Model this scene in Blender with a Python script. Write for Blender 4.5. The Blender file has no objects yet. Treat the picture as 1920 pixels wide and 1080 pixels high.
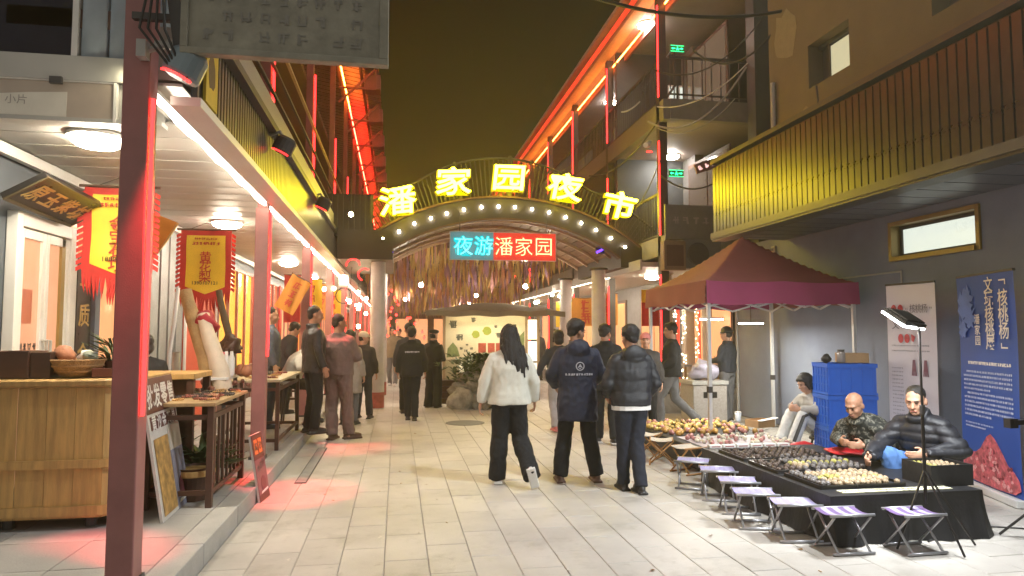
import bpy, bmesh, math, random
from mathutils import Vector, Matrix, Euler, noise
random.seed(7)
PI = math.pi
S = bpy.context.scene
COL = S.collection
# ------------------------------------------------------------------ camera, night sky, exposure
FPX = 1280.0
YAW = math.atan2(215, FPX); PITCH = math.atan2(82, FPX); CAMZ = 1.58
cam_data = bpy.data.cameras.new('camera'); cam = bpy.data.objects.new('camera', cam_data); COL.objects.link(cam)
cam_data.sensor_width = 36.0; cam_data.lens = FPX / 1920 * 36.0
cam_data.clip_start = 0.05; cam_data.clip_end = 2000
cam.location = (0, 0, CAMZ); cam.rotation_euler = (PI / 2 + PITCH, 0, -YAW)
S.camera = cam
W = bpy.data.worlds.new('World'); S.world = W; W.use_nodes = True
wn = W.node_tree.nodes; wl = W.node_tree.links
for n in list(wn): wn.remove(n)
wo = wn.new('ShaderNodeOutputWorld'); wb = wn.new('ShaderNodeBackground')
wtc = wn.new('ShaderNodeTexCoord'); wsep = wn.new('ShaderNodeSeparateXYZ'); wr = wn.new('ShaderNodeValToRGB')
wl.new(wtc.outputs['Generated'], wsep.inputs[0]); wl.new(wsep.outputs['Z'], wr.inputs[0])
wr.color_ramp.elements[0].position = 0.06; wr.color_ramp.elements[0].color = (0.024, 0.0185, 0.0010, 1)
wr.color_ramp.elements[1].position = 0.46; wr.color_ramp.elements[1].color = (0.0050, 0.0040, 0.0009, 1)
wl.new(wr.outputs[0], wb.inputs['Color']); wb.inputs['Strength'].default_value = 1.0
wl.new(wb.outputs[0], wo.inputs[0])
# the soft glow of the city sky: one very wide, weak sun
sd = bpy.data.lights.new('sky_glow', 'SUN'); sd.energy = 0.60; sd.angle = math.radians(150); sd.color = (1, .97, .92)
so = bpy.data.objects.new('sky_glow', sd); COL.objects.link(so); so.rotation_euler = (math.radians(32), math.radians(-4), 0)
S.view_settings.view_transform = 'Standard'; S.view_settings.look = 'None'
S.view_settings.exposure = 0.95; S.view_settings.gamma = 1.0; S.view_settings.use_curve_mapping = False
S.render.engine = 'CYCLES'
cy = S.cycles
cy.max_bounces = 6; cy.diffuse_bounces = 3; cy.glossy_bounces = 3; cy.transmission_bounces = 6; cy.transparent_max_bounces = 8
cy.caustics_reflective = False; cy.caustics_refractive = False
cy.sample_clamp_indirect = 4.0; cy.use_denoising = True
try: cy.use_light_tree = True
except Exception: pass

# ------------------------------------------------------------------ survey helpers: where a sight line meets a plane of the place
def _ray(px, py):
    vx, vy = (px - 960) / FPX, (540 - py) / FPX
    c, s = math.cos(PITCH), math.sin(PITCH)
    up, f = vy * c + s, c - vy * s
    cy_, sy_ = math.cos(YAW), math.sin(YAW)
    return Vector((vx * cy_ + f * sy_, f * cy_ - vx * sy_, up))
def on_z(px, py, z=0.0):
    d = _ray(px, py); return Vector((0, 0, CAMZ)) + d * ((z - CAMZ) / d.z)
def on_y(px, py, y):
    d = _ray(px, py); return Vector((0, 0, CAMZ)) + d * (y / d.y)
def on_x(px, py, x):
    d = _ray(px, py); return Vector((0, 0, CAMZ)) + d * (x / d.x)

# ------------------------------------------------------------------ materials
MATS = {}
def mat(name, col, rough=.6, metal=0., var=.12, scale=6., bump=0., bscale=60., rnd=0., spec=.5, emis=None, es=0., stretch=None, alpha=1., trans=0., coat=0., world=False):
    if name in MATS: return MATS[name]
    m = bpy.data.materials.new(name); m.use_nodes = True; MATS[name] = m
    nt = m.node_tree; N = nt.nodes; L = nt.links
    b = N['Principled BSDF']
    b.inputs['Roughness'].default_value = rough; b.inputs['Metallic'].default_value = metal
    b.inputs['Specular IOR Level'].default_value = spec
    if coat: b.inputs['Coat Weight'].default_value = coat
    if trans: b.inputs['Transmission Weight'].default_value = trans
    tc = N.new('ShaderNodeTexCoord'); src = tc.outputs['Object']
    if world:
        g = N.new('ShaderNodeNewGeometry'); src = g.outputs['Position']
    if stretch:
        mp = N.new('ShaderNodeMapping'); mp.inputs['Scale'].default_value = stretch; L.new(src, mp.inputs[0]); src = mp.outputs[0]
    nz = N.new('ShaderNodeTexNoise'); nz.inputs['Scale'].default_value = scale; nz.inputs['Detail'].default_value = 6
    nz.inputs['Roughness'].default_value = .62
    L.new(src, nz.inputs['Vector'])
    hs = N.new('ShaderNodeHueSaturation'); hs.inputs['Color'].default_value = (*col, 1)
    mr = N.new('ShaderNodeMapRange'); mr.inputs[1].default_value = .25; mr.inputs[2].default_value = .75
    mr.inputs[3].default_value = 1 - var; mr.inputs[4].default_value = 1 + var
    L.new(nz.outputs['Fac'], mr.inputs[0])
    val = mr.outputs[0]
    if rnd:
        oi = N.new('ShaderNodeObjectInfo'); m2 = N.new('ShaderNodeMapRange')
        m2.inputs[3].default_value = 1 - rnd; m2.inputs[4].default_value = 1 + rnd; L.new(oi.outputs['Random'], m2.inputs[0])
        mu = N.new('ShaderNodeMath'); mu.operation = 'MULTIPLY'; L.new(val, mu.inputs[0]); L.new(m2.outputs[0], mu.inputs[1]); val = mu.outputs[0]
    L.new(val, hs.inputs['Value']); L.new(hs.outputs[0], b.inputs['Base Color'])
    rr = N.new('ShaderNodeMapRange'); rr.inputs[3].default_value = max(0, rough - .1); rr.inputs[4].default_value = min(1, rough + .1)
    L.new(nz.outputs['Fac'], rr.inputs[0]); L.new(rr.outputs[0], b.inputs['Roughness'])
    if bump:
        n2 = N.new('ShaderNodeTexNoise'); n2.inputs['Scale'].default_value = bscale; n2.inputs['Detail'].default_value = 4; L.new(src, n2.inputs['Vector'])
        bp = N.new('ShaderNodeBump'); bp.inputs['Strength'].default_value = bump; bp.inputs['Distance'].default_value = .01
        L.new(n2.outputs['Fac'], bp.inputs['Height']); L.new(bp.outputs[0], b.inputs['Normal'])
    if emis:
        b.inputs['Emission Color'].default_value = (*emis, 1); b.inputs['Emission Strength'].default_value = es
    if alpha < 1: b.inputs['Alpha'].default_value = alpha
    return m
def glow(name, col, strength):
    if name in MATS: return MATS[name]
    m = bpy.data.materials.new(name); m.use_nodes = True; MATS[name] = m
    nt = m.node_tree; N = nt.nodes
    for n in list(N): N.remove(n)
    e = N.new('ShaderNodeEmission'); e.inputs[0].default_value = (*col, 1); e.inputs[1].default_value = strength
    o = N.new('ShaderNodeOutputMaterial'); nt.links.new(e.outputs[0], o.inputs[0])
    return m
def glass(name, col=(1, 1, 1), rough=.05, tint=.5):
    # window glass: mostly clear, with a mirror share that grows at grazing angles
    if name in MATS: return MATS[name]
    m = bpy.data.materials.new(name); m.use_nodes = True; MATS[name] = m
    nt = m.node_tree; N = nt.nodes; L = nt.links
    for n in list(N): N.remove(n)
    t = N.new('ShaderNodeBsdfTransparent'); t.inputs[0].default_value = (*[c * tint for c in col], 1)
    g = N.new('ShaderNodeBsdfGlossy'); g.inputs['Roughness'].default_value = rough
    f = N.new('ShaderNodeFresnel'); f.inputs[0].default_value = 1.5
    mx = N.new('ShaderNodeMixShader'); o = N.new('ShaderNodeOutputMaterial')
    L.new(f.outputs[0], mx.inputs[0]); L.new(t.outputs[0], mx.inputs[1]); L.new(g.outputs[0], mx.inputs[2]); L.new(mx.outputs[0], o.inputs[0])
    return m

# ------------------------------------------------------------------ mesh builder
class MB:
    def __init__(s): s.v = []; s.f = []; s.mi = []; s.cur = 0
    def add(s, vs, fs):
        o = len(s.v); s.v.extend([tuple(v) for v in vs])
        for f in fs: s.f.append(tuple(i + o for i in f)); s.mi.append(s.cur)
        return s
    def box(s, x0, x1, y0, y1, z0, z1, ch=0.):
        if x1 < x0: x0, x1 = x1, x0
        if y1 < y0: y0, y1 = y1, y0
        if z1 < z0: z0, z1 = z1, z0
        return s.add([(x0,y0,z0),(x1,y0,z0),(x1,y1,z0),(x0,y1,z0),(x0,y0,z1),(x1,y0,z1),(x1,y1,z1),(x0,y1,z1)],
              [(3,2,1,0),(4,5,6,7),(0,1,5,4),(1,2,6,5),(2,3,7,6),(3,0,4,7)])
    def obox(s, c, sx, sy, sz, M):
        c = Vector(c); vs = []
        for z in (-1, 1):
            for x, y in ((-1,-1),(1,-1),(1,1),(-1,1)):
                vs.append(c + M @ Vector((x*sx/2, y*sy/2, z*sz/2)))
        return s.add(vs, [(3,2,1,0),(4,5,6,7),(0,1,5,4),(1,2,6,5),(2,3,7,6),(3,0,4,7)])
    def bar(s, p, q, w, h=None, up=(0, 0, 1)):
        p, q = Vector(p), Vector(q); d = q - p; l = d.length
        if l < 1e-6: return s
        y = d / l; u = Vector(up)
        if abs(y.dot(u)) > .98: u = Vector((1, 0, 0))
        x = y.cross(u).normalized(); z = x.cross(y)
        M = Matrix((x, y, z)).transposed()
        return s.obox((p + q) / 2, w, l, h or w, M)
    def tube(s, pts, r, n=8, cap=True, ry=None, ax=None):
        pts = [Vector(p) for p in pts]; k = len(pts)
        rs = r if isinstance(r, (list, tuple)) else [r] * k
        o = len(s.v); prev = None; vs = []
        for i, p in enumerate(pts):
            d = (pts[min(i+1, k-1)] - pts[max(i-1, 0)]); d = d.normalized() if d.length > 1e-9 else Vector((0, 0, 1))
            if prev is None:
                u = Vector(ax) if ax else (Vector((0, 0, 1)) if abs(d.z) < .9 else Vector((1, 0, 0)))
                a = (u - d * u.dot(d)).normalized()
            else:
                a = prev - d * prev.dot(d); a = a.normalized() if a.length > 1e-6 else Vector((1, 0, 0))
            prev = a; b = d.cross(a); rb = ry[i] if ry else rs[i]
            for j in range(n):
                t = 2 * PI * j / n; vs.append(p + a * (math.cos(t) * rs[i]) + b * (math.sin(t) * rb))
        fs = [(i*n+j, i*n+(j+1) % n, (i+1)*n+(j+1) % n, (i+1)*n+j) for i in range(k-1) for j in range(n)]
        if cap: fs += [tuple(reversed(range(n))), tuple(range((k-1)*n, k*n))]
        return s.add(vs, fs)
    def capsule(s, p, q, r0, r1, n=12):
        p, q = Vector(p), Vector(q); d = q - p; L = max(d.length, 1e-5); d = d / L
        pts, rs = [], []
        for t in (-90, -60, -30, 0): pts.append(p + d * (r0 * math.sin(math.radians(t)))); rs.append(max(r0 * math.cos(math.radians(t)), r0 * .02))
        for t in (0, 30, 60, 90): pts.append(q + d * (r1 * math.sin(math.radians(t)))); rs.append(max(r1 * math.cos(math.radians(t)), r1 * .02))
        return s.tube(pts, rs, n)
    def ell(s, c, rx, ry, rz, n=14, m=9, M=None):
        c = Vector(c); vs = []; fs = []
        for i in range(m + 1):
            th = PI * i / m
            for j in range(n):
                ph = 2 * PI * j / n
                v = Vector((rx*math.sin(th)*math.cos(ph), ry*math.sin(th)*math.sin(ph), rz*math.cos(th)))
                if i in (0, m): v = Vector((rx*1e-3*math.cos(ph), ry*1e-3*math.sin(ph), rz*math.cos(th)))
                vs.append(c + (M @ v if M else v))
        for i in range(m):
            for j in range(n): fs.append((i*n+j, (i+1)*n+j, (i+1)*n+(j+1) % n, i*n+(j+1) % n))
        fs += [tuple(range(n)), tuple(reversed(range(m*n, (m+1)*n)))]
        return s.add(vs, fs)
    def rings(s, rings, cap=True):
        n = len(rings[0]); vs = [p for r in rings for p in r]; k = len(rings)
        fs = [(i*n+j, i*n+(j+1) % n, (i+1)*n+(j+1) % n, (i+1)*n+j) for i in range(k-1) for j in range(n)]
        if cap: fs += [tuple(reversed(range(n))), tuple(range((k-1)*n, k*n))]
        return s.add(vs, fs)
    def lathe(s, prof, c=(0, 0, 0), n=20, cap=True):
        c = Vector(c)
        return s.rings([[c + Vector((r*math.cos(2*PI*j/n), r*math.sin(2*PI*j/n), z)) for j in range(n)] for r, z in prof], cap)
    def grid(s, P, nu, nv):
        vs = [P(i / nu, j / nv) for j in range(nv + 1) for i in range(nu + 1)]; w = nu + 1
        return s.add(vs, [(j*w+i, j*w+i+1, (j+1)*w+i+1, (j+1)*w+i) for j in range(nv) for i in range(nu)])
    def mesh(s, name):
        m = bpy.data.meshes.new(name); m.from_pydata(s.v, [], s.f); m.update(); return m

KIDS = {}
WORK_SCENE = bpy.data.scenes.new('workbench')         # an empty side scene: modifiers and fonts are evaluated there
def baked(o):
    WORK_SCENE.collection.objects.link(o); vl = WORK_SCENE.view_layers[0]; vl.update(); dg = vl.depsgraph
    me = bpy.data.meshes.new_from_object(o.evaluated_get(dg)); WORK_SCENE.collection.objects.unlink(o); return me
def tag(o, label=None, cat=None, group=None, kind=None):
    if label: o['label'] = label
    if cat: o['category'] = cat
    if group: o['group'] = group
    if kind: o['kind'] = kind
    return o
def thing(name, label, cat, loc=(0, 0, 0), rz=0., group=None):
    o = bpy.data.objects.new(name, None); COL.objects.link(o); o.empty_display_size = .2
    o.location = loc; o.rotation_euler = (0, 0, rz)
    return tag(o, label, cat, group)
def obj(name, mb, m=None, parent=None, smooth=False, bev=0., world=False, mesh=None, shift=None):
    """world=True: the mesh was written in world coordinates; bring it into its parent's frame"""
    me = mesh or mb.mesh(name)
    if m is not None and not me.materials:
        for k in (m if isinstance(m, (list, tuple)) else [m]): me.materials.append(k)
        if mb is not None and len(me.materials) > 1: me.polygons.foreach_set('material_index', mb.mi)
    o = bpy.data.objects.new(name, me); COL.objects.link(o)
    if parent is not None:
        o.parent = parent; KIDS.setdefault(parent.name, []).append(o)
        if world:
            root = parent; M = Matrix.Identity(4)
            while root is not None:
                M = root.matrix_basis @ M; root = root.parent
            me.transform(M.inverted())
    elif world:                              # a top-level mesh gets its origin at its own foot
        if me.vertices:
            xs = [v.co.x for v in me.vertices]; ys = [v.co.y for v in me.vertices]; zs = [v.co.z for v in me.vertices]
            c = Vector(((min(xs)+max(xs))/2, (min(ys)+max(ys))/2, min(zs)))
            me.transform(Matrix.Translation(-c)); o.location = c
    if smooth: me.polygons.foreach_set('use_smooth', [True] * len(me.polygons))
    if bev:
        b = o.modifiers.new('Bevel', 'BEVEL'); b.width = bev; b.segments = 2; b.limit_method = 'ANGLE'; b.angle_limit = math.radians(40)
    me.update()
    return o
def struct(name, mb, m, **k):
    o = obj(name, mb, m, **k)
    if o.parent is None: o['kind'] = 'structure'
    return o
def dup(o, parent=None, loc=None, rz=None, label=None):
    c = o.copy(); COL.objects.link(c)
    if parent is not None:
        c.parent = parent; KIDS.setdefault(parent.name, []).append(c)
    if loc is not None: c.location = loc
    if rz is not None: c.rotation_euler = (0, 0, rz)
    if label: c['label'] = label
    for ch in list(KIDS.get(o.name, ())): dup(ch, c)
    return c
# ------------------------------------------------------------------ lettering
_T = {}
def text_geo(body, bold=0., ext=0., res=2):
    k = (body, bold, ext, res)
    if k in _T: return _T[k]
    c = bpy.data.curves.new('lettering', 'FONT'); c.body = body; c.size = 1; c.offset = bold; c.extrude = ext; c.resolution_u = res
    c.align_x = 'CENTER'; c.align_y = 'CENTER'
    o = bpy.data.objects.new('lettering', c); me = baked(o)
    vs = [tuple(v.co) for v in me.vertices]; fs = [tuple(p.vertices) for p in me.polygons]
    bpy.data.objects.remove(o); bpy.data.curves.remove(c); bpy.data.meshes.remove(me)
    if vs:
        mx = (max(v[0] for v in vs) + min(v[0] for v in vs)) / 2; my = (max(v[1] for v in vs) + min(v[1] for v in vs)) / 2
        vs = [(a - mx, b - my, z) for a, b, z in vs]
    _T[k] = (vs, fs); return _T[k]
def characters(P, parent, m, items, **k):
    """every big character is a part of its own"""
    for it in items:
        g = MB(); P.text(g, *it, **k); obj('character', g, m, parent, world=True)
class Panel:
    """a flat frame in space: o bottom-left corner, u along the width, v up the height (unit vectors), n out of the face"""
    def __init__(s, o, u, v):
        s.o = Vector(o); s.u = Vector(u).normalized(); v = Vector(v); v = v - s.u * v.dot(s.u); s.v = v.normalized(); s.n = s.u.cross(s.v)
    def p(s, a, b, c=0.): return s.o + s.u * a + s.v * b + s.n * c
    def slab(s, mb, a0, a1, b0, b1, c0, c1):
        P = s.p
        return mb.add([P(a0,b0,c0),P(a1,b0,c0),P(a1,b1,c0),P(a0,b1,c0),P(a0,b0,c1),P(a1,b0,c1),P(a1,b1,c1),P(a0,b1,c1)],
              [(3,2,1,0),(4,5,6,7),(0,1,5,4),(1,2,6,5),(2,3,7,6),(3,0,4,7)])
    def poly(s, mb, pts, c0, c1):
        n = len(pts); P = s.p
        return mb.add([P(a, b, c0) for a, b in pts] + [P(a, b, c1) for a, b in pts],
               [tuple(reversed(range(n))), tuple(range(n, 2*n))] + [(i, (i+1) % n, n+(i+1) % n, n+i) for i in range(n)])
    def text(s, mb, body, a, b, size, c=.003, bold=.01, ext=0., rot=0., sx=1., shear=0., res=2):
        vs, fs = text_geo(body, bold, ext, res); cr, sr = math.cos(rot), math.sin(rot)
        out = []
        for x, y, z in vs:
            x = (x * sx + y * shear) * size; y *= size
            out.append(s.p(a + x * cr - y * sr, b + x * sr + y * cr, c + z * size))
        return mb.add(out, fs)
    def scribble(s, mb, a, b, size, c=.003, w=.12, rnd=random):
        """an unreadable brush character: a few strokes in a square cell"""
        for k in range(2 + rnd.randint(0, 1)):
            y = b + size * (rnd.random() - .5) * .8; h = size * w / 2
            x0 = a - size * (.25 + .2 * rnd.random()); x1 = a + size * (.25 + .2 * rnd.random())
            s.poly(mb, [(x0, y - h), (x1, y - h * .6), (x1, y + h), (x0, y + h * .7)], c - .001, c + k * .0003)
        for k in range(2):
            x = a + size * (rnd.random() - .5) * .7; h = size * w / 2; t = size * (rnd.random() - .5) * .3
            s.poly(mb, [(x - h, b - size * .42), (x + h, b - size * .42), (x + h + t, b + size * .42), (x - h + t, b + size * .42)], c - .001, c + .001 + k * .0003)
        return mb
def area_light(name, loc, sx, sy, power, col, rot=(0, 0, 0)):
    d = bpy.data.lights.new(name, 'AREA'); d.shape = 'RECTANGLE'; d.size = sx; d.size_y = sy; d.energy = power; d.color = col
    o = bpy.data.objects.new(name, d); COL.objects.link(o); o.location = loc; o.rotation_euler = rot; return o
def spot_light(name, loc, target, power, col, deg, blend=.5, r=.05):
    d = bpy.data.lights.new(name, 'SPOT'); d.energy = power; d.color = col; d.spot_size = math.radians(deg); d.spot_blend = blend; d.shadow_soft_size = r
    o = bpy.data.objects.new(name, d); COL.objects.link(o); o.location = loc
    o.rotation_euler = (Vector(target) - Vector(loc)).to_track_quat('-Z', 'Y').to_euler(); return o
def point_light(name, loc, power, col, r=.05):
    d = bpy.data.lights.new(name, 'POINT'); d.energy = power; d.color = col; d.shadow_soft_size = r
    o = bpy.data.objects.new(name, d); COL.objects.link(o); o.location = loc; return o
# ------------------------------------------------------------------ palette
m_paver = mat('granite_paver', (.45, .425, .385), .48, var=.27, scale=.9, bump=.25, bscale=90, rnd=.05, world=True)
_nt = m_paver.node_tree; _N = _nt.nodes; _L = _nt.links; _b = _N['Principled BSDF']; _src = [l.from_socket for l in _nt.links if l.to_socket == _b.inputs['Base Color']][0]
_geo = _N.new('ShaderNodeNewGeometry')
for _sc, _lo, _hi, _dk, _tint in ((1.7, .54, .70, .62, (.55, .52, .46, 1)), (6.5, .60, .72, .5, (.5, .46, .4, 1)), (34., .66, .72, .55, (.42, .4, .36, 1))):      # old spills, scuffs, trodden specks
    _n = _N.new('ShaderNodeTexNoise'); _n.inputs['Scale'].default_value = _sc; _n.inputs['Detail'].default_value = 7; _n.inputs['Roughness'].default_value = .68; _L.new(_geo.outputs['Position'], _n.inputs['Vector'])
    _m = _N.new('ShaderNodeMapRange'); _m.inputs[1].default_value = _lo; _m.inputs[2].default_value = _hi; _m.inputs[3].default_value = 0; _m.inputs[4].default_value = _dk; _L.new(_n.outputs['Fac'], _m.inputs[0])
    _x = _N.new('ShaderNodeMix'); _x.data_type = 'RGBA'; _x.blend_type = 'MULTIPLY'; _L.new(_m.outputs[0], _x.inputs['Factor']); _L.new(_src, _x.inputs[6]); _x.inputs[7].default_value = _tint; _src = _x.outputs[2]
_L.new(_src, _b.inputs['Base Color'])
m_joint = mat('sandy_joint', (.33, .31, .275), .9, var=.3, scale=8, bump=.4)
m_slab = mat('platform_slab', (.34, .33, .31), .6, var=.14, scale=2.2, bump=.25, bscale=70, rnd=.12, world=True)
m_kerb = mat('kerb_stone', (.36, .35, .33), .7, var=.16, scale=4, bump=.4, bscale=60, rnd=.1, world=True)
m_post = mat('red_brown_paint', (.32, .135, .125), .5, var=.22, scale=3, bump=.1, bscale=120)
m_redglow = glow('red_tube_light', (1, .016, .016), 5)
m_white_led = glow('white_led', (1, .9, .72), 30)
m_dome = glow('ceiling_dome', (1, .88, .68), 95)
m_dome_cool = glow('cool_dome', (1, .95, .86), 70)
m_soffit = mat('pvc_soffit', (.40, .385, .36), .45, var=.1, scale=2, rnd=.05)
m_fascia = mat('ribbed_metal', (.15, .15, .16), .33, metal=.75, var=.12, scale=3, stretch=(1, 1, .3))
m_lightmetal = mat('pale_grey_metal', (.4, .39, .36), .45, var=.1, scale=2)
m_dark = mat('dark_steel', (.055, .05, .048), .5, var=.2, scale=4)
m_bluegrey = mat('bluegrey_paint', (.09, .105, .125), .6, var=.12, scale=2, bump=.1)
m_brown = mat('brown_board', (.1, .05, .035), .6, var=.2, scale=4)
m_white = mat('white_paint', (.74, .72, .68), .4, var=.06, scale=3)
m_tan = mat('tan_render', (.15, .11, .06), .85, var=.16, scale=1.4, bump=.35, bscale=40)
m_wallgrey = mat('slate_render', (.215, .245, .32), .75, var=.22, scale=1.1, bump=.25, bscale=60)
m_orange_led = glow('orange_led', (1, .2, .025), 26)
m_red_led = glow('red_led', (1, .03, .015), 34)
m_roofmetal = mat('roof_sheet', (.42, .3, .24), .5, var=.15, scale=3)
m_warmwin = mat('lit_shop_glass', (.2, .1, .05), .12, emis=(1, .40, .17), es=.62, var=.3, scale=2)
m_gold = mat('gold_leaf', (.62, .45, .17), .35, metal=.5)
m_black = mat('black_lacquer', (.018, .016, .016), .3, var=.2)
m_cable = mat('cable_rubber', (.03, .03, .03), .6)

# ------------------------------------------------------------------ street: one ground sheet, pavers on it
g = MB(); g.add([(-55, -7.5, -.03), (55, -7.5, -.03), (55, 72, -.03), (-55, 72, -.03)], [(0, 1, 2, 3)])
struct('ground', g, mat('packed_earth', (.1, .09, .075), .9, var=.3, scale=.5, bump=.4, bscale=10))
g = MB(); g.box(-1.27, 6.45, -6, 60, -.028, -.009); street = struct('street', g, m_joint)
PW, PL = .30, .60
def paver_mesh():
    h = .004; mb = MB(); a, b = PW/2 - .0026, PL/2 - .0026
    mb.rings([[(-a,-b,-.03),(a,-b,-.03),(a,b,-.03),(-a,b,-.03)], [(-a,-b,-h),(a,-b,-h),(a,b,-h),(-a,b,-h)],
              [(-a+h,-b+h,0),(a-h,-b+h,0),(a-h,b-h,0),(-a+h,b-h,0)]], True)
    return mb
pv = paver_mesh().mesh('paver'); pv.materials.append(m_paver)
rest = MB(); cnt = 0; cells = []
for i in range(27):
    for j in range(-11, 94):
        x = -1.27 + PW/2 + i*PW; y = j*PL + (PL/2 if i % 2 else 0) + 3.4
        if x + PW/2 > 6.5: continue
        cells.append((x, y))
def _infront(c):
    return 2.9 < c[1] and abs((c[0]*math.cos(YAW) - c[1]*math.sin(YAW)) / (c[1]*math.cos(YAW) + c[0]*math.sin(YAW))) < .78
near = sorted([c for c in cells if _infront(c)], key=lambda c: c[1] + abs(c[0]) * .1)[:295]; ns = set(near)
rp = random.Random(3)
for x, y in cells:
    z = rp.uniform(-.0022, .0008); tx = rp.uniform(-.0022, .0022); ty = rp.uniform(-.0015, .0015)
    if (x, y) in ns:
        o = obj('paver', None, None, street, mesh=pv); o.location = (x, y, z); o.rotation_euler = (ty, tx, 0)
    else:
        a, b = PW/2 - .004, PL/2 - .004
        rest.box(x-a, x+a, y-b, y+b, -.025, z)
o = obj('paver_field', rest, m_paver, street); o['kind'] = 'stuff'
# left raised platform with kerb stones and slabs
g = MB(); g.box(-3.22, -1.45, 1.0, 56, -.028, .138); plat = struct('platform', g, m_joint)
for j in range(56):
    y0 = 1.0 + j; k = MB(); k.box(-1.45, -1.272, y0+.004, y0+.996, -.028, .15 + rp.uniform(-.002, .002))
    struct('kerb_stone', k, m_kerb, parent=plat, bev=.008)
sl = MB(); sl.box(-.297, .297, -.297, .297, -.03, 0); slm = sl.mesh('slab'); slm.materials.append(m_slab)
for j in range(20):
    for i in range(3):
        o = obj('slab', None, None, plat, mesh=slm); o.location = (-1.75 - i*.6, 1.3 + j*.6, .15 + rp.uniform(-.0015, .001)); o.rotation_euler = (rp.uniform(-.002, .002), rp.uniform(-.002, .002), 0)
g = MB(); g.box(-3.2, -1.46, 13.1, 56, .1, .149); o = obj('slab_field', g, m_slab, plat); o['kind'] = 'stuff'
# the platform in front of the near end of the left building (open yard)
g = MB(); g.box(-9, -3.22, 1.0, 4.45, -.028, .146); struct('yard', g, m_slab)
# right raised platform under the far shops
g = MB(); g.box(4.95, 9.5, 12.7, 56, -.02, .34); rplat = struct('platform', g, m_joint)
for j in range(43):
    k = MB(); k.box(4.78, 4.95, 12.7 + j + .004, 13.7 + j - .004, -.02, .36); struct('kerb_stone', k, m_kerb, parent=rplat, bev=.008)
for j in range(10):
    for i in range(4):
        o = obj('slab', None, None, rplat, mesh=slm); o.location = (5.25 + i*.6, 13.0 + j*.6, .352)
g = MB(); g.box(4.3, 4.77, 12.3, 14.0, -.02, .17); struct('step', g, m_kerb, bev=.01)

# a linear drain and a manhole in the paving
d = thing('drain_grate', 'narrow dark drain grate set in the paving beside the left kerb', 'drain', (-.98, 8.6, .004))
g = MB(); g.box(-.06, .06, -1.1, 1.1, -.01, .003); obj('drain_frame', g, m_dark, d)
for k in range(30): g = MB(); g.box(-.05, .05, -1.07 + k*.072, -1.03 + k*.072, .003, .007); obj('grate_bar', g, m_lightmetal, d)
g = MB(); g.lathe([(.34, -.01), (.34, .004), (.3, .0055)], tuple(on_z(872, 793, 0)), 28); tag(obj('manhole_cover', g, m_dark, world=True), 'round dark manhole cover flat in the paving near the kiosk', 'manhole')

# added haze: one thin closed box round the whole street, lifting the blacks
hz = MB(); hz.box(-60, 60, -9, 76, -1.2, 10.6); hm_ = bpy.data.materials.new('added_haze'); hm_.use_nodes = True; _t = hm_.node_tree
for n in list(_t.nodes): _t.nodes.remove(n)
_v = _t.nodes.new('ShaderNodeVolumePrincipled'); _v.inputs['Density'].default_value = .0042; _v.inputs['Color'].default_value = (.95, .85, .52, 1); _v.inputs['Anisotropy'].default_value = .45
_o = _t.nodes.new('ShaderNodeOutputMaterial'); _t.links.new(_v.outputs[0], _o.inputs['Volume'])
tag(obj('haze', hz, hm_), kind='stuff'); cy.volume_bounces = 0
# ------------------------------------------------------------------ left building
LB = thing('shop_building', 'left two storey shop row with grey ribbed fascia, red posts and lit canopy', 'building', (-3.2, 4.5, 0))
YN, YF = 4.5, 54.0; YE = 5.32
g = MB(); g.box(-3.5, -3.24, YN, YF, 0, 3.1); obj('wall', g, m_bluegrey, LB, world=True)
g = MB(); g.box(-3.5, -2.75, YE + .2, YF, 3.95, 8.4); obj('upper_wall', g, mat('dark_brown_wall', (.10, .065, .055), .7, var=.2, scale=1.5), LB, world=True)
# soffit: pvc boards run across the canopy
sb = MB(); sb.box(-.95, .95, -.0935, .0935, 0, .02); sm_ = sb.mesh('soffit_board'); sm_.materials.append(m_soffit)
for j in range(106):
    o = obj('soffit_board', None, None, LB, mesh=sm_); o.location = (-2.3 + 3.2, YE + .12 + j*.192 - 4.5, 3.12 + (j % 2) * .004)
g = MB(); g.box(-3.24, -1.35, YE + 20.4, YF, 3.12, 3.14); obj('soffit', g, m_soffit, LB, world=True)
g = MB(); g.box(-1.62, -1.35, YN, YE + .02, 3.12, 3.14); obj('soffit', g, m_soffit, LB, world=True)
g = MB(); g.box(-3.24, -1.3, YE + .1, YF, 3.16, 3.5); g.box(-1.7, -1.3, YN, YE + .1, 3.16, 3.5); obj('canopy_deck', g, m_lightmetal, LB, world=True)
g = MB(); g.box(-3.2, -3.14, YN, YF, 3.02, 3.11); g.box(-1.42, -1.24, YN, YF, 3.0, 3.058); obj('cornice_trim', g, m_white, LB, world=True)
# ribbed metal fascia: a folded sheet
def ribbed(x, y0, y1, z0, z1, pitch, depth, sgn):
    mb = MB(); n = int((y1 - y0) / pitch); pts = []
    for k in range(n):
        y = y0 + k*pitch
        pts += [(x, y), (x, y + pitch*.3), (x + sgn*depth, y + pitch*.38), (x + sgn*depth, y + pitch*.92)]
    for a, b in zip(pts, pts[1:]):
        mb.add([(a[0], a[1], z0), (b[0], b[1], z0), (b[0], b[1], z1), (a[0], a[1], z1)], [(0, 1, 2, 3)])
    return mb
obj('ribbed_fascia', ribbed(-1.3, YN, YF, 3.06, 3.56, .085, .03, 1), m_fascia, LB, world=True)
g = MB(); g.box(-1.36, -1.2, YN, YF, 3.56, 3.63); obj('gutter', g, m_dark, LB, world=True)
g = MB(); g.box(-1.42, -1.28, YN, YF, 3.63, 3.95); obj('balcony_edge', g, m_lightmetal, LB, world=True)
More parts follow.
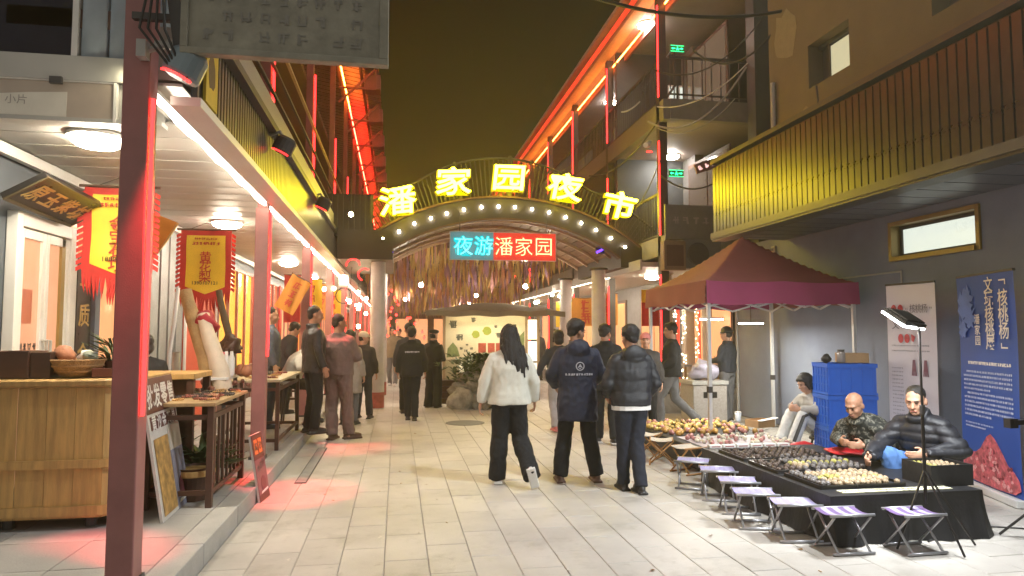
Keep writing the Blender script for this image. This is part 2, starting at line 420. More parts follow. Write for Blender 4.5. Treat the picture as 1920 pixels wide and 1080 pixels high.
g = MB(); g.box(-2.8, -1.42, YE, YF, 3.8, 3.94); obj('balcony_floor', g, m_brown, LB, world=True)
g = MB(); g.box(-1.385, -1.35, YN, YF, 4.87, 4.91); obj('handrail', g, mat('yellow_lit_rail', (.45, .33, .14), .4, var=.1), LB, world=True)  # the yellow light on the rail is put into its colour
for k in range(2): g = MB(); g.box(-1.39, -1.36, YN, YF, 4.2 + k*.3, 4.23 + k*.3); obj('rail', g, m_dark, LB, world=True)
# end wall towards the camera: lintel, lit sign box, window and curtain above
g = MB(); g.box(-9, -1.72, YE-.04, YE+.1, 3.09, 3.12); g.box(-9, -1.72, YE-.05, YE+.1, 3.39, 3.57); obj('end_lintel', g, m_lightmetal, LB, world=True)
g = MB(); g.box(-9, -1.72, YE, YE+.1, 3.12, 3.39); obj('end_panel', g, m_soffit, LB, world=True)
g = MB(); xg = on_y(139, 45, YE).x; g.box(-9, xg, YE, YE+.1, 3.57, 6); obj('end_window', g, mat('dark_glass', (.018, .018, .03), .45, spec=.12), LB, world=True)
g = MB(); g.box(xg, xg+.04, YE-.03, YE+.1, 3.57, 6); g.box(xg+.04, -1.72, YE+.06, YE+.1, 3.57, 6); obj('window_frame', g, m_white, LB, world=True)
for k in range(4):
    x0 = xg + .045 + k*.19; g = MB(); g.tube([(x0 + .095, YE+.01, 3.58), (x0 + .095, YE+.01, 6)], [.093]*2, 10, ry=[.04]*2, ax=(1, 0, 0)); obj('curtain_fold', g, mat('pale_blue_cloth', (.42, .5, .58), .8, var=.1, scale=6), LB, smooth=True, world=True)
# upper storey facade: yellow lit panels, dark boards
m_yel = mat('ochre_board', (.5, .36, .1), .7, var=.14, scale=2)
for j in range(20):
    y = 6.2 + j * 2.4
    g = MB(); g.box(-2.74, -2.7, y, y + 1.2, 4.1, 6.1); obj('window', g, m_warmwin if j % 3 == 1 else m_yel, LB, world=True)
    g = MB(); g.box(-2.74, -2.66, y + 1.25, y + 1.33, 3.95, 8.3); g.box(-2.74, -2.66, y, y + 1.2, 6.12, 6.2); obj('window_frame', g, m_brown, LB, world=True)
# eave with red strips, roof sheet
g = MB()
for k in range(150): y = YN + k*.33; g.add([(-2.9, y, 8.95), (-.55, y, 8.5), (-.55, y+.17, 8.5), (-2.9, y+.17, 8.95), (-2.9, y+.17, 8.963), (-.55, y+.17, 8.513), (-.55, y+.33, 8.513), (-2.9, y+.33, 8.963)], [(0, 1, 2, 3), (4, 5, 6, 7), (3, 2, 5, 4)])
obj('roof_sheet', g, m_roofmetal, LB, world=True)
g = MB(); g.box(-1.62, -1.5, YN, YF, 8.3, 8.5); g.box(-1.05, -.98, YN, YF, 8.4, 8.52); obj('eave_beam', g, m_brown, LB, world=True)
g = MB(); g.box(-1.49, -1.46, 21, YF, 8.26, 8.30); obj('eave_light', g, m_red_led, LB, world=True)
g = MB(); g.box(-1.49, -1.46, YN, 20.9, 8.26, 8.30); obj('eave_light', g, m_orange_led, LB, world=True)
for j in range(14):
    y = 15.0 + j * 2.8; g = MB()
    g.bar((-1.55, y, 7.5), (-.6, y, 8.45), .05); g.bar((-1.55, y, 7.9), (-.62, y, 7.9), .05); g.bar((-.62, y, 7.9), (-.62, y, 8.45), .05)
    g.box(-.9, -.5, y + .05, y + .5, 7.92, 8.3); obj('eave_bracket', g, m_post, LB, world=True)
g = MB(); g.box(-2.74, -1.75, YE, YF, 6.35, 6.45); obj('upper_floor', g, m_brown, LB, world=True)
# canopy light strip: tubes between the posts
PY = [4.30, 8.2, 12.1, 16.1, 20.1, 24.1, 28.1, 32.1, 36.1, 40.1, 44.1, 48.1, 52.1]
# posts: two storeys, each a red painted box column with a red tube on its street side
ordn = ['nearest', 'second', 'third', 'fourth', 'fifth', 'sixth', 'seventh', 'eighth', 'ninth', 'tenth', 'eleventh', 'twelfth', 'thirteenth']
for i, y in enumerate(PY):
    w = .074
    zt = 8.3 if i else 3.95
    if i == 0: lab = 'thick nearest red brown post at the corner of the left canopy'
    else: lab = ordn[i] + ' red brown canopy post along the left shops counted from the camera'
    p = thing('canopy_post', lab, 'post', (-1.54 if i else -1.525, y, .15), 0, 'red posts of the left arcade')
    g = MB(); g.box(-w, w, -w, w, 0, 2.85 if i else 5.6)
    if i: g.box(-w*.8, w*.8, -w*.8, w*.8, 2.85, zt)
    obj('shaft', g, m_post, p, bev=.008)
    g = MB(); g.box(-w-.012, w+.012, -w-.012, w+.012, 0, .03); obj('foot_plate', g, m_dark, p)
    g = MB(); g.tube([(w + .016, -w*.72, 1.15 if i else .95), (w + .016, -w*.72, 2.80)], .012, 8); obj('tube_light', g, m_redglow, p)
    if i:
        g = MB(); g.tube([(w + .014, -w*.5, 4.1), (w + .014, -w*.5, 5.9)], .016, 8); obj('tube_light', g, m_redglow, p)
for i in range(len(PY) - 1):
    y0, y1 = PY[i] + .13, PY[i+1] - .13
    t = thing('light_strip', ordn[i] + ' white light strip under the left canopy edge, between two red posts', 'strip light', (-1.5, y0, 3.03), 0, 'light strips along the canopy edge')
    n = 14; g = MB(); sag = .015
    g.tube([(0, (y1-y0)*k/n, -.015 + sag*math.sin(k*1.9)) for k in range(n+1)], .013, 6); obj('diffuser', g, m_white_led, t)
    g = MB(); g.box(-.02, .02, 0, y1-y0, .025, .05); obj('channel', g, m_lightmetal, t)
# round ceiling lamps
def ceiling_lamp(x, y, z, r, label, group, m=None):
    t = thing('ceiling_lamp', label, 'lamp', (x, y, z), 0, group)
    g = MB(); g.lathe([(r*1.06, 0), (r*1.06, -.025), (r*.98, -.03)], n=28); obj('rim', g, m_white, t, smooth=False)
    g = MB(); g.lathe([(r*.97, -.026), (r*.92, -.055), (r*.7, -.085), (r*.35, -.1), (.002, -.104)], n=28); obj('shade', g, m or m_dome, t, smooth=True)
    return t
lp = [(-2.34, 5.75), (-2.36, 10.0), (-2.38, 15.6), (-2.38, 19.6), (-2.38, 23.6), (-2.38, 28), (-2.38, 33), (-2.38, 39)]
for i, (x, y) in enumerate(lp):
    ceiling_lamp(x, y, 3.119, .2, ordn[i] + ' round lit lamp on the left canopy ceiling counted from the camera', 'round lamps under the left canopy')

# ------------------------------------------------------------------ right front building: slate wall, ribbed slat fascia, tan upper wall
RB = thing('wall_building', 'slate grey building on the right with dark slatted fascia and tan upper wall', 'building', (6.45, 9.0, 0))
XW = 6.45
g = MB()
g.box(XW, XW + .3, -6, 12.2, 0, 2.50); g.box(XW, XW + .3, -6, 12.2, 3.02, 3.2)
wy0, wy1 = 6.62, 8.06
g.box(XW, XW + .3, -6, wy0, 2.5, 3.02); g.box(XW, XW + .3, wy1, 12.2, 2.5, 3.02); g.box(XW + .3, 12, 11.9, 12.2, 0, 3.2)
obj('wall', g, m_wallgrey, RB, world=True)
def framed_window(x, y0, y1, z0, z1, mf, pane, parent, d=.2):
    g = MB(); t = .05
    g.box(x - .03, x + d, y0 - t, y0 + .004, z0 - t, z1 + t); g.box(x - .03, x + d, y1 - .004, y1 + t, z0 - t, z1 + t)
    g.box(x - .03, x + d, y0, y1, z1 - .004, z1 + t); g.box(x - .06, x + d, y0, y1, z0 - t, z0 + .004)
    f = obj('window', g, mf, parent, world=True)
    g = MB(); g.box(x + .1, x + .16, y0, y0 + .05, z0, z1); g.box(x + .1, x + .16, y1 - .05, y1, z0, z1); g.box(x + .1, x + .16, y0 + .05, y1 - .05, z0, z0 + .05); g.box(x + .1, x + .16, y0 + .05, y1 - .05, z1 - .05, z1); obj('frame', g, m_dark, f, world=True)
    g = MB(); g.box(x + .12, x + .14, y0 + .05, y1 - .05, z0 + .05, z1 - .05); obj('pane', g, pane, f, world=True)
m_paleglass = mat('frosted_lit_glass', (.3, .32, .3), .3, emis=(.8, .88, .78), es=.5, var=.12, scale=3)
m_dimglass = mat('frosted_dim_glass', (.3, .3, .2), .3, emis=(.62, .6, .4), es=.42, var=.1, scale=3)
m_brass = mat('brass_frame', (.3, .21, .07), .4, metal=.3)
framed_window(XW, wy0 + .05, wy1 - .05, 2.55, 2.97, m_brass, m_paleglass, RB)
# upper tan wall
g = MB(); X2 = 6.45; a0, a1, b0, b1 = 8.75, 9.75, 5.45, 6.15; c0, c1 = 6.4, 7.2
g.box(X2, X2 + .3, -6, 10.9, 4.3, b0); g.box(X2, X2 + .3, -6, 10.9, b1, 9)
g.box(X2, X2 + .3, a1, 10.9, b0, b1); g.box(X2, X2 + .3, c1, a0, b0, b1); g.box(X2, X2 + .3, -6, c0, b0, b1)
g.box(X2 + .3, 12, 10.6, 10.9, 3.2, 9)
obj('upper_wall', g, m_tan, RB, world=True)
for (q0, q1) in ((a0, a1), (c0, c1)):
    g = MB(); g.box(X2 + .26, X2 + .28, q0, q1, b0, b1); f = obj('window', g, m_dark, RB, world=True)
    g = MB(); g.box(X2 + .21, X2 + .25, q0 + .06, q1 - .28, b0 + .06, b1 - .1); obj('pane', g, m_dimglass, f, world=True)
    g = MB()
    for u0, u1, v0, v1 in ((q0 + .0, q1, b0, b0 + .05), (q0, q1, b1 - .06, b1), (q0, q0 + .06, b0 + .05, b1 - .06), (q1 - .28, q1 - .22, b0 + .05, b1 - .06)): g.box(X2 + .19, X2 + .255, u0, u1, v0, v1)
    obj('frame', g, m_dark, f, world=True)
# crack / stain below the window
g = MB(); g.tube([(X2 - .004, 9.55, 5.43), (X2 - .004, 9.52, 5.2), (X2 - .004, 9.56, 4.95), (X2 - .004, 9.53, 4.6)], [.02, .016, .012, .008], 5); obj('rust_streak', g, m_dark, RB, world=True)
# slatted fascia box
XF = 5.2
g = MB(); g.box(XF + .06, XW, -6, 10.56, 3.16, 4.36); obj('fascia_box', g, mat('fascia_back', (.06, .056, .05), .5, metal=.6), RB, world=True)
slat = MB(); slat.box(-.03, .055, -.047, .047, 0, 1.08); sm2 = slat.mesh('slat'); sm2.materials.append(mat('grey_slat', (.085, .08, .075), .3, metal=.85, var=.12, scale=5, rnd=.08))
for k in range(118):
    o = obj('slat', None, None, RB, mesh=sm2); o.location = (XF - 6.45, 10.5 - k*.115 - 9.0, 3.22)
g = MB(); g.box(XF - .06, XF + .3, -6, 10.58, 4.36, 4.43); g.box(XF - .05, XF + .2, -6, 10.58, 3.08, 3.15); g.box(XF - .07, XF - .04, -6, 10.585, 3.11, 3.21); obj('fascia_trim', g, mat('grey_trim', (.09, .085, .075), .4, metal=.5), RB, world=True)
sb = MB(); sb.box(0, 1.02, -.093, .093, 0, .02); sm3 = sb.mesh('soffit_board'); sm3.materials.append(mat('dark_soffit', (.13, .14, .17), .4, rnd=.06))
for k in range(60):
    o = obj('soffit_board', None, None, RB, mesh=sm3); o.location = (XF + .205 - 6.45, 10.4 - k*.19 - 9.0, 3.12 + (k % 2)*.004)

# ------------------------------------------------------------------ right far building: three open galleries
GB = thing('gallery_building', 'three storey gallery building behind the arch with orange lit eave and dark posts', 'building', (5.3, 13, 0))
GX = 5.3
m_ceil = mat('gallery_ceiling', (.3, .24, .22), .6, var=.15, scale=2)
g = MB(); g.box(7.0, 7.2, 15.2, 54, .36, 8.6); obj('wall', g, mat('gallery_wall', (.16, .15, .15), .7, var=.2), GB, world=True)
g = MB(); g.box(5.3, 10.5, 15.9, 16.0, 3.3, 8.6); g.box(10.4, 10.5, 12.7, 15.9, .36, 8.6); obj('end_wall', g, mat('smoke_panel', (.05, .052, .055), .6, var=.2), GB, world=True)
for k, (z0, z1) in enumerate(((3.12, 3.4), (5.82, 6.12))):
    g = MB(); g.box(5.3, 7.0, 12.7, 54, z0, z1); g.box(7.0, 10.4, 12.7, 15.9, z0, z1); obj('floor_slab', g, m_ceil, GB, world=True)
    g = MB(); g.box(5.16, 5.297, 12.6, 54, z0 - .03, z1 + .08); g.box(5.297, 10.4, 12.56, 12.697, z0 - .03, z1 + .08); obj('slab_edge', g, mat('grey_beam', (.2, .18, .15), .5, var=.15), GB, world=True)
g = MB(); g.box(5.0, 10.4, 12.6, 54, 8.5, 8.6); obj('ceiling', g, m_ceil, GB, world=True)
# eave bands
g = MB(); g.box(4.85, 4.92, 12.4, 54, 8.42, 8.64); g.box(5.5, 5.56, 12.4, 54, 8.3, 8.46); obj('eave_beam', g, m_post, GB, world=True)
g = MB(); g.box(4.93, 5.24, 12.4, 54, 8.47, 8.495); obj('eave_soffit', g, mat('eave_panel', (.6, .42, .25), .6), GB, world=True)
g = MB(); g.box(5.30, 5.325, 12.4, 54, 8.25, 8.27); obj('eave_light', g, glow('bright_orange_led', (1, .22, .03), 20), GB, world=True)
g = MB(); g.box(4.83, 4.848, 12.4, 54, 8.45, 8.6); obj('eave_light', g, glow('eave_red', (1, .06, .02), .75), GB, world=True)
g = MB(); g.box(4.7, 12, 12.3, 54, 8.66, 8.75); obj('roof', g, m_roofmetal, GB, world=True)
for j in range(12):
    y = 12.9 + j * 3.4
    p = MB(); p.box(5.16, 5.32, y - .08, y + .08, .36, 8.42) ; pp = obj('gallery_post', p, m_dark, GB, world=True)
    for z0, z1 in ((.9, 2.7), (3.5, 5.4), (6.3, 8.2)):
        g = MB(); g.tube([(5.14, y - .09, z0), (5.14, y - .09, z1)], .016, 8); obj('tube_light', g, m_redglow, pp, world=True)
    for z in (3.4, 6.12):
        g = MB(); g.box(5.2, 5.25, y + .08, y + 3.32, z + .95, z + 1.0); g.box(5.2, 5.24, y + .08, y + 3.32, z + .12, z + .15); obj('handrail', g, m_dark, GB, world=True)
        g = MB()
        for q in range(22): g.box(5.21, 5.23, y + .2 + q*.14, y + .22 + q*.14, z + .15, z + .95)
        b = obj('baluster', g, m_dark, GB, world=True); b['kind'] = 'stuff'
    if j < 6:
        for z in (.36, 3.4, 6.12):
            g = MB(); g.box(6.96, 6.995, y + .5, y + 2.6, z + .3, z + 2.2); w_ = obj('window', g, m_brown, GB, world=True)
            for q in range(2): g = MB(); g.box(6.94, 6.955, y + .58 + q*1.0, y + 1.5 + q*1.0, z + .4, z + 2.1); obj('pane', g, m_warmwin if z < 1 else mat('dim_shop_glass', (.05, .04, .04), .1, emis=(.6, .4, .25), es=.1), w_, world=True)
# lit white windows high in the landing
for q in range(3):
    g = MB(); g.box(6.35 + q*.28, 6.57 + q*.28, 15.86, 15.895, 6.35, 7.75); f = obj('window', g, m_white, GB, world=True)
    g = MB(); g.box(6.38 + q*.28, 6.54 + q*.28, 15.84, 15.855, 6.4, 7.7); obj('pane', g, m_paleglass, f, world=True)
# stair rails on the landing
g = MB(); g.bar((5.5, 14.6, 6.15), (6.3, 14.6, 7.3), .05); g.bar((5.5, 14.6, 7.05), (6.3, 14.6, 8.2), .05)
for q in range(8): g.bar((5.5 + q*.11, 14.6, 6.2 + q*.16), (5.5 + q*.11, 14.6, 7.05 + q*.16), .02)
obj('stair_rail', g, m_dark, GB, world=True)
g = MB(); g.box(5.3, 8.6, 12.62, 12.66, 7.05, 7.1); g.box(5.3, 8.6, 12.62, 12.65, 6.3, 6.33)
for q in range(16): g.box(5.4 + q*.2, 5.42 + q*.2, 12.63, 12.65, 6.2, 7.05)
obj('railing', g, m_dark, GB, world=True)
for i, (px, py, z, y, r, wh) in enumerate(((1212, 45, 8.499, 14.6, .17, 'top'), (1145, 190, 8.499, 18.4, .17, 'top'), (1258, 291, 5.819, 13.9, .17, 'middle'))):
    q = on_z(px, py, z); lab = ['round white lamp on the top gallery ceiling nearest the camera', 'round white lamp on the top gallery ceiling deeper along the street', 'round white lamp on the middle gallery ceiling above a green exit sign'][i]
    ceiling_lamp(q.x, q.y, z, .2, lab, 'gallery ceiling lamps', m_dome_cool)
# green exit signs
m_green = glow('exit_green', (.02, 1, .25), 3.0); m_greenbox = mat('exit_box', (.02, .12, .05), .4)
for i, (px, py, y) in enumerate(((1270, 91, 14.2), (1268, 325, 13.4))):
    c = on_y(px, py, y); t = thing('exit_sign', ['small green exit sign high on the top gallery', 'small green exit sign on the middle gallery below a round lamp'][i], 'exit sign', c, 0, 'green exit signs')
    P = Panel(c + Vector((-.16, 0, -.07)), (1, 0, 0), (0, 0, 1))
    g = MB(); P.slab(g, 0, .32, 0, .14, -.03, 0); obj('box', g, m_greenbox, t, world=True)
    g = MB(); P.poly(g, [(.02, .07), (.06, .1), (.06, .08), (.11, .08), (.11, .06), (.06, .06), (.06, .04)], .001, .004); P.poly(g, [(.30, .07), (.26, .1), (.26, .08), (.21, .08), (.21, .06), (.26, .06), (.26, .04)], .001, .004)
    P.poly(g, [(.13, .03), (.15, .03), (.165, .06), (.18, .03), (.2, .03), (.175, .09), (.15, .09)], .001, .004); P.poly(g, [(.155, .1), (.172, .1), (.172, .12), (.155, .12)], .001, .004)
    P.slab(g, 0, .32, .132, .14, .001, .004); P.slab(g, 0, .32, 0, .008, .001, .004); obj('lettering', g, m_green, t, world=True)
# right far ground-floor arcade
g = MB(); g.box(4.9, 7.0, 13.2, 54, 2.9, 3.0); obj('canopy', g, m_soffit, GB, world=True)
g = MB(); g.box(4.86, 4.9, 13.2, 54, 2.84, 3.05); obj('canopy_edge', g, m_lightmetal, GB, world=True)
g = MB(); g.box(4.92, 4.95, 15.5, 54, 2.84, 2.87); obj('edge_light', g, glow('arcade_led', (1, .85, .62), 12), GB, world=True)
for i, y in enumerate((15.2, 19.5, 24, 29, 34)):
    ceiling_lamp(5.9, y, 2.899, .19, ordn[i] + ' round lamp under the right arcade canopy beyond the arch', 'round lamps under the right arcade')
# far end of the street: a plain dark building across
FB = thing('end_building', 'dark building closing the far end of the market street', 'building', (2, 55, 0))
g = MB(); g.box(-14, 18, 55, 60, 0, 6.5); obj('wall', g, m_brown, FB, world=True)
for q in range(6): g = MB(); g.box(-1.6 + q*1.5, -.6 + q*1.5, 54.94, 54.99, .4, 2.6); obj('window', g, m_warmwin, FB, world=True)

# dark stair tower behind the end of the slatted fascia
t = thing('stair_tower', 'dark grey stair tower rising behind the far end of the slatted fascia', 'tower', (8.0, 12.3, 0)); g = MB(); g.box(6.95, 10.3, 12.2, 12.5, 3.2, 9.2); obj('wall', g, mat('tower_grey', (.06, .062, .064), .7, var=.25, scale=1.5), t, world=True)
g = MB(); g.box(6.9, 6.948, 12.18, 12.5, 3.2, 9.2); obj('corner_trim', g, m_dark, t, world=True)
# plaster patches on the tan wall
rr = random.Random(3)
for k, (y, z, a, b) in enumerate(((9.9, 4.9, .42, .3), (9.0, 4.72, .3, .2), (10.4, 6.6, .35, .5))):
    g = MB(); n = 14; P = Panel((6.449, y + a, z), (0, -1, 0), (0, 0, 1)); P.poly(g, [(a + a*math.cos(q*2*PI/n)*rr.uniform(.75, 1.1), b*math.sin(q*2*PI/n)*rr.uniform(.7, 1.1)) for q in range(n)], 0, .004); obj('plaster_patch', g, mat('pale_plaster', (.22, .18, .11), .85, var=.15), RB, world=True)
# ------------------------------------------------------------------ left shop fronts at street level (x = -3.24)
XS = -3.235
def shop(name, label, y0, y1): return thing(name, label, 'shop front', (XS, y0, .15))
# nearest: white framed glass door, black couplet boards, lit show window
y_d0, y_d1 = on_x(8, 500, XS).y, on_x(126, 520, XS).y
sf = thing('glass_door', 'white framed double glass door lit peach from inside, behind the wooden counter', 'door', (XS, (y_d0+y_d1)/2, .15))
P = Panel((XS, y_d0, .15), (0, 1, 0), (0, 0, 1)); DW = y_d1 - y_d0; DH = 2.45
g = MB()
for a0, a1, b0, b1 in ((0, .09, 0, DH), (DW-.13, DW, 0, DH), (.09, DW-.13, DH-.12, DH)): P.slab(g, a0, a1, b0, b1, .0, .09)
obj('frame', g, m_white, sf, world=True, bev=.006)
for q in range(2):
    a0 = .095 + q*(DW-.225)/2; a1 = a0 + (DW-.225)/2 - .006
    g = MB()
    for u0, u1, v0, v1 in ((a0, a0+.06, .01, DH-.13), (a1-.06, a1, .01, DH-.13), (a0+.06, a1-.06, .01, .12), (a0+.06, a1-.06, DH-.21, DH-.13)): P.slab(g, u0, u1, v0, v1, .02, .07)
    lf = obj('door_leaf', g, m_white, sf, world=True, bev=.004)
    g = MB(); P.slab(g, a0+.06, a1-.06, .12, DH-.21, .03, .045); obj('pane', g, mat('peach_lit_glass', (.25, .15, .1), .08, emis=(1, .45, .24), es=.40, var=.35, scale=1.1), lf, world=True)
    g = MB(); xx = a1-.03 if q == 0 else a0+.03
    g.tube([P.p(xx, .75, .075), P.p(xx, .75, .12), P.p(xx, 1.35, .12), P.p(xx, 1.35, .075)], .013, 8); obj('handle', g, m_lightmetal, lf, world=True)
g = MB(); P.slab(g, .16, .16+.32, 1.28, 1.36, .05, .052)
g = MB()
for q in range(4): P.scribble(g, .2 + q*.075, 1.3, .07, .048, .16, random.Random(q))
obj('lettering', g, m_black, sf, world=True)['kind'] = 'stuff'
g = MB(); P.slab(g, .2, .36, 1.5, 1.8, .0475, .049); obj('red_smudge', g, mat('red_smudge_glow', (.42, .14, .08), .5, emis=(1, .1, .05), es=.03), sf, world=True)  # red smudge from behind the glass, laid on the pane with faint emission
# black couplet board
def couplet(label, px0, px1, z0, z1, chars):
    y0, y1 = on_x(px0, 560, XS).y, on_x(px1, 560, XS).y
    t = thing('couplet_board', label, 'board', (XS, y0, z0), 0, 'couplet boards by the glass door'); P = Panel((XS+.02, y0, z0), (0, 1, 0), (0, 0, 1))
    g = MB(); P.slab(g, 0, y1-y0, 0, z1-z0, 0, .05); obj('board', g, m_black, t, world=True, bev=.006)
    n = len(chars); characters(P, t, m_gold, [(ch, (y1-y0)/2, (z1-z0)*(1 - (k+.5)/n), .25, .053, .012, .01) for k, ch in enumerate(chars)])
couplet('black couplet board with gold characters right of the white glass door', 130, 158, .75, 2.35, '玉质金声')
t = thing('wall_pillar', 'grey wall pier between the couplet board and the lit show window', 'pillar', (XS, on_x(160, 560, XS).y, .15))
g = MB(); g.box(0, .1, 0, .12, 0, 2.9); obj('shaft', g, m_wallgrey, t)
# lit show window
def show_window(label, y0, y1, z0, z1, m, cat='window', frame=None):
    t = thing('show_window', label, cat, (XS, y0, .15)); P = Panel((XS, y0, .15), (0, 1, 0), (0, 0, 1)); n = max(2, int((y1-y0)/.7))
    g = MB()
    for k in range(n+1): a = (y1-y0)*k/n; P.slab(g, a-.035, a+.035, 0, z1, 0, .07)
    P.slab(g, 0, y1-y0, z0-.08, z0, 0, .068); P.slab(g, 0, y1-y0, z1-.06, z1, 0, .068); obj('frame', g, frame or m_brass, t, world=True)
    for k in range(n):
        a0 = (y1-y0)*k/n + .036; a1 = (y1-y0)*(k+1)/n - .036
        g = MB(); P.slab(g, a0, a1, z0, z1-.06, .01, .025); obj('pane', g, m, t, world=True)
    g = MB(); P.slab(g, 0, y1-y0, 0, z0-.08, 0, .05); obj('sill_panel', g, m_brown, t, world=True)
    return t
show_window('lit orange show window beside the black couplet board', 7.15, 9.3, .5, 2.6, m_warmwin)
g_ = [('grey metal shop wall with pipes behind the leaning logs', 9.35, 11.0, mat('grey_shop_wall', (.22, .23, .23), .6, var=.25, scale=3)),]
t = thing('shop_shutter', g_[0][0], 'wall', (XS, 9.35, .15))
for k in range(9): g = MB(); g.box(.0, .05 + .02*(k % 2), k*.18, k*.18+.172, 0, 2.9); obj('panel', g, g_[0][3], t)
t = thing('red_shop_door', 'orange red painted shop door behind the second red post', 'door', (XS, 11.05, .15))
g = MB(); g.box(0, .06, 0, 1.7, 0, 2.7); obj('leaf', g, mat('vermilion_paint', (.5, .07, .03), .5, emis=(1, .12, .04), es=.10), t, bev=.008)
g = MB(); g.box(.062, .09, -.06, 0, 0, 2.8); g.box(.062, .09, 1.7, 1.76, 0, 2.8); g.box(.062, .09, -.06, 1.76, 2.72, 2.8); obj('frame', g, m_white, t)
m_redwin = mat('red_lit_window', (.3, .05, .03), .2, emis=(1, .16, .07), es=.55, var=.4, scale=2)
m_orwin = mat('orange_lit_window', (.3, .12, .02), .2, emis=(1, .42, .06), es=.8, var=.4, scale=2)
tones = [m_orwin, m_redwin, m_warmwin]
dsc = ['orange', 'red', 'peach']
for k in range(12):
    y0 = 13.0 + k*3.3
    show_window('%s lit shop window, %s along the left arcade after the red door' % (dsc[k % 3], ordn[k] if k else 'first'), y0, y0+2.9, .45, 2.7, tones[k % 3], frame=m_post)
    t = thing('door_curtain', 'red hanging cloth beside the %s lit window of the left arcade' % (ordn[k] if k else 'first'), 'curtain', (XS + .08, y0+2.92, .9), 0, 'red cloths along the left arcade')
    g = MB()
    for q in range(5): g.tube([(0, q*.07, 0), (0, q*.07, 1.9)], .036, 7)
    obj('cloth', g, mat('red_cloth', (.45, .035, .03), .8, var=.2, emis=(1, .05, .03), es=.03), t, smooth=True)

# ------------------------------------------------------------------ hanging things under the left canopy
def pennant(label, px0, px1, pytop, y, chars, digits, w=.78, h=.98):
    c = on_y((px0+px1)/2, pytop, y); t = thing('pennant_banner', label, 'banner', (c.x, y, c.z - h - .28), 0, 'yellow pennants with red fringe')
    P = Panel((c.x - w/2, y, c.z - h), (1, 0, 0), (0, 0, 1)); m_y = mat('yellow_satin', (.85, .60, .04), .55, var=.08, scale=5); m_r = mat('red_fringe', (.55, .035, .03), .8, var=.15)
    def wav(a, b): return .018*math.sin(a*9 + b*3) + .012*math.sin(b*11)
    def sheet(mb, a0, a1, pts, cc):                # column strip sheet with a pointed foot
        n = 14
        def Pn(u, v):
            a = a0 + (a1-a0)*u; lo = pts(a); b = lo + (h_top - lo)*v
            return P.p(a, b, cc + wav(a, b))
        mb.grid(Pn, n, n)
    h_top = h; g = MB(); sheet(g, 0, w, lambda a: .10 - .13*(1 - abs(a/w - .5)*2) , 0); obj('cloth_back', g, m_r, t, smooth=True, world=True)
    h_top = h - .07; g = MB(); sheet(g, .075, w - .075, lambda a: .175 - .13*(1 - abs(a/w - .5)*2), .006); obj('cloth', g, m_y, t, smooth=True, world=True)
    m_ink = mat('red_ink', (.5, .05, .02), .6)
    characters(P, t, m_ink, [(ch, w/2, h*(.60 - .145*k), .155, .035, .012) for k, ch in enumerate(chars)])
    g = MB()
    rr = random.Random(len(chars)*7 + int(px0))
    for k in range(8): P.scribble(g, .17 + k*(w-.34)/7, h*.80, .045, .036, .2, rr)
    for k in range(10): P.scribble(g, .19 + k*(w-.38)/9, h*.87, .03, .036, .2, rr)
    obj('small_print', g, m_ink, t, world=True)['kind'] = 'stuff'
    g = MB(); P.text(g, digits, w/2, h*.215, .062, .036, .004, sx=1.1); obj('digits', g, m_black, t, world=True)
    fr = MB(); rr = random.Random(5)
    for k in range(26):                            # fringe tongues along the foot and both sides
        a = w*(k+.5)/26; lo = .10 - .13*(1 - abs(a/w-.5)*2); l = rr.uniform(.16, .27); s_ = rr.uniform(-.02, .02)
        fr.add([P.p(a-.013, lo+.01, wav(a, lo)), P.p(a+.013, lo+.01, wav(a, lo)), P.p(a+.013+s_, lo-l*.6, .02), P.p(a+s_*1.3, lo-l, .0), P.p(a-.013+s_, lo-l*.6, .015)], [(0, 1, 2, 3, 4)])
    for k in range(13):
        for sd_ in (0, 1):
            b = .1 + k*(h-.12)/13; a = 0 if sd_ == 0 else w; d_ = -1 if sd_ == 0 else 1
            fr.add([P.p(a, b, 0), P.p(a, b+.045, 0), P.p(a + d_*.055, b+.01, .01), P.p(a+d_*.05, b-.03, .015)], [(0, 1, 2, 3)] if d_ > 0 else [(3, 2, 1, 0)])
    obj('fringe', fr, m_r, t, world=True)
    g = MB(); g.tube([P.p(-.05, h+.01), P.p(w+.05, h+.01)], .014, 8); obj('rod', g, m_brown, t, world=True)
    g = MB(); g.tube([P.p(.1, h+.01), P.p(w/2, h+.1), P.p(w-.1, h+.01)], .004, 5); obj('cord', g, m_cable, t, world=True)
    return t
pennant('yellow pennant with three red characters and red fringe, hanging between the first two posts', 343, 433, 432, 9.6, '黄花梨', '1390107121', w=.64, h=.9)
pennant('yellow pennant with red fringe half hidden by the nearest red post, ending in black digits', 164, 288, 352, 7.0, '金宝石坊', '18801071', w=.62, h=.88)
# triangular orange flag right of the near post
t = thing('corner_flag', 'small orange triangular flag hanging just right of the nearest post', 'flag', on_y(312, 470, 7.6))
a, b, c_ = on_y(285, 398, 7.6), on_y(334, 418, 7.6), on_y(286, 486, 7.6)
g = MB(); e = Vector((0, .012, 0)); g.add([a, b, c_, a+e, b+e, c_+e], [(0, 1, 2), (5, 4, 3), (0, 3, 4, 1), (1, 4, 5, 2), (2, 5, 3, 0)]); obj('cloth', g, mat('orange_silk', (.6, .25, .03), .6), t, world=True)
g = MB(); g.tube([b, (b+c_)/2 + Vector((.01, 0, 0)), c_], .012, 6); obj('trim', g, m_gold, t, world=True)
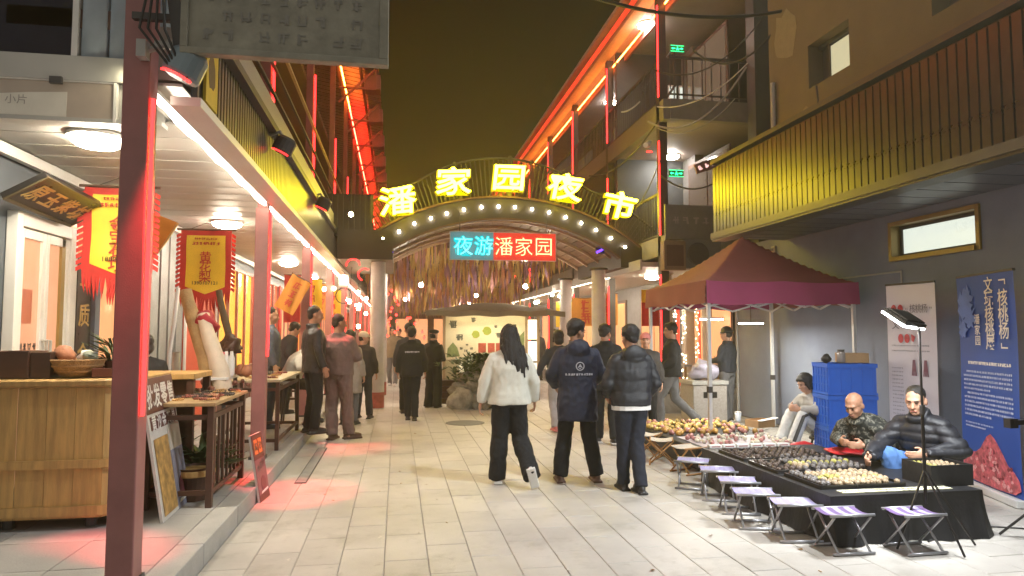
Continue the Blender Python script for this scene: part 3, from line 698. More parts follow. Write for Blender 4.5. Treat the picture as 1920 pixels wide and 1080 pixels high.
# lacquer plaque above the door
q = [on_x(75, 322, -2.78), on_x(192, 376, -2.78), on_x(130, 424, -3.1), on_x(4, 372, -3.1)]
t = thing('name_plaque', 'tilted black lacquer plaque with gold brush characters over the glass door', 'plaque', q[3])
P = Panel(q[3], q[2]-q[3], q[0]-q[3]); Wd = (q[2]-q[3]).length; Hd = (q[0]-q[3]).dot(P.v)
g = MB(); P.slab(g, 0, Wd, 0, Hd, -.05, 0); obj('board', g, m_black, t, world=True, bev=.008)
characters(P, t, m_gold, [(ch, Wd*(.17+.22*k), Hd*.5, .26*Hd/.45, .004, .014, .012) for k, ch in enumerate('原玉紫坊')], shear=.12)
g = MB()
for a0, a1, b0, b1 in ((0, Wd, 0, .025), (0, Wd, Hd-.025, Hd), (0, .025, .025, Hd-.025), (Wd-.025, Wd, .025, Hd-.025)): P.slab(g, a0, a1, b0, b1, .001, .014)
obj('rim', g, mat('dark_gilt', (.08, .06, .03), .4), t, world=True)
# sign panel on the near end fascia with a torn white sheet
P = Panel((-4.9, YE-.002, 3.115), (1, 0, 0), (0, 0, 1)); x1 = on_y(218, 180, YE).x + 4.9
t = thing('fascia_sign', 'grey beige sign panel with a torn white sheet and faint writing at the upper left', 'sign', (-3.4, YE, 3.115))
g = MB(); P.slab(g, 0, x1, 0, .265, .001, .03); obj('board', g, mat('faded_board', (.4, .33, .27), .6, var=.15, scale=3), t, world=True)
x0 = on_y(130, 180, YE).x + 4.9; g = MB(); P.poly(g, [(.1, .008), (x0, .008), (x0, .19), (x0-.25, .175), (x0-.5, .15), (x0-.8, .16), (.1, .14)], .031, .034); obj('torn_sheet', g, mat('paper', (.66, .62, .54), .7, var=.08), t, world=True)
g = MB(); rr = random.Random(11)
P.text(g, '小片', x0-.33, .12, .075, .036, .0)
for k in range(6): P.scribble(g, x0-.5-k*.09, .12, .065, .036, .1, rr)
obj('lettering', g, mat('faint_ink', (.3, .27, .24), .7), t, world=True)['kind'] = 'stuff'
g = MB(); P.slab(g, x1, x1+.02, -.02, .272, .001, .045); P.slab(g, 0, x1-.001, .266, .274, .001, .04); obj('trim', g, m_white, t, world=True)
g = MB(); P.slab(g, x1-.42, x1-.34, .24, .29, .041, .07); obj('clip', g, m_dark, t, world=True)
# small spot lamp under the lintel
c = on_y(243, 134, YE-.1); t = thing('spot_lamp', 'tiny lit white spot lamp on the lintel left of the nearest post', 'lamp', c)
g = MB(); g.lathe([(.03, 0), (.035, .05), (.02, .08)], n=12); obj('housing', g, m_lightmetal, t)
g = MB(); g.ell((0, -.012, -.01), .028, .028, .02); obj('bulb', g, glow('spot_bulb', (1, .9, .6), 60), t, smooth=True)
# flood lights on arms along the gutter: grey drum heads with a red light band
def flood(label, px, py, y, s=1.0, head=mat('grey_blue_plastic', (.2, .26, .29), .4)):
    c = on_x(px, py, y); t = thing('flood_light', label, 'lamp', c, 0, 'drum flood lights along the left canopy')
    g = MB(); R = Matrix.Rotation(math.radians(62), 3, 'X')
    pr = [(.02, .13), (.1, .125), (.125, .09), (.13, -.05), (.12, -.075)]
    n = 18; g.rings([[Vector((r*s*math.cos(2*PI*j/n), r*s*math.sin(2*PI*j/n), z*s)) @ Matrix.Rotation(math.radians(-25), 3, 'Y') for j in range(n)] for r, z in pr]); obj('head', g, head, t, smooth=False, bev=.004)
    g = MB(); pp = [Vector((math.cos(2*PI*j/24)*.118*s, math.sin(2*PI*j/24)*.118*s, -.085*s)) @ Matrix.Rotation(math.radians(-25), 3, 'Y') for j in range(24)]
    g.tube(pp[14:23], .008*s, 6); obj('light_ring', g, m_redglow, t)
    g = MB(); g.tube([(0, 0, .1*s), (-.05*s, .02, .2*s), (-.14*s, .03, .17*s), (-.26*s, .03, .12*s)], .022*s, 8); g.box(-.3*s, -.24*s, -.04, .1, .05*s, .17*s); obj('bracket', g, m_lightmetal, t)
    return t, c
fl = []
for i, (px, py, y, s) in enumerate(((346, 128, -1.25, .85), (532, 276, -1.13, .8), (606, 384, -1.13, .85), (641, 410, -1.13, .9))):
    t, c = flood(['grey blue drum flood light on the nearest post under the metal board', 'dark drum flood light at the second post with a red ring', 'dark drum flood light at the third post', 'dark drum flood light farthest along the left gutter'][i], px, py, y, s, None if False else (mat('grey_blue_plastic', (.2, .26, .29), .4) if i == 0 else m_dark)); fl.append(c)
    if i == 0: g = MB(); g.bar((-.03, 0, .12), (-1.43 - c.x, 4.25 - c.y, .16), .035); obj('arm', g, m_lightmetal, t)
# faded metal board overhead, seen from behind
q0 = on_y(345, 92, 4.1); q1 = on_y(722, 104, 4.1)
t = thing('metal_board', 'weathered grey metal board with raised faint characters hanging overhead beside the nearest post', 'sign', (q0.x, 4.1, q0.z))
P = Panel((q0.x, 4.1, q0.z), (1, 0, 0), (0, 0, 1)); BW = q1.x - q0.x
m_old = mat('weathered_tin', (.26, .245, .19), .55, metal=.25, var=.35, scale=5, bump=.3, bscale=25)
g = MB(); P.slab(g, 0, BW, 0, .8, -.03, 0); obj('sheet', g, m_old, t, world=True)
g = MB()
for a0, a1, b0, b1 in ((-.02, BW+.02, -.025, .012), (BW-.035, BW+.02, .012, .8), (-.02, .02, .012, .8)): P.slab(g, a0, a1, b0, b1, -.05, .02)
obj('rim', g, m_old, t, world=True, bev=.004)
g = MB(); rr = random.Random(21)
for r in range(5):
    for k in range(9):
        if rr.random() < .85: P.scribble(g, .13 + k*(BW-.25)/8.5, .10 + r*.115, .075, .004, .14, rr)
obj('lettering', g, mat('tarnished_letter', (.22, .21, .18), .6), t, world=True)['kind'] = 'stuff'
g = MB(); g.bar(P.p(-.3, .6, -.06), P.p(.1, .6, -.06), .05); g.bar(P.p(-.3, .2, -.06), P.p(.1, .2, -.06), .04); g.bar(P.p(-.02, -.05, -.06), P.p(-.16, .9, -.06), .07); obj('bracket', g, m_dark, t, world=True)
g = MB()
for k in range(4): g.tube([P.p(-.1-.03*k, .75, -.02), P.p(-.12-.02*k, .4, .03), P.p(-.1-.045*k, .1, .02), P.p(-.02-.02*k, -.1, .0), P.p(.02, -.16, -.02)], .008, 5)
tag(obj('cable_bundle', g, m_cable, world=True), 'loose black cables dangling between the nearest post and the metal board', 'cables')
# yellow banner panel on the fascia
q = [on_x(322, 165, -1.25), on_x(404, 240, -1.25), on_x(404, 95, -1.25), on_x(350, 60, -1.25)]
t = thing('yellow_poster', 'yellow and brown poster fixed on the ribbed fascia behind the nearest flood light', 'poster', (-1.25, q[0].y, 3.08))
P = Panel((-1.262, 4.62, 3.08), (0, 1, 0), (0, 0, 1)); L_ = q[1].y - 4.62
g = MB(); P.slab(g, 0, L_, 0, .46, 0, .02); obj('board', g, mat('poster_yellow', (.62, .42, .05), .6, var=.1), t, world=True)
g = MB(); rr = random.Random(4)
P.poly(g, [(L_*.45 + .32*L_*math.cos(k*PI/6)*(.8+.3*rr.random()), .23 + .12*math.sin(k*PI/6)*(.8+.4*rr.random())) for k in range(12)], .02, .022); obj('print', g, m_brown, t, world=True)

# ------------------------------------------------------------------ goods in front of the shops
m_wood = mat('golden_wood', (.50, .30, .10), .5, var=.3, scale=5, stretch=(5, 5, .5), rnd=.16, bump=.15, bscale=30)
m_wood2 = mat('dark_walnut_wood', (.075, .034, .022), .45, var=.25, scale=5, stretch=(1, 1, 4), rnd=.1)
m_tabletop = mat('worn_table_top', (.4, .27, .13), .45, var=.2, scale=4, stretch=(4, 1, 1))
# oval wooden counter built like a tub
t = thing('wooden_counter', 'long golden wood counter of broad boards behind the nearest post', 'counter', (-2.67, 6.05, .15))
ax_, by_ = .66, .55; H0, H1 = .08, 1.02
def oval(k, n, e=0.):
    """point k of n along a rectangle with round corners, evenly spaced along its rim"""
    a, b, r = ax_+e, by_+e, .14+e; segs = [(2*(b-r), 'r'), (PI*r/2, 'c0'), (2*(a-r), 't'), (PI*r/2, 'c1'), (2*(b-r), 'l'), (PI*r/2, 'c2'), (2*(a-r), 'b'), (PI*r/2, 'c3')]
    d = (k/n % 1)*sum(l for l, _ in segs)
    for l, q in segs:
        if d <= l: break
        d -= l
    if q == 'r': return Vector((a, -(b-r)+d, 0))
    if q == 't': return Vector((a-r-d, b, 0))
    if q == 'l': return Vector((-a, b-r-d, 0))
    if q == 'b': return Vector((-(a-r)+d, -b, 0))
    c = {'c0': (a-r, b-r, 0), 'c1': (-(a-r), b-r, 1), 'c2': (-(a-r), -(b-r), 2), 'c3': (a-r, -(b-r), 3)}[q]; th = c[2]*PI/2 + d/r
    return Vector((c[0]+r*math.cos(th), c[1]+r*math.sin(th), 0))
N_ = 24
for k in range(N_):
    a, b = oval(k+.008, N_), oval(k+.992, N_); ai, bi = oval(k+.008, N_, -.04), oval(k+.992, N_, -.04)
    g = MB(); z0, z1 = Vector((0, 0, H0)), Vector((0, 0, H1))
    g.add([a+z0, b+z0, bi+z0, ai+z0, a+z1, b+z1, bi+z1, ai+z1], [(3, 2, 1, 0), (4, 5, 6, 7), (0, 1, 5, 4), (1, 2, 6, 5), (2, 3, 7, 6), (3, 0, 4, 7)]); obj('stave', g, m_wood, t)
for z0, z1, e in ((.1, .17, .02), (.44, .50, .022)):
    g = MB(); n = 60; ro = [oval(k, n, e) for k in range(n)]; ri = [oval(k, n, .003) for k in range(n)]
    z0v, z1v = Vector((0, 0, z0)), Vector((0, 0, z1)); vs = [p+z0v for p in ro] + [p+z1v for p in ro] + [p+z0v for p in ri] + [p+z1v for p in ri]
    fs = []
    for k in range(n): j = (k+1) % n; fs += [(k, j, n+j, n+k), (n+k, n+j, 3*n+j, 3*n+k), (2*n+k, 2*n+j, j, k)]
    g.add(vs, fs); obj('hoop', g, m_wood, t)
g = MB(); n = 60; g.rings([[oval(k, n, .035)+Vector((0, 0, 1.025)) for k in range(n)], [oval(k, n, .045)+Vector((0, 0, 1.04)) for k in range(n)], [oval(k, n, .045)+Vector((0, 0, 1.07)) for k in range(n)], [oval(k, n, .035)+Vector((0, 0, 1.08)) for k in range(n)]]); obj('top', g, m_wood, t)
for sx in (-.6, -.1, .45): g = MB(); g.tube([(sx, -.45, .0), (sx, -.45, .078)], .04, 10); obj('foot', g, m_dark, t)
CT = 1.235
t = thing('side_counter', 'small wooden counter top right of the nearest post, above the maroon poster', 'counter', (-2.0, 6.9, .15)); g = MB(); g.box(-.32, .2, -.3, .3, 1.0, 1.05); obj('top', g, m_wood, t, bev=.005)
for sx in (-.28, .16):
    for sy in (-.26, .26): g = MB(); g.box(sx-.03, sx+.03, sy-.03, sy+.03, 0, .998); obj('leg', g, m_wood2, t)
g = MB(); g.box(-.25, .13, -.24, -.22, .1, .998); obj('front_panel', g, m_wood2, t)
def crate_box(name, label, cat, px0, px1, y, h, m, d=.3):
    a, b = on_y(px0, 690, y), on_y(px1, 690, y); t = thing(name, label, cat, ((a.x+b.x)/2, y, CT)); w = (b.x-a.x)/2
    g = MB(); 
    for u in ((-w, w, 0, .012, 0, h), (-w, w, d-.012, d, 0, h), (-w, -w+.012, .012, d-.012, 0, h), (w-.012, w, .012, d-.012, 0, h)): g.box(*u)
    obj('sides', g, m, t, bev=.003); g = MB(); g.box(-w+.012, w-.012, .012, d-.012, 0, .012); obj('base', g, m, t); return t
crate_box('wooden_box', 'large dark brown open box at the left end of the wooden counter', 'box', -30, 52, 5.6, .2, m_wood2)
crate_box('wooden_box', 'smaller dark brown box beside the first, left of the woven basket', 'box', 56, 94, 5.62, .19, m_wood2)
crate_box('wooden_tray', 'low red brown tray right of the woven basket on the counter', 'tray', 172, 218, 5.62, .07, mat('red_brown_wood', (.16, .05, .03), .4))
c = on_y(146, 694, 5.75); t = thing('woven_basket', 'round woven basket heaped with small goods on the wooden counter', 'basket', (c.x, 5.75, CT))
m_wick = mat('wicker', (.42, .24, .1), .6, var=.3, scale=30, bump=.8, bscale=90)
g = MB(); g.lathe([(.1, 0), (.14, .03), (.17, .08), (.185, .13), (.178, .13), (.16, .08), (.13, .04), (.001, .03)], n=24, cap=False); obj('bowl', g, m_wick, t)
for r_, z in ((.186, .13), (.173, .085), (.15, .045)): g = MB(); g.tube([(r_*math.cos(k*PI/14), r_*math.sin(k*PI/14), z) for k in range(29)], .008, 5); obj('rim', g, m_wick, t)
def rock_mesh(name, r, m, seed=0, sub=2, amp=.3, sc=3.):
    bm = bmesh.new(); bmesh.ops.create_icosphere(bm, subdivisions=sub, radius=r)
    for v in bm.verts:
        n_ = noise.noise(v.co/r*sc*.4 + Vector((seed*3.1, seed*1.7, seed))) + .5*noise.noise(v.co/r*sc + Vector((seed, 0, 0))); v.co *= 1 + amp*n_
    me = bpy.data.meshes.new(name); bm.to_mesh(me); bm.free(); me.materials.append(m); me.polygons.foreach_set('use_smooth', [True]*len(me.polygons)); return me
for i, (dx, dy, z, r, lab, m) in enumerate(((-.09, 0, .17, .07, 'reddish carved lump at the left side of the woven basket', mat('terracotta', (.4, .16, .08), .6, var=.25, bump=.4)), (.05, .02, .15, .06, 'pale folded packet in the middle of the woven basket', m_white), (.1, -.04, .15, .05, 'grey green carved piece at the right of the woven basket', mat('jade_grey', (.22, .24, .18), .4)))):
    o = obj('carved_lump', None, None, None, mesh=rock_mesh('carved_lump', r, m, i, 2, .35)); o.location = (c.x+dx, 5.75+dy, CT+z); tag(o, lab, 'carving')
# potted plant at the right end of the counter
def leafy(mb, base, n, L, w, spread, rr, up=.6):
    for k in range(n):
        a = rr.uniform(0, 2*PI); d = Vector((math.cos(a)*spread, math.sin(a)*spread, up*rr.uniform(.4, 1.2))).normalized(); side = Vector((-d.y, d.x, 0)).normalized() if abs(d.z) < .99 else Vector((1, 0, 0))
        l = L*rr.uniform(.5, 1.1); p0 = Vector(base) + Vector((rr.uniform(-.02, .02), rr.uniform(-.02, .02), 0)); p1 = p0 + d*l*.55; p2 = p0 + d*l + Vector((0, 0, -l*.25*rr.random()))
        mb.add([p0, p1 - side*w, p2, p1 + side*w], [(0, 1, 2, 3)])
m_leaf = mat('plant_leaf', (.06, .10, .035), .5, var=.35, scale=9, rnd=.1); m_pot = mat('clay_pot', (.12, .05, .035), .5)
def plant(label, x, y, z, n, L, w, pot=.09, name='potted_plant'):
    t = thing(name, label, 'plant', (x, y, z)); g = MB(); g.lathe([(pot*.7, 0), (pot, pot*1.3), (pot*.9, pot*1.3), (pot*.8, pot*1.1), (.001, pot*1.05)], n=18, cap=False); obj('pot', g, m_pot, t)
    g = MB(); rr = random.Random(int(x*100)); 
    for q in range(3): leafy(g, (rr.uniform(-.03, .03), rr.uniform(-.03, .03), pot*1.1 + q*.06), n//3, L, w, .8, rr)
    l = obj('foliage', g, m_leaf, t); l['kind'] = 'stuff'
plant('thin leaved plant in a clay pot at the right end of the counter', on_y(213, 690, 5.9).x, 5.9, CT, 70, .3, .012)
plant('green plant in a pot behind the bead table', -2.15, 6.75, .15, 150, .5, .022, .16)
plant('leafy green plant on the floor under the dark bead table', -1.72, 6.65, .15, 130, .42, .03, .13)

# bead table: dark frame with rails, worn top
def table(label, x0, x1, y0, y1, z, m_top, m_leg, rails=True, leg=.05, slats=False):
    t = thing('display_table', label, 'table', ((x0+x1)/2, (y0+y1)/2, .15)); hx, hy = (x1-x0)/2, (y1-y0)/2; h = z - .15
    g = MB(); g.box(-hx-.04, hx+.04, -hy-.04, hy+.04, h-.03, h); obj('tabletop', g, m_top, t, bev=.004)
    for sx in (-1, 1):
        for sy in (-1, 1): g = MB(); g.box(sx*hx - leg/2, sx*hx + leg/2, sy*hy - leg/2, sy*hy + leg/2, 0, h-.033); obj('leg', g, m_leg, t, bev=.003)
    for zz in (.12, h-.12):
        for sx in (-1, 1): g = MB(); g.box(sx*hx-.014, sx*hx+.014, -hy+leg/2, hy-leg/2, zz-.02, zz+.02); obj('rail', g, m_leg, t)
        for sy in (-1, 1): g = MB(); g.box(-hx+leg/2, hx-leg/2, sy*hy-.014, sy*hy+.014, zz-.02, zz+.02); obj('rail', g, m_leg, t)
    if slats:
        for k in range(7): g = MB(); y = -hy+.12+k*(2*hy-.24)/6; g.box(hx-.01, hx+.01, y-.018, y+.018, .143, h-.143); obj('slat', g, m_leg, t)
    return t
BX0, BX1, BY0, BY1, BZ = -1.98, -1.5, 6.0, 7.15, 1.0
table('dark wooden table spread with bead strands between the first two posts', BX0, BX1, BY0, BY1, BZ, m_tabletop, m_wood2, slats=True)
def bead_ring(r, br, n, m, name='bead_bracelet'):
    mb = MB()
    for k in range(n): a = 2*PI*k/n; mb.ell((r*math.cos(a)*1.0, r*math.sin(a), br), br, br, br, 7, 5)
    me = mb.mesh(name); me.materials.append(m); me.polygons.foreach_set('use_smooth', [True]*len(me.polygons)); return me
bm_ = [bead_ring(.045, .009, 16, mat('red_bead', (.22, .05, .03), .3, rnd=.2)), bead_ring(.04, .0085, 15, mat('amber_bead', (.5, .28, .1), .3, rnd=.2)), bead_ring(.05, .0105, 15, mat('black_bead', (.03, .02, .02), .25, rnd=.2))]
rr = random.Random(8)
for k in range(46):
    q = rr.randrange(3); x = rr.uniform(BX0, BX1); y = rr.uniform(BY0, BY1)
    o = obj('bead_bracelet', None, None, None, mesh=bm_[q]); o.location = (x, y, BZ + .0015 + .004*(k % 4)); o.rotation_euler = (rr.uniform(-.12, .12), rr.uniform(-.12, .12), rr.uniform(0, 3)); o.scale = (rr.uniform(.8, 1.2),)*3
    tag(o, ['red brown', 'amber', 'black'][q] + ' bead bracelet lying on the dark wooden bead table', 'bracelet', ['red brown', 'amber', 'black'][q] + ' bracelets on the bead table')
for i, (px, py, s) in enumerate(((384, 722, .075), (372, 738, .05), (395, 735, .06), (440, 722, .05), (455, 718, .045), (465, 724, .04))):
    c = on_z(px, py, BZ); o = obj('carved_bead', None, None, None, mesh=rock_mesh('carved_bead', s*.55, mat('rosewood_carving', (.17, .055, .035), .4, var=.3, bump=.4), i+3, 2, .4)); o.location = (c.x, c.y, BZ + s*.45)
    tag(o, ['largest dark red carving at the near edge of the bead table', 'small carving left of the largest one on the bead table', 'round carving right of the largest one on the bead table', 'middle carving toward the far end of the bead table', 'carving next to the second post on the bead table', 'small carving at the far right corner of the bead table'][i], 'carving')
c = on_z(348, 738, BZ); g = MB(); rr2 = random.Random(5)
for q in range(60): leafy(g, (rr2.uniform(-.14, .1), rr2.uniform(-.1, .1), 0), 3, .09, .012, .9, rr2, .5)
o = obj('green_cloth', g, mat('green_tassel', (.06, .11, .06), .7, var=.3)); o.location = (c.x, c.y, BZ+.004); tag(o, 'heap of green tassels at the left corner of the bead table', 'tassels')
c = on_z(362, 706, BZ); 
# bamboo basket on the floor below the table
t = thing('bucket', 'brown tub on the floor under the bead table', 'tub', (-1.7, 6.3, .15)); g = MB(); g.lathe([(.1, 0), (.15, .26), (.165, .28), (.15, .28), (.1, .03), (.001, .03)], n=22, cap=False); obj('body', g, m_wood2, t)
g = MB(); g.lathe([(.166, .21), (.17, .22), (.17, .25), (.166, .26)], n=22); obj('hoop', g, m_wood, t)
# two tall leaning logs and the stall gear behind the table
def log(label, p0, p1, r0, r1, m):
    p0, p1 = Vector(p0), Vector(p1); g = MB(); rr = random.Random(int(r0*1000)); pts, rs = [], []
    for k in range(9):
        u = k/8; pts.append(p0.lerp(p1, u) + Vector((.02*math.sin(u*5), .02*math.cos(u*4), 0))); rs.append((r0+(r1-r0)*u)*(1+rr.uniform(-.08, .08)))
    g.tube(pts, rs, 12); o = obj('leaning_log', g, m, world=True, smooth=True); tag(o, label, 'log', 'logs leaning behind the bead table'); return o
log('tan bark log leaning behind the bead table', on_y(400, 745, 8.1), on_y(352, 545, 8.3), .11, .07, mat('tan_bark', (.42, .27, .12), .7, var=.3, scale=8, bump=.8, bscale=30))
log('pale peeled log leaning right of the tan one', on_y(418, 740, 8.0), on_y(385, 590, 8.2), .105, .07, mat('peeled_wood', (.66, .55, .42), .6, var=.15, scale=5, bump=.5, bscale=20))
log('thin dark log leaning right of the pale one', on_y(436, 690, 9.2), on_y(414, 545, 9.3), .05, .04, mat('dark_bark', (.12, .085, .05), .8, var=.3))
g = MB(); g.tube([on_y(334, 540, 8.0), on_y(326, 610, 7.9), on_y(318, 660, 7.9), on_y(316, 720, 7.9)], .022, 8); tag(obj('white_pipe', g, m_white, world=True, smooth=True), 'bent white pipe standing left of the leaning logs', 'pipe')
g = MB(); g.tube([on_y(330, 660, 8.4), on_y(330, 760, 8.4)], .04, 10); tag(obj('grey_pipe', g, m_lightmetal, world=True, smooth=True), 'straight grey pipe between the white pipe and the plant', 'pipe')
t = thing('red_bundle', 'crumpled red cloth bundle on top of the pale log', 'cloth', on_y(385, 605, 8.25)); 
o = obj('cloth', None, None, t, mesh=rock_mesh('cloth', .13, mat('crimson_cloth', (.4, .02, .04), .7, var=.3), 9, 3, .5))
t = thing('side_table', 'white topped low stand behind the far end of the bead table', 'table', (-2.25, 8.25, .15))
g = MB(); g.box(-.42, .42, -.3, .3, .9, .93); obj('tabletop', g, m_white, t, bev=.004)
for sx in (-.38, .38):
    for sy in (-.26, .26): g = MB(); g.box(sx-.02, sx+.02, sy-.02, sy+.02, 0, .897); obj('leg', g, m_dark, t)
def goods(name, label, cat, px, py_, y, z, w, d, h, m):
    c = on_y(px, py_, y); t = thing(name, label, cat, (c.x, y, z)); g = MB(); g.box(-w/2, w/2, -d/2, d/2, 0, h); obj('body', g, m, t, bev=.006)
    g = MB(); g.box(-w*.35, w*.35, -d/2-.003, -d/2-.001, h*.3, h*.65); obj('panel', g, m_white if m is not m_white else m_post, t); return t
goods('gift_box', 'pink red gift box on the white stand behind the bead table', 'box', 408, 690, 8.15, 1.082, .2, .1, .27, mat('pink_card', (.6, .06, .11), .5))
for i, px in enumerate((424, 434)):
    c = on_y(px, 680, 8.1); t = thing('white_bottle', ['left', 'right'][i] + ' white bottle of the pair beside the pink gift box', 'bottle', (c.x, 8.1, 1.082)); g = MB(); g.lathe([(.032, 0), (.036, .02), (.036, .2), (.02, .24), (.016, .28)], n=14); obj('body', g, m_white, t, smooth=True)
    g = MB(); g.lathe([(.019, .281), (.019, .31)], n=12); obj('cap', g, m_brown, t)
c = on_y(432, 640, 8.4); o = obj('driftwood_carving', None, None, None, mesh=rock_mesh('driftwood_carving', .12, m_wood2, 12, 3, .8)); o.location = (c.x, 8.4, 1.42); tag(o, 'dark twisted root carving above the white bottles', 'carving')
t = thing('carving_stand', 'slim stand carrying the dark root carving', 'stand', (c.x, 8.4, 1.083)); g = MB(); g.lathe([(.07, 0), (.07, .02), (.015, .03), (.015, .22), (.05, .235), (.05, .25)], n=14); obj('body', g, m_wood2, t)
for i, (px, y) in enumerate(((452, 8.3), (462, 8.15), (470, 8.35))):
    c = on_y(px, 700, y); o = obj('carved_lump', None, None, None, mesh=rock_mesh('carved_lump', .07, mat('terracotta', (.4, .16, .08)), 20+i, 2, .35)); o.location = (c.x, y, 1.14); tag(o, ['left', 'middle', 'right'][i] + ' of three reddish lumps beside the second post on the white stand', 'carving')
# second display table with a pale top
table('pale topped display table between the second and third posts', -2.2, -1.42, 8.7, 10.4, 1.0, mat('pale_top', (.6, .5, .3), .4, var=.12), m_wood2, leg=.045)
for k in range(24):
    q = rr.randrange(3); o = obj('bead_bracelet', None, None, None, mesh=bm_[q]); o.location = (rr.uniform(-2.1, -1.5), rr.uniform(8.8, 10.3), 1.0015 + .004*(k % 4)); o.rotation_euler = (0, 0, rr.uniform(0, 3)); o.scale = (1.2,)*3
    tag(o, ['red brown', 'amber', 'black'][q] + ' bead bracelet on the pale topped second table', 'bracelet', ['red brown', 'amber', 'black'][q] + ' bracelets on the pale table')
for i in range(3):
    table(['third', 'fourth', 'fifth'][i] + ' display table in the left arcade beyond the standing shoppers', -2.3, -1.7, 14 + i*4.0, 15.8 + i*4.0, .95, m_tabletop, m_wood2)
# posters leaning at the platform edge
def poster(label, a, b, ha, lean, build, thick=.02, h=1.0):
    a, b = Vector(a), Vector(b); u = (b-a); w = u.length; u.normalize(); n = Vector((u.y, -u.x, 0)); v = (Vector((0, 0, 1))*math.cos(lean) - n*math.sin(lean))
    P = Panel(a, u, v); t = thing('leaning_poster', label, 'poster', a); g = MB(); P.slab(g, 0, w, 0, h, -thick, 0); obj('board', g, mat('poster_edge', (.6, .57, .52), .6), t, world=True); build(P, w, h, t); return t
m_maroon = mat('maroon_print', (.11, .03, .025), .5); m_grey = mat('lilac_grey_print', (.2, .2, .26), .5, var=.1); m_photo = mat('photo_print', (.42, .25, .08), .5, var=.7, scale=14); m_beige = mat('beige_print', (.48, .45, .38), .5)
def bA(P, w, h, t):
    g = MB(); P.slab(g, .0, w, h*.75, h, .001, .004); P.slab(g, w*.06, w*.95, h*.635, h*.73, .001, .004); obj('print', g, m_maroon, t, world=True)
    g = MB(); P.slab(g, w*.56, w, h*.0, h*.44, .001, .0035); obj('print', g, m_grey, t, world=True)
    g = MB(); P.slab(g, w*.56, w, .442*h, .62*h, .001, .0035); obj('print', g, m_beige, t, world=True)
    g = MB(); P.slab(g, w*.07, w*.53, h*.03, h*.57, .0036, .006); obj('photo', g, m_photo, t, world=True)
    characters(P, t, m_white, [(ch, w*(.15+.235*k), h*.87, w*.26, .006, .022) for k, ch in enumerate('批发零售')], sx=.85)
    characters(P, t, m_white, [(ch, w*(.16+.17*k), h*.683, w*.17, .006, .02) for k, ch in enumerate('黄沙金茶具')], sx=.85)
    g = MB(); P.poly(g, [(w*.8+w*.13*math.cos(k*PI/8), h*.14+w*.13*math.sin(k*PI/8)) for k in range(16)], .005, .007); P.poly(g, [(w*.74, h*.195), (w*.87, h*.195), (w*.83, h*.225), (w*.78, h*.225)], .005, .0075); obj('teapot_print', g, mat('plum_print', (.16, .04, .05), .5), t, world=True)
    g = MB(); P.poly(g, [(w*.6, h*.04), (w*.97, h*.05), (w*.94, h*.07), (w*.64, h*.065)], .0075, .009); obj('saucer_print', g, m_white, t, world=True)
def bC(P, w, h, t):
    g = MB(); P.slab(g, 0, w, h*.62, h, .001, .004); P.slab(g, 0, w, h*.0, h*.1, .001, .004); obj('print', g, m_maroon, t, world=True)
    g = MB(); P.slab(g, 0, w, h*.1, h*.618, .001, .004); obj('print', g, mat('dusky_print', (.2, .09, .1), .5), t, world=True)
    g = MB(); P.slab(g, w*.14, w*.45, h*.7, h*.92, .005, .007); P.slab(g, w*.55, w*.86, h*.7, h*.92, .005, .007); obj('square_print', g, mat('orange_print', (.7, .2, .05), .5), t, world=True)
    g = MB()
    characters(P, t, m_black, [(ch, w*(.3+.41*k), h*.81, w*.28, .008, .02) for k, ch in enumerate('紫砂')] + [(ch, w*(.28+.23*k), h*(.49+.03*k), w*.24, .006, .02) for k, ch in enumerate('九五折')])
    g = MB(); P.poly(g, [(w*.55+w*.24*math.cos(k*PI/8), h*.24+w*.24*math.sin(k*PI/8)) for k in range(16)], .005, .007); obj('teapot_print', g, mat('plum_print', (.16, .04, .05), .5), t, world=True)
    g = MB(); P.poly(g, [(w*.2, h*.11), (w*.9, h*.13), (w*.85, h*.16), (w*.25, h*.14)], .0075, .009); obj('saucer_print', g, m_white, t, world=True)
a, b = on_z(306, 981, .153), on_z(356, 936, .153)
poster('tall leaning poster with white characters on maroon above a food photo', a, b, 0, .17, bA, h=1.08)
a, b = on_z(488, 943, .002), on_z(520, 917, .002)
poster('small maroon poster with orange squares and a teapot, leaning on the second post', a, a + (b-a).normalized()*.3, 0, .17, bC, h=.62)

# ------------------------------------------------------------------ bulb strings near the far left posts
m_bulb = glow('warm_bulb', (1, .74, .42), 46)
def bulb(name, label, c, r, group, m=None):
    t = thing(name, label, 'bulb', c, 0, group); g = MB(); g.ell((0, 0, 0), r, r, r*1.15, 12, 8); obj('globe', g, m or m_bulb, t, smooth=True)
    g = MB(); g.lathe([(r*.4, r*1.0), (r*.4, r*1.6), (r*.2, r*1.9)], n=8); obj('socket', g, m_dark, t); return t
spots = [(658, 402, 13.0), (655, 565, 14.6), (672, 548, 17), (674, 572, 17), (672, 578, 15), (687, 560, 18), (672, 612, 15.5), (686, 588, 18), (645, 520, 14), (608, 542, 15), (626, 541, 16)]
for i, (px, py, y) in enumerate(spots):
    bulb('hanging_bulb', 'lone round bulb hanging at the left gutter beside the arch' if i == 0 else 'warm globe bulb in the string hanging left of the round arch pillar', on_y(px, py, y), .042, 'string bulbs left of the arch pillar' if i else None)
g = MB()
for a, b in ((0, 0),): pass
pts = [on_y(px, py-9, y) for px, py, y in ((640, 515, 14), (672, 540, 15), (674, 560, 15), (672, 600, 15.3), (672, 606, 15.5))]
g.tube(pts, .006, 5); g.tube([on_y(658, 392, 13), on_y(660, 340, 13)], .006, 5); g.tube([on_y(655, 558, 14.6), on_y(660, 500, 14.6)], .006, 5); tag(obj('bulb_wire', g, m_cable, world=True), 'thin black wire carrying the globe bulbs left of the arch pillar', 'wire')
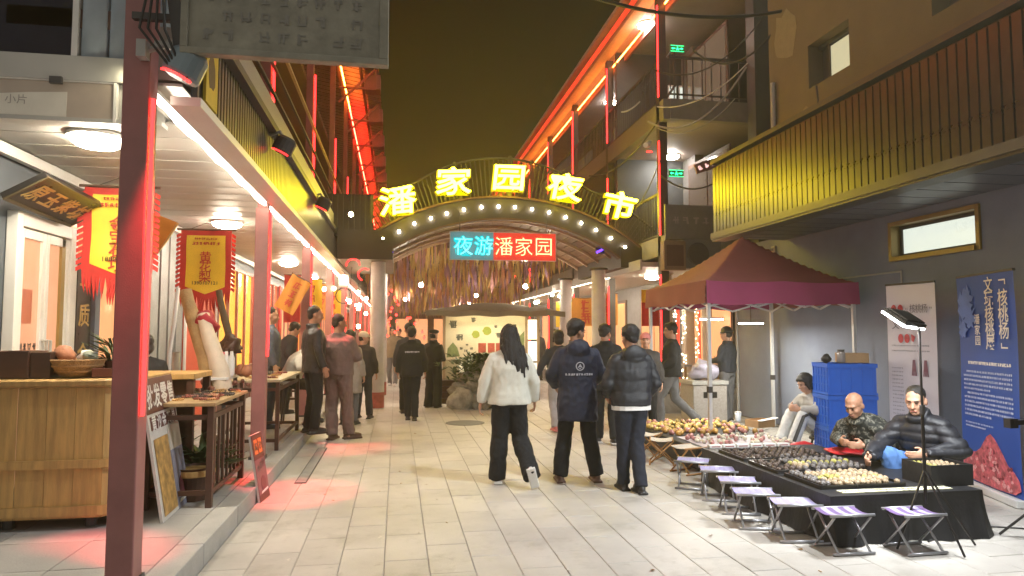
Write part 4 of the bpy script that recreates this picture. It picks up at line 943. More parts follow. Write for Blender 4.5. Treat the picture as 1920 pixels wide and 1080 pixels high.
# white speaker box with cables on the far left posts and red neon curls
c = on_y(645, 527, 14.2); t = thing('junction_box', 'small bright white box under the canopy edge near the bulb string', 'box', c); g = MB(); g.box(-.1, .1, -.1, .1, -.12, .12); obj('body', g, m_white, t, bev=.01); g = MB(); g.box(-.08, .08, -.105, -.101, -.06, .06); obj('screen', g, glow('box_light', (1, .95, .85), 6), t)
g = MB(); g.tube([c + Vector((.16*math.cos(k*.5), -.02*k*.1, -.3 + .16*math.sin(k*.5))) for k in range(16)], .01, 5); tag(obj('cable_coil', g, m_cable, world=True), 'coil of black cable hanging below the bright white box', 'cable')
for i, (px, py) in enumerate(((662, 497), (684, 515))):
    c = on_y(px, py, 13.6); g = MB(); g.tube([c + Vector((.13*math.cos(k*.55 + i), 0, .12*math.sin(k*.55 + i))) for k in range(7)], .012, 6); tag(obj('neon_curl', g, m_redglow, world=True), ['upper', 'lower'][i] + ' red neon curl hanging left of the arch pillar', 'neon')

# hanging cloths and boards that crowd the arcades farther down
m_or = mat('orange_silk', (.6, .25, .03), .6); m_ysat = mat('yellow_satin', (.85, .60, .04)); rr = random.Random(44)
for i, (px, py, y, w, h, m, tilt, lab) in enumerate(((532, 548, 11.6, .34, .6, m_or, .5, 'tilted orange cloth hanging between the second and third posts'), (585, 560, 14.5, .4, .8, m_ysat, 0, 'yellow cloth hanging just right of the third post'), (598, 565, 17.5, .45, .9, m_or, .1, 'orange cloth hanging beside the yellow one down the arcade'), (625, 575, 19.0, .4, .9, m_ysat, 0, 'yellow cloth right of the fourth post far down the arcade'), (548, 560, 13.4, .3, .9, mat('red_cloth', (.45, .035, .03)), 0, 'narrow red cloth between the tilted orange one and the third post'), (1098, 585, 19, .8, .8, m_or, 0, 'orange cloth hanging in the right arcade behind the navy coat'), (1060, 590, 24, .7, .9, m_ysat, 0, 'yellow cloth hanging far down the right arcade'), (1140, 580, 16.5, .5, .8, m_or, 0, 'orange cloth just right of the right round pillar'))):
    c = on_y(px, py, y); t = thing('hanging_cloth', lab, 'cloth', (c.x, y, c.z - h/2), 0, 'hanging cloths in the arcades'); R_ = Matrix.Rotation(tilt, 3, 'Y')
    g = MB(); g.grid(lambda u, v: R_ @ Vector((w*(u-.5), .02*math.sin(u*9+v*4), h*v)), 10, 10); obj('cloth', g, m, t, smooth=True)
    g = MB(); g.tube([R_ @ Vector((-w*.55, 0, h)), R_ @ Vector((w*.55, 0, h))], .012, 6); obj('rod', g, m_brown, t)
    g = MB(); q_ = random.Random(i)
    P = Panel(R_ @ Vector((-w/2, -.025, 0)), R_ @ Vector((1, 0, 0)), R_ @ Vector((0, 0, 1)))
    for k in range(3): P.scribble(g, w*.5, h*(.25+.25*k), w*.4, .003, .14, q_)
    obj('small_print', g, mat('red_ink', (.5, .05, .02), .6), t)['kind'] = 'stuff'
# ------------------------------------------------------------------ the arched gate with letters
AY = 14.0
AR = thing('arch_gate', 'arched dark metal gate across the street on round pillars, with a railing on top', 'arch', (2.1, AY, 0))
bl, bc, br_ = on_y(716, 448, AY), on_y(935, 386, AY), on_y(1174, 464, AY)
def circ(a, b, c):
    ax, az, bx, bz, cx, cz = a.x, a.z, b.x, b.z, c.x, c.z
    d = 2*(ax*(bz-cz)+bx*(cz-az)+cx*(az-bz))
    ux = ((ax*ax+az*az)*(bz-cz)+(bx*bx+bz*bz)*(cz-az)+(cx*cx+cz*cz)*(az-bz))/d
    uz = ((ax*ax+az*az)*(cx-bx)+(bx*bx+bz*bz)*(ax-cx)+(cx*cx+cz*cz)*(bx-ax))/d
    return ux, uz, math.hypot(ax-ux, az-uz)
CX, CZ, CR = circ(bl, bc, br_)
def arc_t(x): return math.asin((x - CX)/CR)            # angle from the vertical
TL, TR = arc_t(bl.x) - .03, arc_t(br_.x) + .06
def ap(t, r, y): return Vector((CX + r*math.sin(t), y, CZ + r*math.cos(t)))
def arc_band(r0, r1, y0, y1, n=40, t0=None, t1=None):
    t0 = TL if t0 is None else t0; t1 = TR if t1 is None else t1
    return MB().rings([[ap(t0+(t1-t0)*k/n, r0, y0), ap(t0+(t1-t0)*k/n, r1, y0), ap(t0+(t1-t0)*k/n, r1, y1), ap(t0+(t1-t0)*k/n, r0, y1)] for k in range(n+1)])
m_arch = mat('arch_steel', (.04, .034, .028), .5, var=.2, scale=3)
m_archin = mat('arch_boards', (.2, .105, .06), .55, var=.25, scale=4, stretch=(1, .4, 1), rnd=.12)
obj('front_band', arc_band(CR-.26, CR+.16, AY-.05, AY+.1), m_arch, AR, world=True)
obj('band_rim', arc_band(CR+.162, CR+.2, AY-.08, AY+.1), m_brown, AR, world=True)
obj('band_rim', arc_band(CR-.30, CR-.262, AY-.08, AY+.1), m_brown, AR, world=True)
# vault boards behind the band, each a part
NB = 26
for k in range(NB):
    t0 = TL + (TR-TL)*k/NB + .002; t1 = TL + (TR-TL)*(k+1)/NB - .002
    obj('vault_board', arc_band(CR-.18, CR-.14 + .01*(k % 2), AY+.11, AY+3.6, 2, t0, t1), m_archin, AR, world=True)
for q in range(4): obj('vault_rib', arc_band(CR-.24, CR-.185, AY+.6+q*.95, AY+.66+q*.95, 24), mat('pale_rib', (.5, .36, .25), .5), AR, world=True)
# landing on the left, side boxes, pillars
g = MB(); a = on_y(662, 432, AY); b = on_y(738, 488, AY); g.box(a.x-.3, b.x-.02, AY-.12, AY+3.4, b.z, a.z); obj('side_box', g, m_arch, AR, world=True)
a2 = on_y(1182, 472, AY); g = MB(); g.box(a2.x-.25, 5.2, AY-.1, AY+3.4, 2.95, 3.38); obj('side_box', g, m_arch, AR, world=True)
m_pil = mat('pillar_paint', (.6, .58, .58), .5, var=.18, scale=2.5, bump=.15)
for px, gy in ((706, 766), (1124, 762)):
    f = on_z(px, gy, 0); top = 3.12 if px < 900 else 2.9
    for dy in (0, 2.9):
        p = MB(); p.lathe([(.15, 0), (.15, top)], (f.x, f.y + dy, 0), 22, True); pl = obj('pillar', p, m_pil, AR, smooth=False, world=True, bev=.004)
        g = MB(); g.lathe([(.2, top), (.2, top+.04)], (f.x, f.y + dy, 0), 22); obj('cap', g, m_arch, pl, world=True)
        g = MB(); g.lathe([(.153, .02), (.153, .34)], (f.x, f.y + dy, 0), 22); obj('base_paint', g, mat('worn_red_paint', (.4, .1, .08), .6, var=.5, scale=6), pl, world=True)
g = MB(); f = on_z(706, 766, 0); g.bar((f.x-.04, f.y-.17, 1.3), (f.x+.02, f.y-.17, 1.75), .28, .004); 
# railing on the arch: top rail, bars
def rail_h(t): return .62 + .28*max(0, 1 - (t/.34)**2)
for nm, rr_, th in (('top_rail', 1.0, .05), ('mid_rail', .28, .03)):
    g = MB(); n = 36; pts = [ap(TL-.02+(TR-TL+.04)*k/n, CR + (.2 + rail_h(TL+(TR-TL)*k/n) if nm == 'top_rail' else .26), AY+.35) for k in range(n+1)]
    g.tube(pts, th*.5, 6); obj(nm, g, m_dark, AR, world=True)
for k in range(72):
    t = TL + (TR-TL)*k/71; g = MB(); g.bar(ap(t, CR+.1, AY+.35), ap(t, CR+.2+rail_h(t), AY+.35), .022, .022, up=(0, 1, 0)); obj('baluster', g, m_dark, AR, world=True)
for k in range(7):
    t = TL + (TR-TL)*k/6; g = MB(); g.bar(ap(t, CR+.1, AY+.35), ap(t, CR+.26+rail_h(t), AY+.35), .06, .06, up=(0, 1, 0)); obj('rail_post', g, m_dark, AR, world=True)
g = MB(); g.box(-1.5, -.5, AY-.02, AY+.02, 3.5, 4.35)
for k in range(9): g.box(-1.45+k*.11, -1.42+k*.11, AY-.06, AY-.021, 3.5, 4.35)
obj('side_lattice', g, m_arch, AR, world=True)
# bulbs on the band
for k, (px, py) in enumerate(((718, 447), (748, 434), (777, 419), (808, 409), (838, 400), (870, 393), (903, 388), (935, 387), (966, 388), (998, 392), (1030, 398), (1061, 407), (1090, 418), (1118, 431), (1146, 446), (1172, 463))):
    bulb('marquee_bulb', 'small white bulb in the row along the dark arch band', on_y(px, py, AY-.1), .027, 'bulbs along the arch band', glow('marquee_white', (1, .9, .72), 42))
# the five big yellow letters
m_yface = glow('yellow_letter_face', (1, .78, .02), 23); m_yhalo = glow('yellow_letter_halo', (1, .78, 0.0), .75)
for ch, px, py, rot, lab in (('潘', 746, 376, .14, 'first big yellow lit character at the left end of the arch'), ('家', 851, 340, .06, 'second big yellow lit character on the arch, left of the crest'), ('园', 954, 334, 0, 'middle big yellow lit character framed like a box on the arch crest'), ('夜', 1060, 351, -.10, 'fourth big yellow lit character right of the arch crest'), ('市', 1161, 385, -.17, 'last big yellow lit character at the right end of the arch')):
    c = on_y(px, py, AY-.2); t = thing('lit_letter', lab, 'letter', c, 0, 'yellow letters on the arch'); P = Panel(c, (1, 0, 0), (0, 0, 1)); sz = .60 if ch != '园' else .58
    g = MB(); P.text(g, ch, 0, 0, sz, .04, .006, .06, rot, 1.28, .10); obj('face', g, m_yface, t, world=True)
    g = MB(); P.text(g, ch, 0, 0, sz, -.06, .036, .05, rot, 1.28, .10); obj('return', g, m_yhalo, t, world=True)  # wider emissive copy stands in for the yellow halo round the letter
    g = MB(); g.bar(c + Vector((-.2, .08, -.1)), c + Vector((-.2, .5, -.14)), .03); g.bar(c + Vector((.2, .08, -.1)), c + Vector((.2, .5, -.14)), .03); obj('bracket', g, m_dark, t, world=True)
# the hanging neon board
q0 = on_y(843, 487, AY-.35); q1 = on_y(1043, 487, AY-.35); q2 = on_y(843, 433, AY-.35); P = Panel(q0, (1, 0, 0), (0, 0, 1)); w = (q1-q0).x; h = (q2-q0).z
t = thing('neon_sign', 'hanging neon board with two cyan and three red characters under the arch', 'neon sign', (q0.x + w/2, AY-.35, q0.z))
m_acr = mat('acrylic_back', (.5, .5, .5), .35, var=.04)
g = MB(); P.slab(g, 0, w*.405, 0, h, -.03, -.01); obj('back_board', g, mat('cyan_glow_board', (.16, .2, .2), .35, emis=(.10, .38, .42), es=.22, var=.2, scale=2), t, world=True)  # the neon's glow on the backing is put into both boards as emission
g = MB(); P.slab(g, w*.407, w, 0, h, -.03, -.01); obj('back_board', g, mat('red_glow_board', (.25, .06, .05), .35, emis=(1, .03, .02), es=.36, var=.25, scale=2), t, world=True)
g = MB()
for a0, a1, b0, b1 in ((0, w, 0, .012), (0, w, h-.012, h), (0, .012, .012, h-.012), (w-.012, w, .012, h-.012)): P.slab(g, a0, a1, b0, b1, -.009, .01)
obj('edge', g, mat('clear_edge', (.6, .6, .6), .2), t, world=True)
for k, ch in enumerate('夜游潘家园'):
    nm = 'neon_character'; g = MB(); P.text(g, ch, w*(.125+.188*k), h*.5, h*.70, .035, -.012, .02, sx=.98)
    obj(nm, g, glow('cyan_neon', (.10, .88, 1), 2.4) if k < 2 else glow('coral_neon', (1, .45, .2), 2.2), t, world=True)
    g = MB(); P.text(g, ch, w*(.125+.188*k), h*.5, h*.70, .005, .045, .0, sx=.98); obj('neon_halo', g, glow('cyan_back', (0, .55, .6), .8) if k < 2 else glow('red_back', (1, .02, .01), 2.6), t, world=True)  # flat emissive copy behind each character, shaped as its halo
g = MB()
for a in (.2, w-.2): g.tube([P.p(a, h), P.p(a, h+.42)], .008, 5)
obj('hanger', g, m_dark, t, world=True)
# small violet lamps at the arch feet
for i, (px, py) in enumerate(((728, 476), (1126, 470))):
    c = on_y(px, py, AY+.3); t = thing('violet_lamp', ['violet blue lamp tube at the left foot of the arch', 'violet lamp tube at the right inside of the arch'][i], 'lamp', c, 0); g = MB(); g.tube([(-.09, 0, -.04), (.09, 0, .05)], .022, 8); obj('tube', g, glow('violet', (.10, .03, 1), 3.2), t); g = MB(); g.box(-.1, .1, .03, .06, -.06, .07); obj('housing', g, m_dark, t)

# ------------------------------------------------------------------ ribbons hanging under the street roof behind the arch
rr = random.Random(31); mats_r = [mat('ribbon_'+n, c, .7, var=.25) for n, c in (('ochre', (.55, .34, .1)), ('plum', (.36, .2, .3)), ('rust', (.48, .2, .1)), ('straw', (.58, .42, .16)), ('rose', (.48, .25, .25)), ('umber', (.27, .15, .08)))]
g = MB()
for r in range(17):
    y = 17.9 + r*1.25; zt = max(3.05, 4.05 - .105*r)
    n = 92
    for k in range(n):
        x = -1.0 + 6.0*k/n + rr.uniform(-.03, .03); l = rr.uniform(.38, .72)*(1 + .3*math.sin(k*.23 + r*1.7)); w_ = rr.uniform(.018, .042); yy = y + rr.uniform(-.25, .25)
        g.cur = min(5, int(abs(noise.noise(Vector((k*.07, r*.7, 2)))*11)) % 6) if rr.random() < .7 else rr.randrange(6)
        g.add([(x-w_, yy, zt), (x+w_, yy+.02, zt), (x+w_+rr.uniform(-.03, .03), yy+rr.uniform(-.05, .05), zt-l*.6), (x+rr.uniform(-.04, .04), yy, zt-l), (x-w_+rr.uniform(-.03, .03), yy+rr.uniform(-.05, .05), zt-l*.6)], [(0, 4, 3, 2, 1)])
tag(obj('hanging_ribbons', g, mats_r, world=True), 'dense rows of coloured ribbons hanging over the street behind the arch', 'ribbons', kind='stuff')
g = MB()
for r in range(17): zz = max(3.05, 4.05 - .105*r) + .01; g.bar((-1.3, 17.9+r*1.25, zz), (5.2, 17.9+r*1.25, zz), .03)
for x in (-1.2, 1.2, 3.2, 5.1): g.bar((x, 17.5, 4.1), (x, 39, 4.1), .06)
t = thing('street_roof', 'thin steel street roof carrying the coloured ribbons behind the arch', 'frame', (2, 17.5, 4.0)); obj('bars', g, m_dark, t, world=True)
g = MB(); 
for k in range(24): x = -1.3 + k*.28; g.box(x, x+.27, 17.4, 39, 4.14 + .012*(k % 2), 4.16 + .012*(k % 2))
obj('roof_panel', g, m_brown, t, world=True)
for i, (px, y) in enumerate(((790, 17.2), (893, 22), (985, 17.3), (760, 25), (1035, 21), (880, 29))):  # some bulbs hang there; more are added to light the ribbons
    c = on_y(px, 500, y); c.z = 2.75; LAST_BULB = [bulb('ribbon_bulb', 'white globe bulb of the partly added set lighting the coloured ribbons', c, .05, 'partly added bulbs lighting the ribbons', glow('ribbon_fill_white', (1, .88, .7), 260))]
    g = MB(); g.tube([(0, 0, .06), (0, 0, 1.25)], .004, 4); obj('cord', g, m_cable, LAST_BULB[0])
# red garland bulbs by the left ribbon edge
for i in range(14):
    c = on_y(736 + rr.uniform(-10, 14), 545 + i*6.5, 17 + rr.uniform(-.3, .5)); bulb('red_bulb', 'tiny red light in the garland beside the round left pillar', c, .028, 'red garland lights', glow('red_garland', (1, .03, .02), 5))
for i in range(9):
    c = on_y(rr.uniform(742, 800), rr.uniform(588, 640), 24 + rr.uniform(0, 6)); bulb('red_bulb', 'tiny red light far down the market street above the walkers', c, .05, 'far red lights', glow('red_garland', (1, .03, .02), 5))

# ------------------------------------------------------------------ kiosk with printed wall, rock with planting
KY = 15.6
k0, k1 = on_y(832, 755, KY), on_y(1012, 755, KY)
K = thing('kiosk', 'lit kiosk with a cream printed wall and a dark canvas roof in mid street', 'kiosk', ((k0.x+k1.x)/2, KY, 0)); kw = k1.x-k0.x
P = Panel((k0.x, KY, 0), (1, 0, 0), (0, 0, 1))
m_cream = mat('cream_print', (.72, .65, .47), .6, var=.1, scale=2)
g = MB(); P.slab(g, .03, kw-.32, .95, 2.0, -.06, 0); obj('printed_wall', g, m_cream, K, world=True)
g = MB(); P.slab(g, .03, kw-.32, .1, .94, -.06, -.01); obj('lower_wall', g, mat('olive_panel', (.42, .38, .25), .6, var=.2, scale=4), K, world=True)
for a in (0, kw-.31, kw-.03): g = MB(); P.slab(g, a-.03, a+.03, 0, 2.04, -.07, .012); obj('post', g, mat('kiosk_post', (.35, .25, .15), .5), K, world=True)
m_gr = mat('leaf_print', (.30, .36, .06), .6, var=.2); m_dk = mat('dark_print', (.09, .1, .08), .6); m_rd = mat('red_print', (.4, .08, .05), .6, var=.5, scale=9); m_gd = mat('moss_print', (.2, .25, .1), .6, var=.4, scale=9)
g = MB()
for (a, b, r) in ((.72, 1.52, .09), (.98, 1.6, .1)): P.poly(g, [(a + r*math.cos(k*PI/7)*(1+.12*math.sin(k*3)), b + r*math.sin(k*PI/7)) for k in range(14)], .001, .004)
obj('green_print', g, m_gr, K, world=True)
g = MB(); rr = random.Random(2)
for (a, b, s) in ((.2, 1.75, .2), (.66, 1.85, .12), (1.2, 1.7, .07), (1.25, 1.5, .13), (.4, 1.2, .07), (.5, 1.15, .06), (.62, 1.2, .06), (.52, 1.28, .05), (.35, 1.45, .16)):
    for q in range(3): P.scribble(g, a + rr.uniform(-.02, .02), b, s, .002 + q*.0002, .12, rr)
obj('bird_print', g, m_dk, K, world=True)
g = MB()
for a0, a1 in ((.78, .96), (1.0, 1.16), (1.19, 1.4)): P.slab(g, a0, a1, 1.1, 1.32, .001, .004)
obj('photo_print', g, m_rd, K, world=True)
g = MB(); P.poly(g, [(.06, 1.0), (.36, 1.02), (.3, 1.22), (.2, 1.34), (.08, 1.2)], .001, .003); P.poly(g, [(kw-.75, 1.05), (kw-.36, 1.05), (kw-.36, 1.6), (kw-.5, 1.45), (kw-.7, 1.3)], .001, .003); obj('shrub_print', g, m_gd, K, world=True)
g = MB(); P.slab(g, kw-.8, kw-.55, 1.5, 1.75, .001, .004); obj('photo_print', g, m_dk, K, world=True)
g = MB(); P.slab(g, .35, .85, .55, .9, .0, .01); obj('notice', g, mat('pale_notice', (.7, .66, .5), .5, emis=(1, .9, .6), es=.25), K, world=True)
for q in range(3): g = MB(); P.slab(g, kw-.27, kw-.06, .4 + q*.5, .86 + q*.5, -.04, -.02); obj('lit_shelf', g, mat('lit_shelf', (.6, .55, .45), .4, emis=(1, .85, .6), es=.9, var=.6, scale=14), K, world=True)
# canvas roof with drooping edge
g = MB(); cxk = (k0.x+k1.x)/2
def roofP(u, v):
    x = k0.x - .45 + (kw+.9)*u; y = KY - .7 + 3.0*v; e = max(abs(u-.5), abs(v-.5))*2
    return Vector((x, y, 2.28 - .25*e**1.5 + .02*math.sin(u*23)*e))
g.grid(roofP, 18, 10); obj('canvas_roof', g, mat('dark_canvas', (.3, .26, .18), .8, var=.08, bump=.05), K, world=True, smooth=True)
g = MB(); g.grid(lambda u, v: Vector((k0.x-.45+(kw+.9)*u, KY-.7-.02*math.sin(u*30), 2.04-.12*v+.015*math.sin(u*23))), 24, 2); obj('valance', g, mat('dark_canvas', (.11, .085, .06)), K, world=True, smooth=True)
g = MB(); g.box(k0.x, k1.x, KY+.1, KY+1.8, .02, .1); obj('floor', g, m_brown, K, world=True)
g = MB(); g.bar((k0.x+.2, KY-.3, 1.99), (k1.x-.2, KY-.3, 1.99), .04, .02); obj('strip_lamp', g, glow('kiosk_lamp', (1, .82, .5), 12), K, world=True)
c = on_z(905, 764, 0); t = thing('garden_rock', 'rough grey boulder with planting in front of the kiosk', 'rock', (c.x, c.y, 0)); me = rock_mesh('boulder', .5, mat('limestone', (.3, .28, .22), .8, var=.5, scale=7, bump=1, bscale=18), 5, 5, .5, 9.); me.transform(Matrix.Diagonal((1.15, .8, 1.0, 1))); o = obj('boulder', None, None, t, mesh=me); o.location = (.02, 0, .33)
me2 = rock_mesh('boulder', .3, mat('limestone', (.3, .28, .22)), 8, 3, .5); o = obj('boulder', None, None, t, mesh=me2); o.location = (-.4, -.1, .15)
g = MB(); rr = random.Random(15)
for q in range(220): leafy(g, (rr.gauss(-.05, .3), rr.gauss(0, .22), .66+rr.uniform(-.2, .42)), 5, .22, .028, .9, rr, .7)
tt = thing('rock_shrub', 'dark green shrub growing over the boulder at the kiosk', 'shrub', (c.x, c.y, 0)); o = obj('foliage', g, mat('shrub_leaf', (.06, .10, .025), .5, var=.4, scale=8), tt); o['kind'] = 'stuff'
g = MB()
for q in range(5): g.tube([(-.1+q*.05, 0, .2), (-.15+q*.08, .02, .55), (-.2+q*.1, 0, .85)], .012, 6)
obj('stem', g, m_brown, tt)
t = thing('planter_box', 'small brown wooden planter at the left foot of the kiosk', 'planter', (k0.x+.05, KY-.3, 0))
for q in range(4): g = MB(); g.box(-.16, .16, -.16, .16, q*.13, q*.13+.122); obj('plank', g, m_wood2, t)

# ------------------------------------------------------------------ pop up tent
m_tent = mat('maroon_canvas', (.26, .085, .075), .8, var=.12, scale=3, bump=.25, bscale=14)
m_val = mat('crimson_canvas', (.36, .06, .14), .8, var=.1, scale=3, bump=.25, bscale=14)
m_alu = mat('white_steel', (.68, .68, .66), .35, metal=.2, var=.05)
TX0, TX1, TY0, TY1 = 4.02, 6.25, 8.45, 10.65
T = thing('market_tent', 'maroon pop up tent with peaked roof, crimson valance and white poles', 'tent', ((TX0+TX1)/2, (TY0+TY1)/2, 0)); tcx, tcy = (TX0+TX1)/2, (TY0+TY1)/2
def tent_z(u, v):
    e = max(abs(u-.5), abs(v-.5))*2; f = abs(abs(u-.5)-abs(v-.5))*2
    return 2.26 + .76*(1-e)**1.18 - .05*math.sin(PI*min(1, f))*e*(1-e)*2 - .02*math.sin(PI*(.5-min(abs(u-.5), .5))*2)*e
g = MB(); g.grid(lambda u, v: Vector((TX0+(TX1-TX0)*u, TY0+(TY1-TY0)*v, tent_z(u, v))), 32, 32); obj('roof', g, m_tent, T, world=True, smooth=True)
for nm, f in (('front', lambda u: (TX0+(TX1-TX0)*u, TY0)), ('left', lambda u: (TX0, TY0+(TY1-TY0)*u)), ('back', lambda u: (TX0+(TX1-TX0)*u, TY1)), ('right', lambda u: (TX1, TY0+(TY1-TY0)*u))):
    g = MB()
    def vp(u, v, f=f, nm=nm):
        x, y = f(u); wv = .012*math.sin(u*21)*v + .01*v; d = {'front': (0, -1), 'left': (-1, 0), 'back': (0, 1), 'right': (1, 0)}[nm]
        return Vector((x + d[0]*(.006+wv), y + d[1]*(.006+wv), tent_z(*{'front': (u, 0), 'left': (0, u), 'back': (u, 1), 'right': (1, u)}[nm]) - .30*v - .012*math.sin(u*13)*v))
    g.grid(vp, 24, 5); obj('valance', g, m_val if nm in ('front', 'back') else m_tent, T, world=True, smooth=True)
for x in (TX0+.05, TX1-.05):
    for y in (TY0+.05, TY1-.05):
        g = MB(); g.box(x-.022, x+.022, y-.022, y+.022, 0, 2.22); pl = obj('pole', g, m_alu, T, world=True)
        g = MB(); g.box(x-.03, x+.03, y-.03, y+.03, .78, .86); obj('clamp', g, m_dark, pl, world=True); g = MB(); g.box(x-.05, x+.05, y-.05, y+.05, 0, .012); obj('foot', g, m_dark, pl, world=True)
def scissor(p, q, n=3):
    p, q = Vector(p), Vector(q)
    for k in range(n):
        a, b = p.lerp(q, k/n), p.lerp(q, (k+1)/n); s_ = Vector((0, 0, .095))
        for u, v, e in ((a+s_, b-s_, .008), (a-s_, b+s_, -.008)):
            g = MB(); n_ = (q-p).cross(Vector((0, 0, 1))).normalized()*e; g.bar(u+n_, v+n_, .014, .026); obj('scissor_bar', g, m_alu, T, world=True)
zs = 2.01
scissor((TX0+.06, TY0+.08, zs), (TX1-.06, TY0+.08, zs)); scissor((TX0+.08, TY0+.1, zs), (TX0+.08, TY1-.1, zs)); scissor((TX0+.06, TY1-.08, zs), (TX1-.06, TY1-.08, zs)); scissor((TX1-.08, TY0+.1, zs), (TX1-.08, TY1-.1, zs))
for x, y in ((TX0+.1, TY0+.1), (TX1-.1, TY0+.1), (TX0+.1, TY1-.1), (TX1-.1, TY1-.1)): g = MB(); g.bar((x, y, 2.2), (tcx, tcy, 2.95), .02); obj('rafter', g, m_alu, T, world=True)
# lamps hung in the tent
for i, (px, py, y) in enumerate(((1334, 598, 8.9), (1408, 606, 10.0))):
    c = on_y(px, py, y); t = thing('tent_lamp', ['bright flat lamp panel hanging behind the front tent pole', 'flat lamp panel hanging at the back pole of the tent'][i], 'lamp', c, .5 if i == 0 else .1, 'lamp panels in the tent')
    g = MB(); g.box(-.19, .19, -.07, .07, .0, .02); obj('housing', g, m_alu, t); g = MB(); g.box(-.18, .18, -.065, .065, -.012, -.001); obj('panel', g, glow('tent_panel', (1, .97, .85), 40), t)
    g = MB(); g.tube([(0, 0, .02), (0, 0, 2.1-c.z)], .006, 5); obj('hanger', g, m_dark, t)

# ------------------------------------------------------------------ near stall: low table under black cloth
SX0, SX1, SY0, SY1, SZ = 3.2, 4.5, 4.72, 6.9, .35
m_cloth = mat('black_cloth', (.012, .012, .014), .5, var=.3, scale=8, bump=.3, bscale=30)
ST = thing('stall_table', 'low walnut stall table draped in black cloth beside the purple stools', 'table', ((SX0+SX1)/2, (SY0+SY1)/2, 0))
g = MB(); g.box(SX0+.02, SX1-.02, SY0+.02, SY1-.02, SZ-.05, SZ-.006); obj('tabletop', g, m_wood2, ST, world=True)
for x in (SX0+.08, SX1-.08):
    for y in (SY0+.08, SY1-.08): g = MB(); g.box(x-.02, x+.02, y-.02, y+.02, 0, SZ-.052); obj('leg', g, m_dark, ST, world=True)
t = thing('black_tablecloth', 'black cloth draped over the walnut stall, falling in folds to the paving', 'tablecloth', ((SX0+SX1)/2, (SY0+SY1)/2, 0))
g = MB(); per = []
n = 48
for (a, b) in (((SX0, SY0), (SX1, SY0)), ((SX1, SY0), (SX1, SY1)), ((SX1, SY1), (SX0, SY1)), ((SX0, SY1), (SX0, SY0))):
    for k in range(n): u = k/n; per.append((Vector((a[0]+(b[0]-a[0])*u, a[1]+(b[1]-a[1])*u, 0)), Vector((b[1]-a[1], -(b[0]-a[0]), 0)).normalized()))
ring = []
m_ = len(per)
for j in range(9):
    v = j/8; row = []
    for i, (p, nn) in enumerate(per):
        ph = i*.42; w_ = (.018*math.sin(ph)+.022*math.sin(ph*.37+1)+.012*math.sin(ph*2.1+2))*v**1.2 + .05*v**2
        z = SZ*(1-v) + .004; 
        if j == 0: z = SZ + .003
        row.append(p + nn*(w_+.004) + Vector((0, 0, z)))
    ring.append(row)
vs = [p for r in ring for p in r]; fs = []
for j in range(8):
    for i in range(m_): fs.append((j*m_+i, (j+1)*m_+i, (j+1)*m_+(i+1) % m_, j*m_+(i+1) % m_))
g.add(vs, fs); g.add([(SX0-.004, SY0-.004, SZ+.003), (SX1+.004, SY0-.004, SZ+.003), (SX1+.004, SY1+.004, SZ+.003), (SX0-.004, SY1+.004, SZ+.003)], [(0, 1, 2, 3)])
obj('cloth', g, m_cloth, t, world=True, smooth=False)
t['label'] = 'black cloth draped over the walnut stall, falling in folds to the paving'
# walnuts in rows
wal = []
for i, (nm, col) in enumerate((('pale_walnut', (.33, .245, .15)), ('grey_walnut', (.12, .105, .098)), ('olive_walnut', (.33, .30, .07)), ('dark_walnut', (.075, .05, .038)))):
    bm = bmesh.new(); bmesh.ops.create_icosphere(bm, subdivisions=2, radius=.0205)
    for v in bm.verts:
        d = v.co.normalized(); v.co *= 1 + .16*noise.noise(d*3.4 + Vector((i*5, 0, 0))) + (.07 if abs(d.x) < .14 else 0); v.co.z *= 1.08
    me = bpy.data.meshes.new('walnut'); bm.to_mesh(me); bm.free(); me.materials.append(mat(nm, col, .4, var=.35, scale=70, bump=1., bscale=130, rnd=.2)); me.polygons.foreach_set('use_smooth', [True]*len(me.polygons)); wal.append((me, nm))
rr = random.Random(77); ntot = 0
trays = [(SX0+.06, SY0+.2, .74, .52), (SX0+.05, SY0+.80, .90, .50), (SX0+.05, SY0+1.38, .9, .52)]
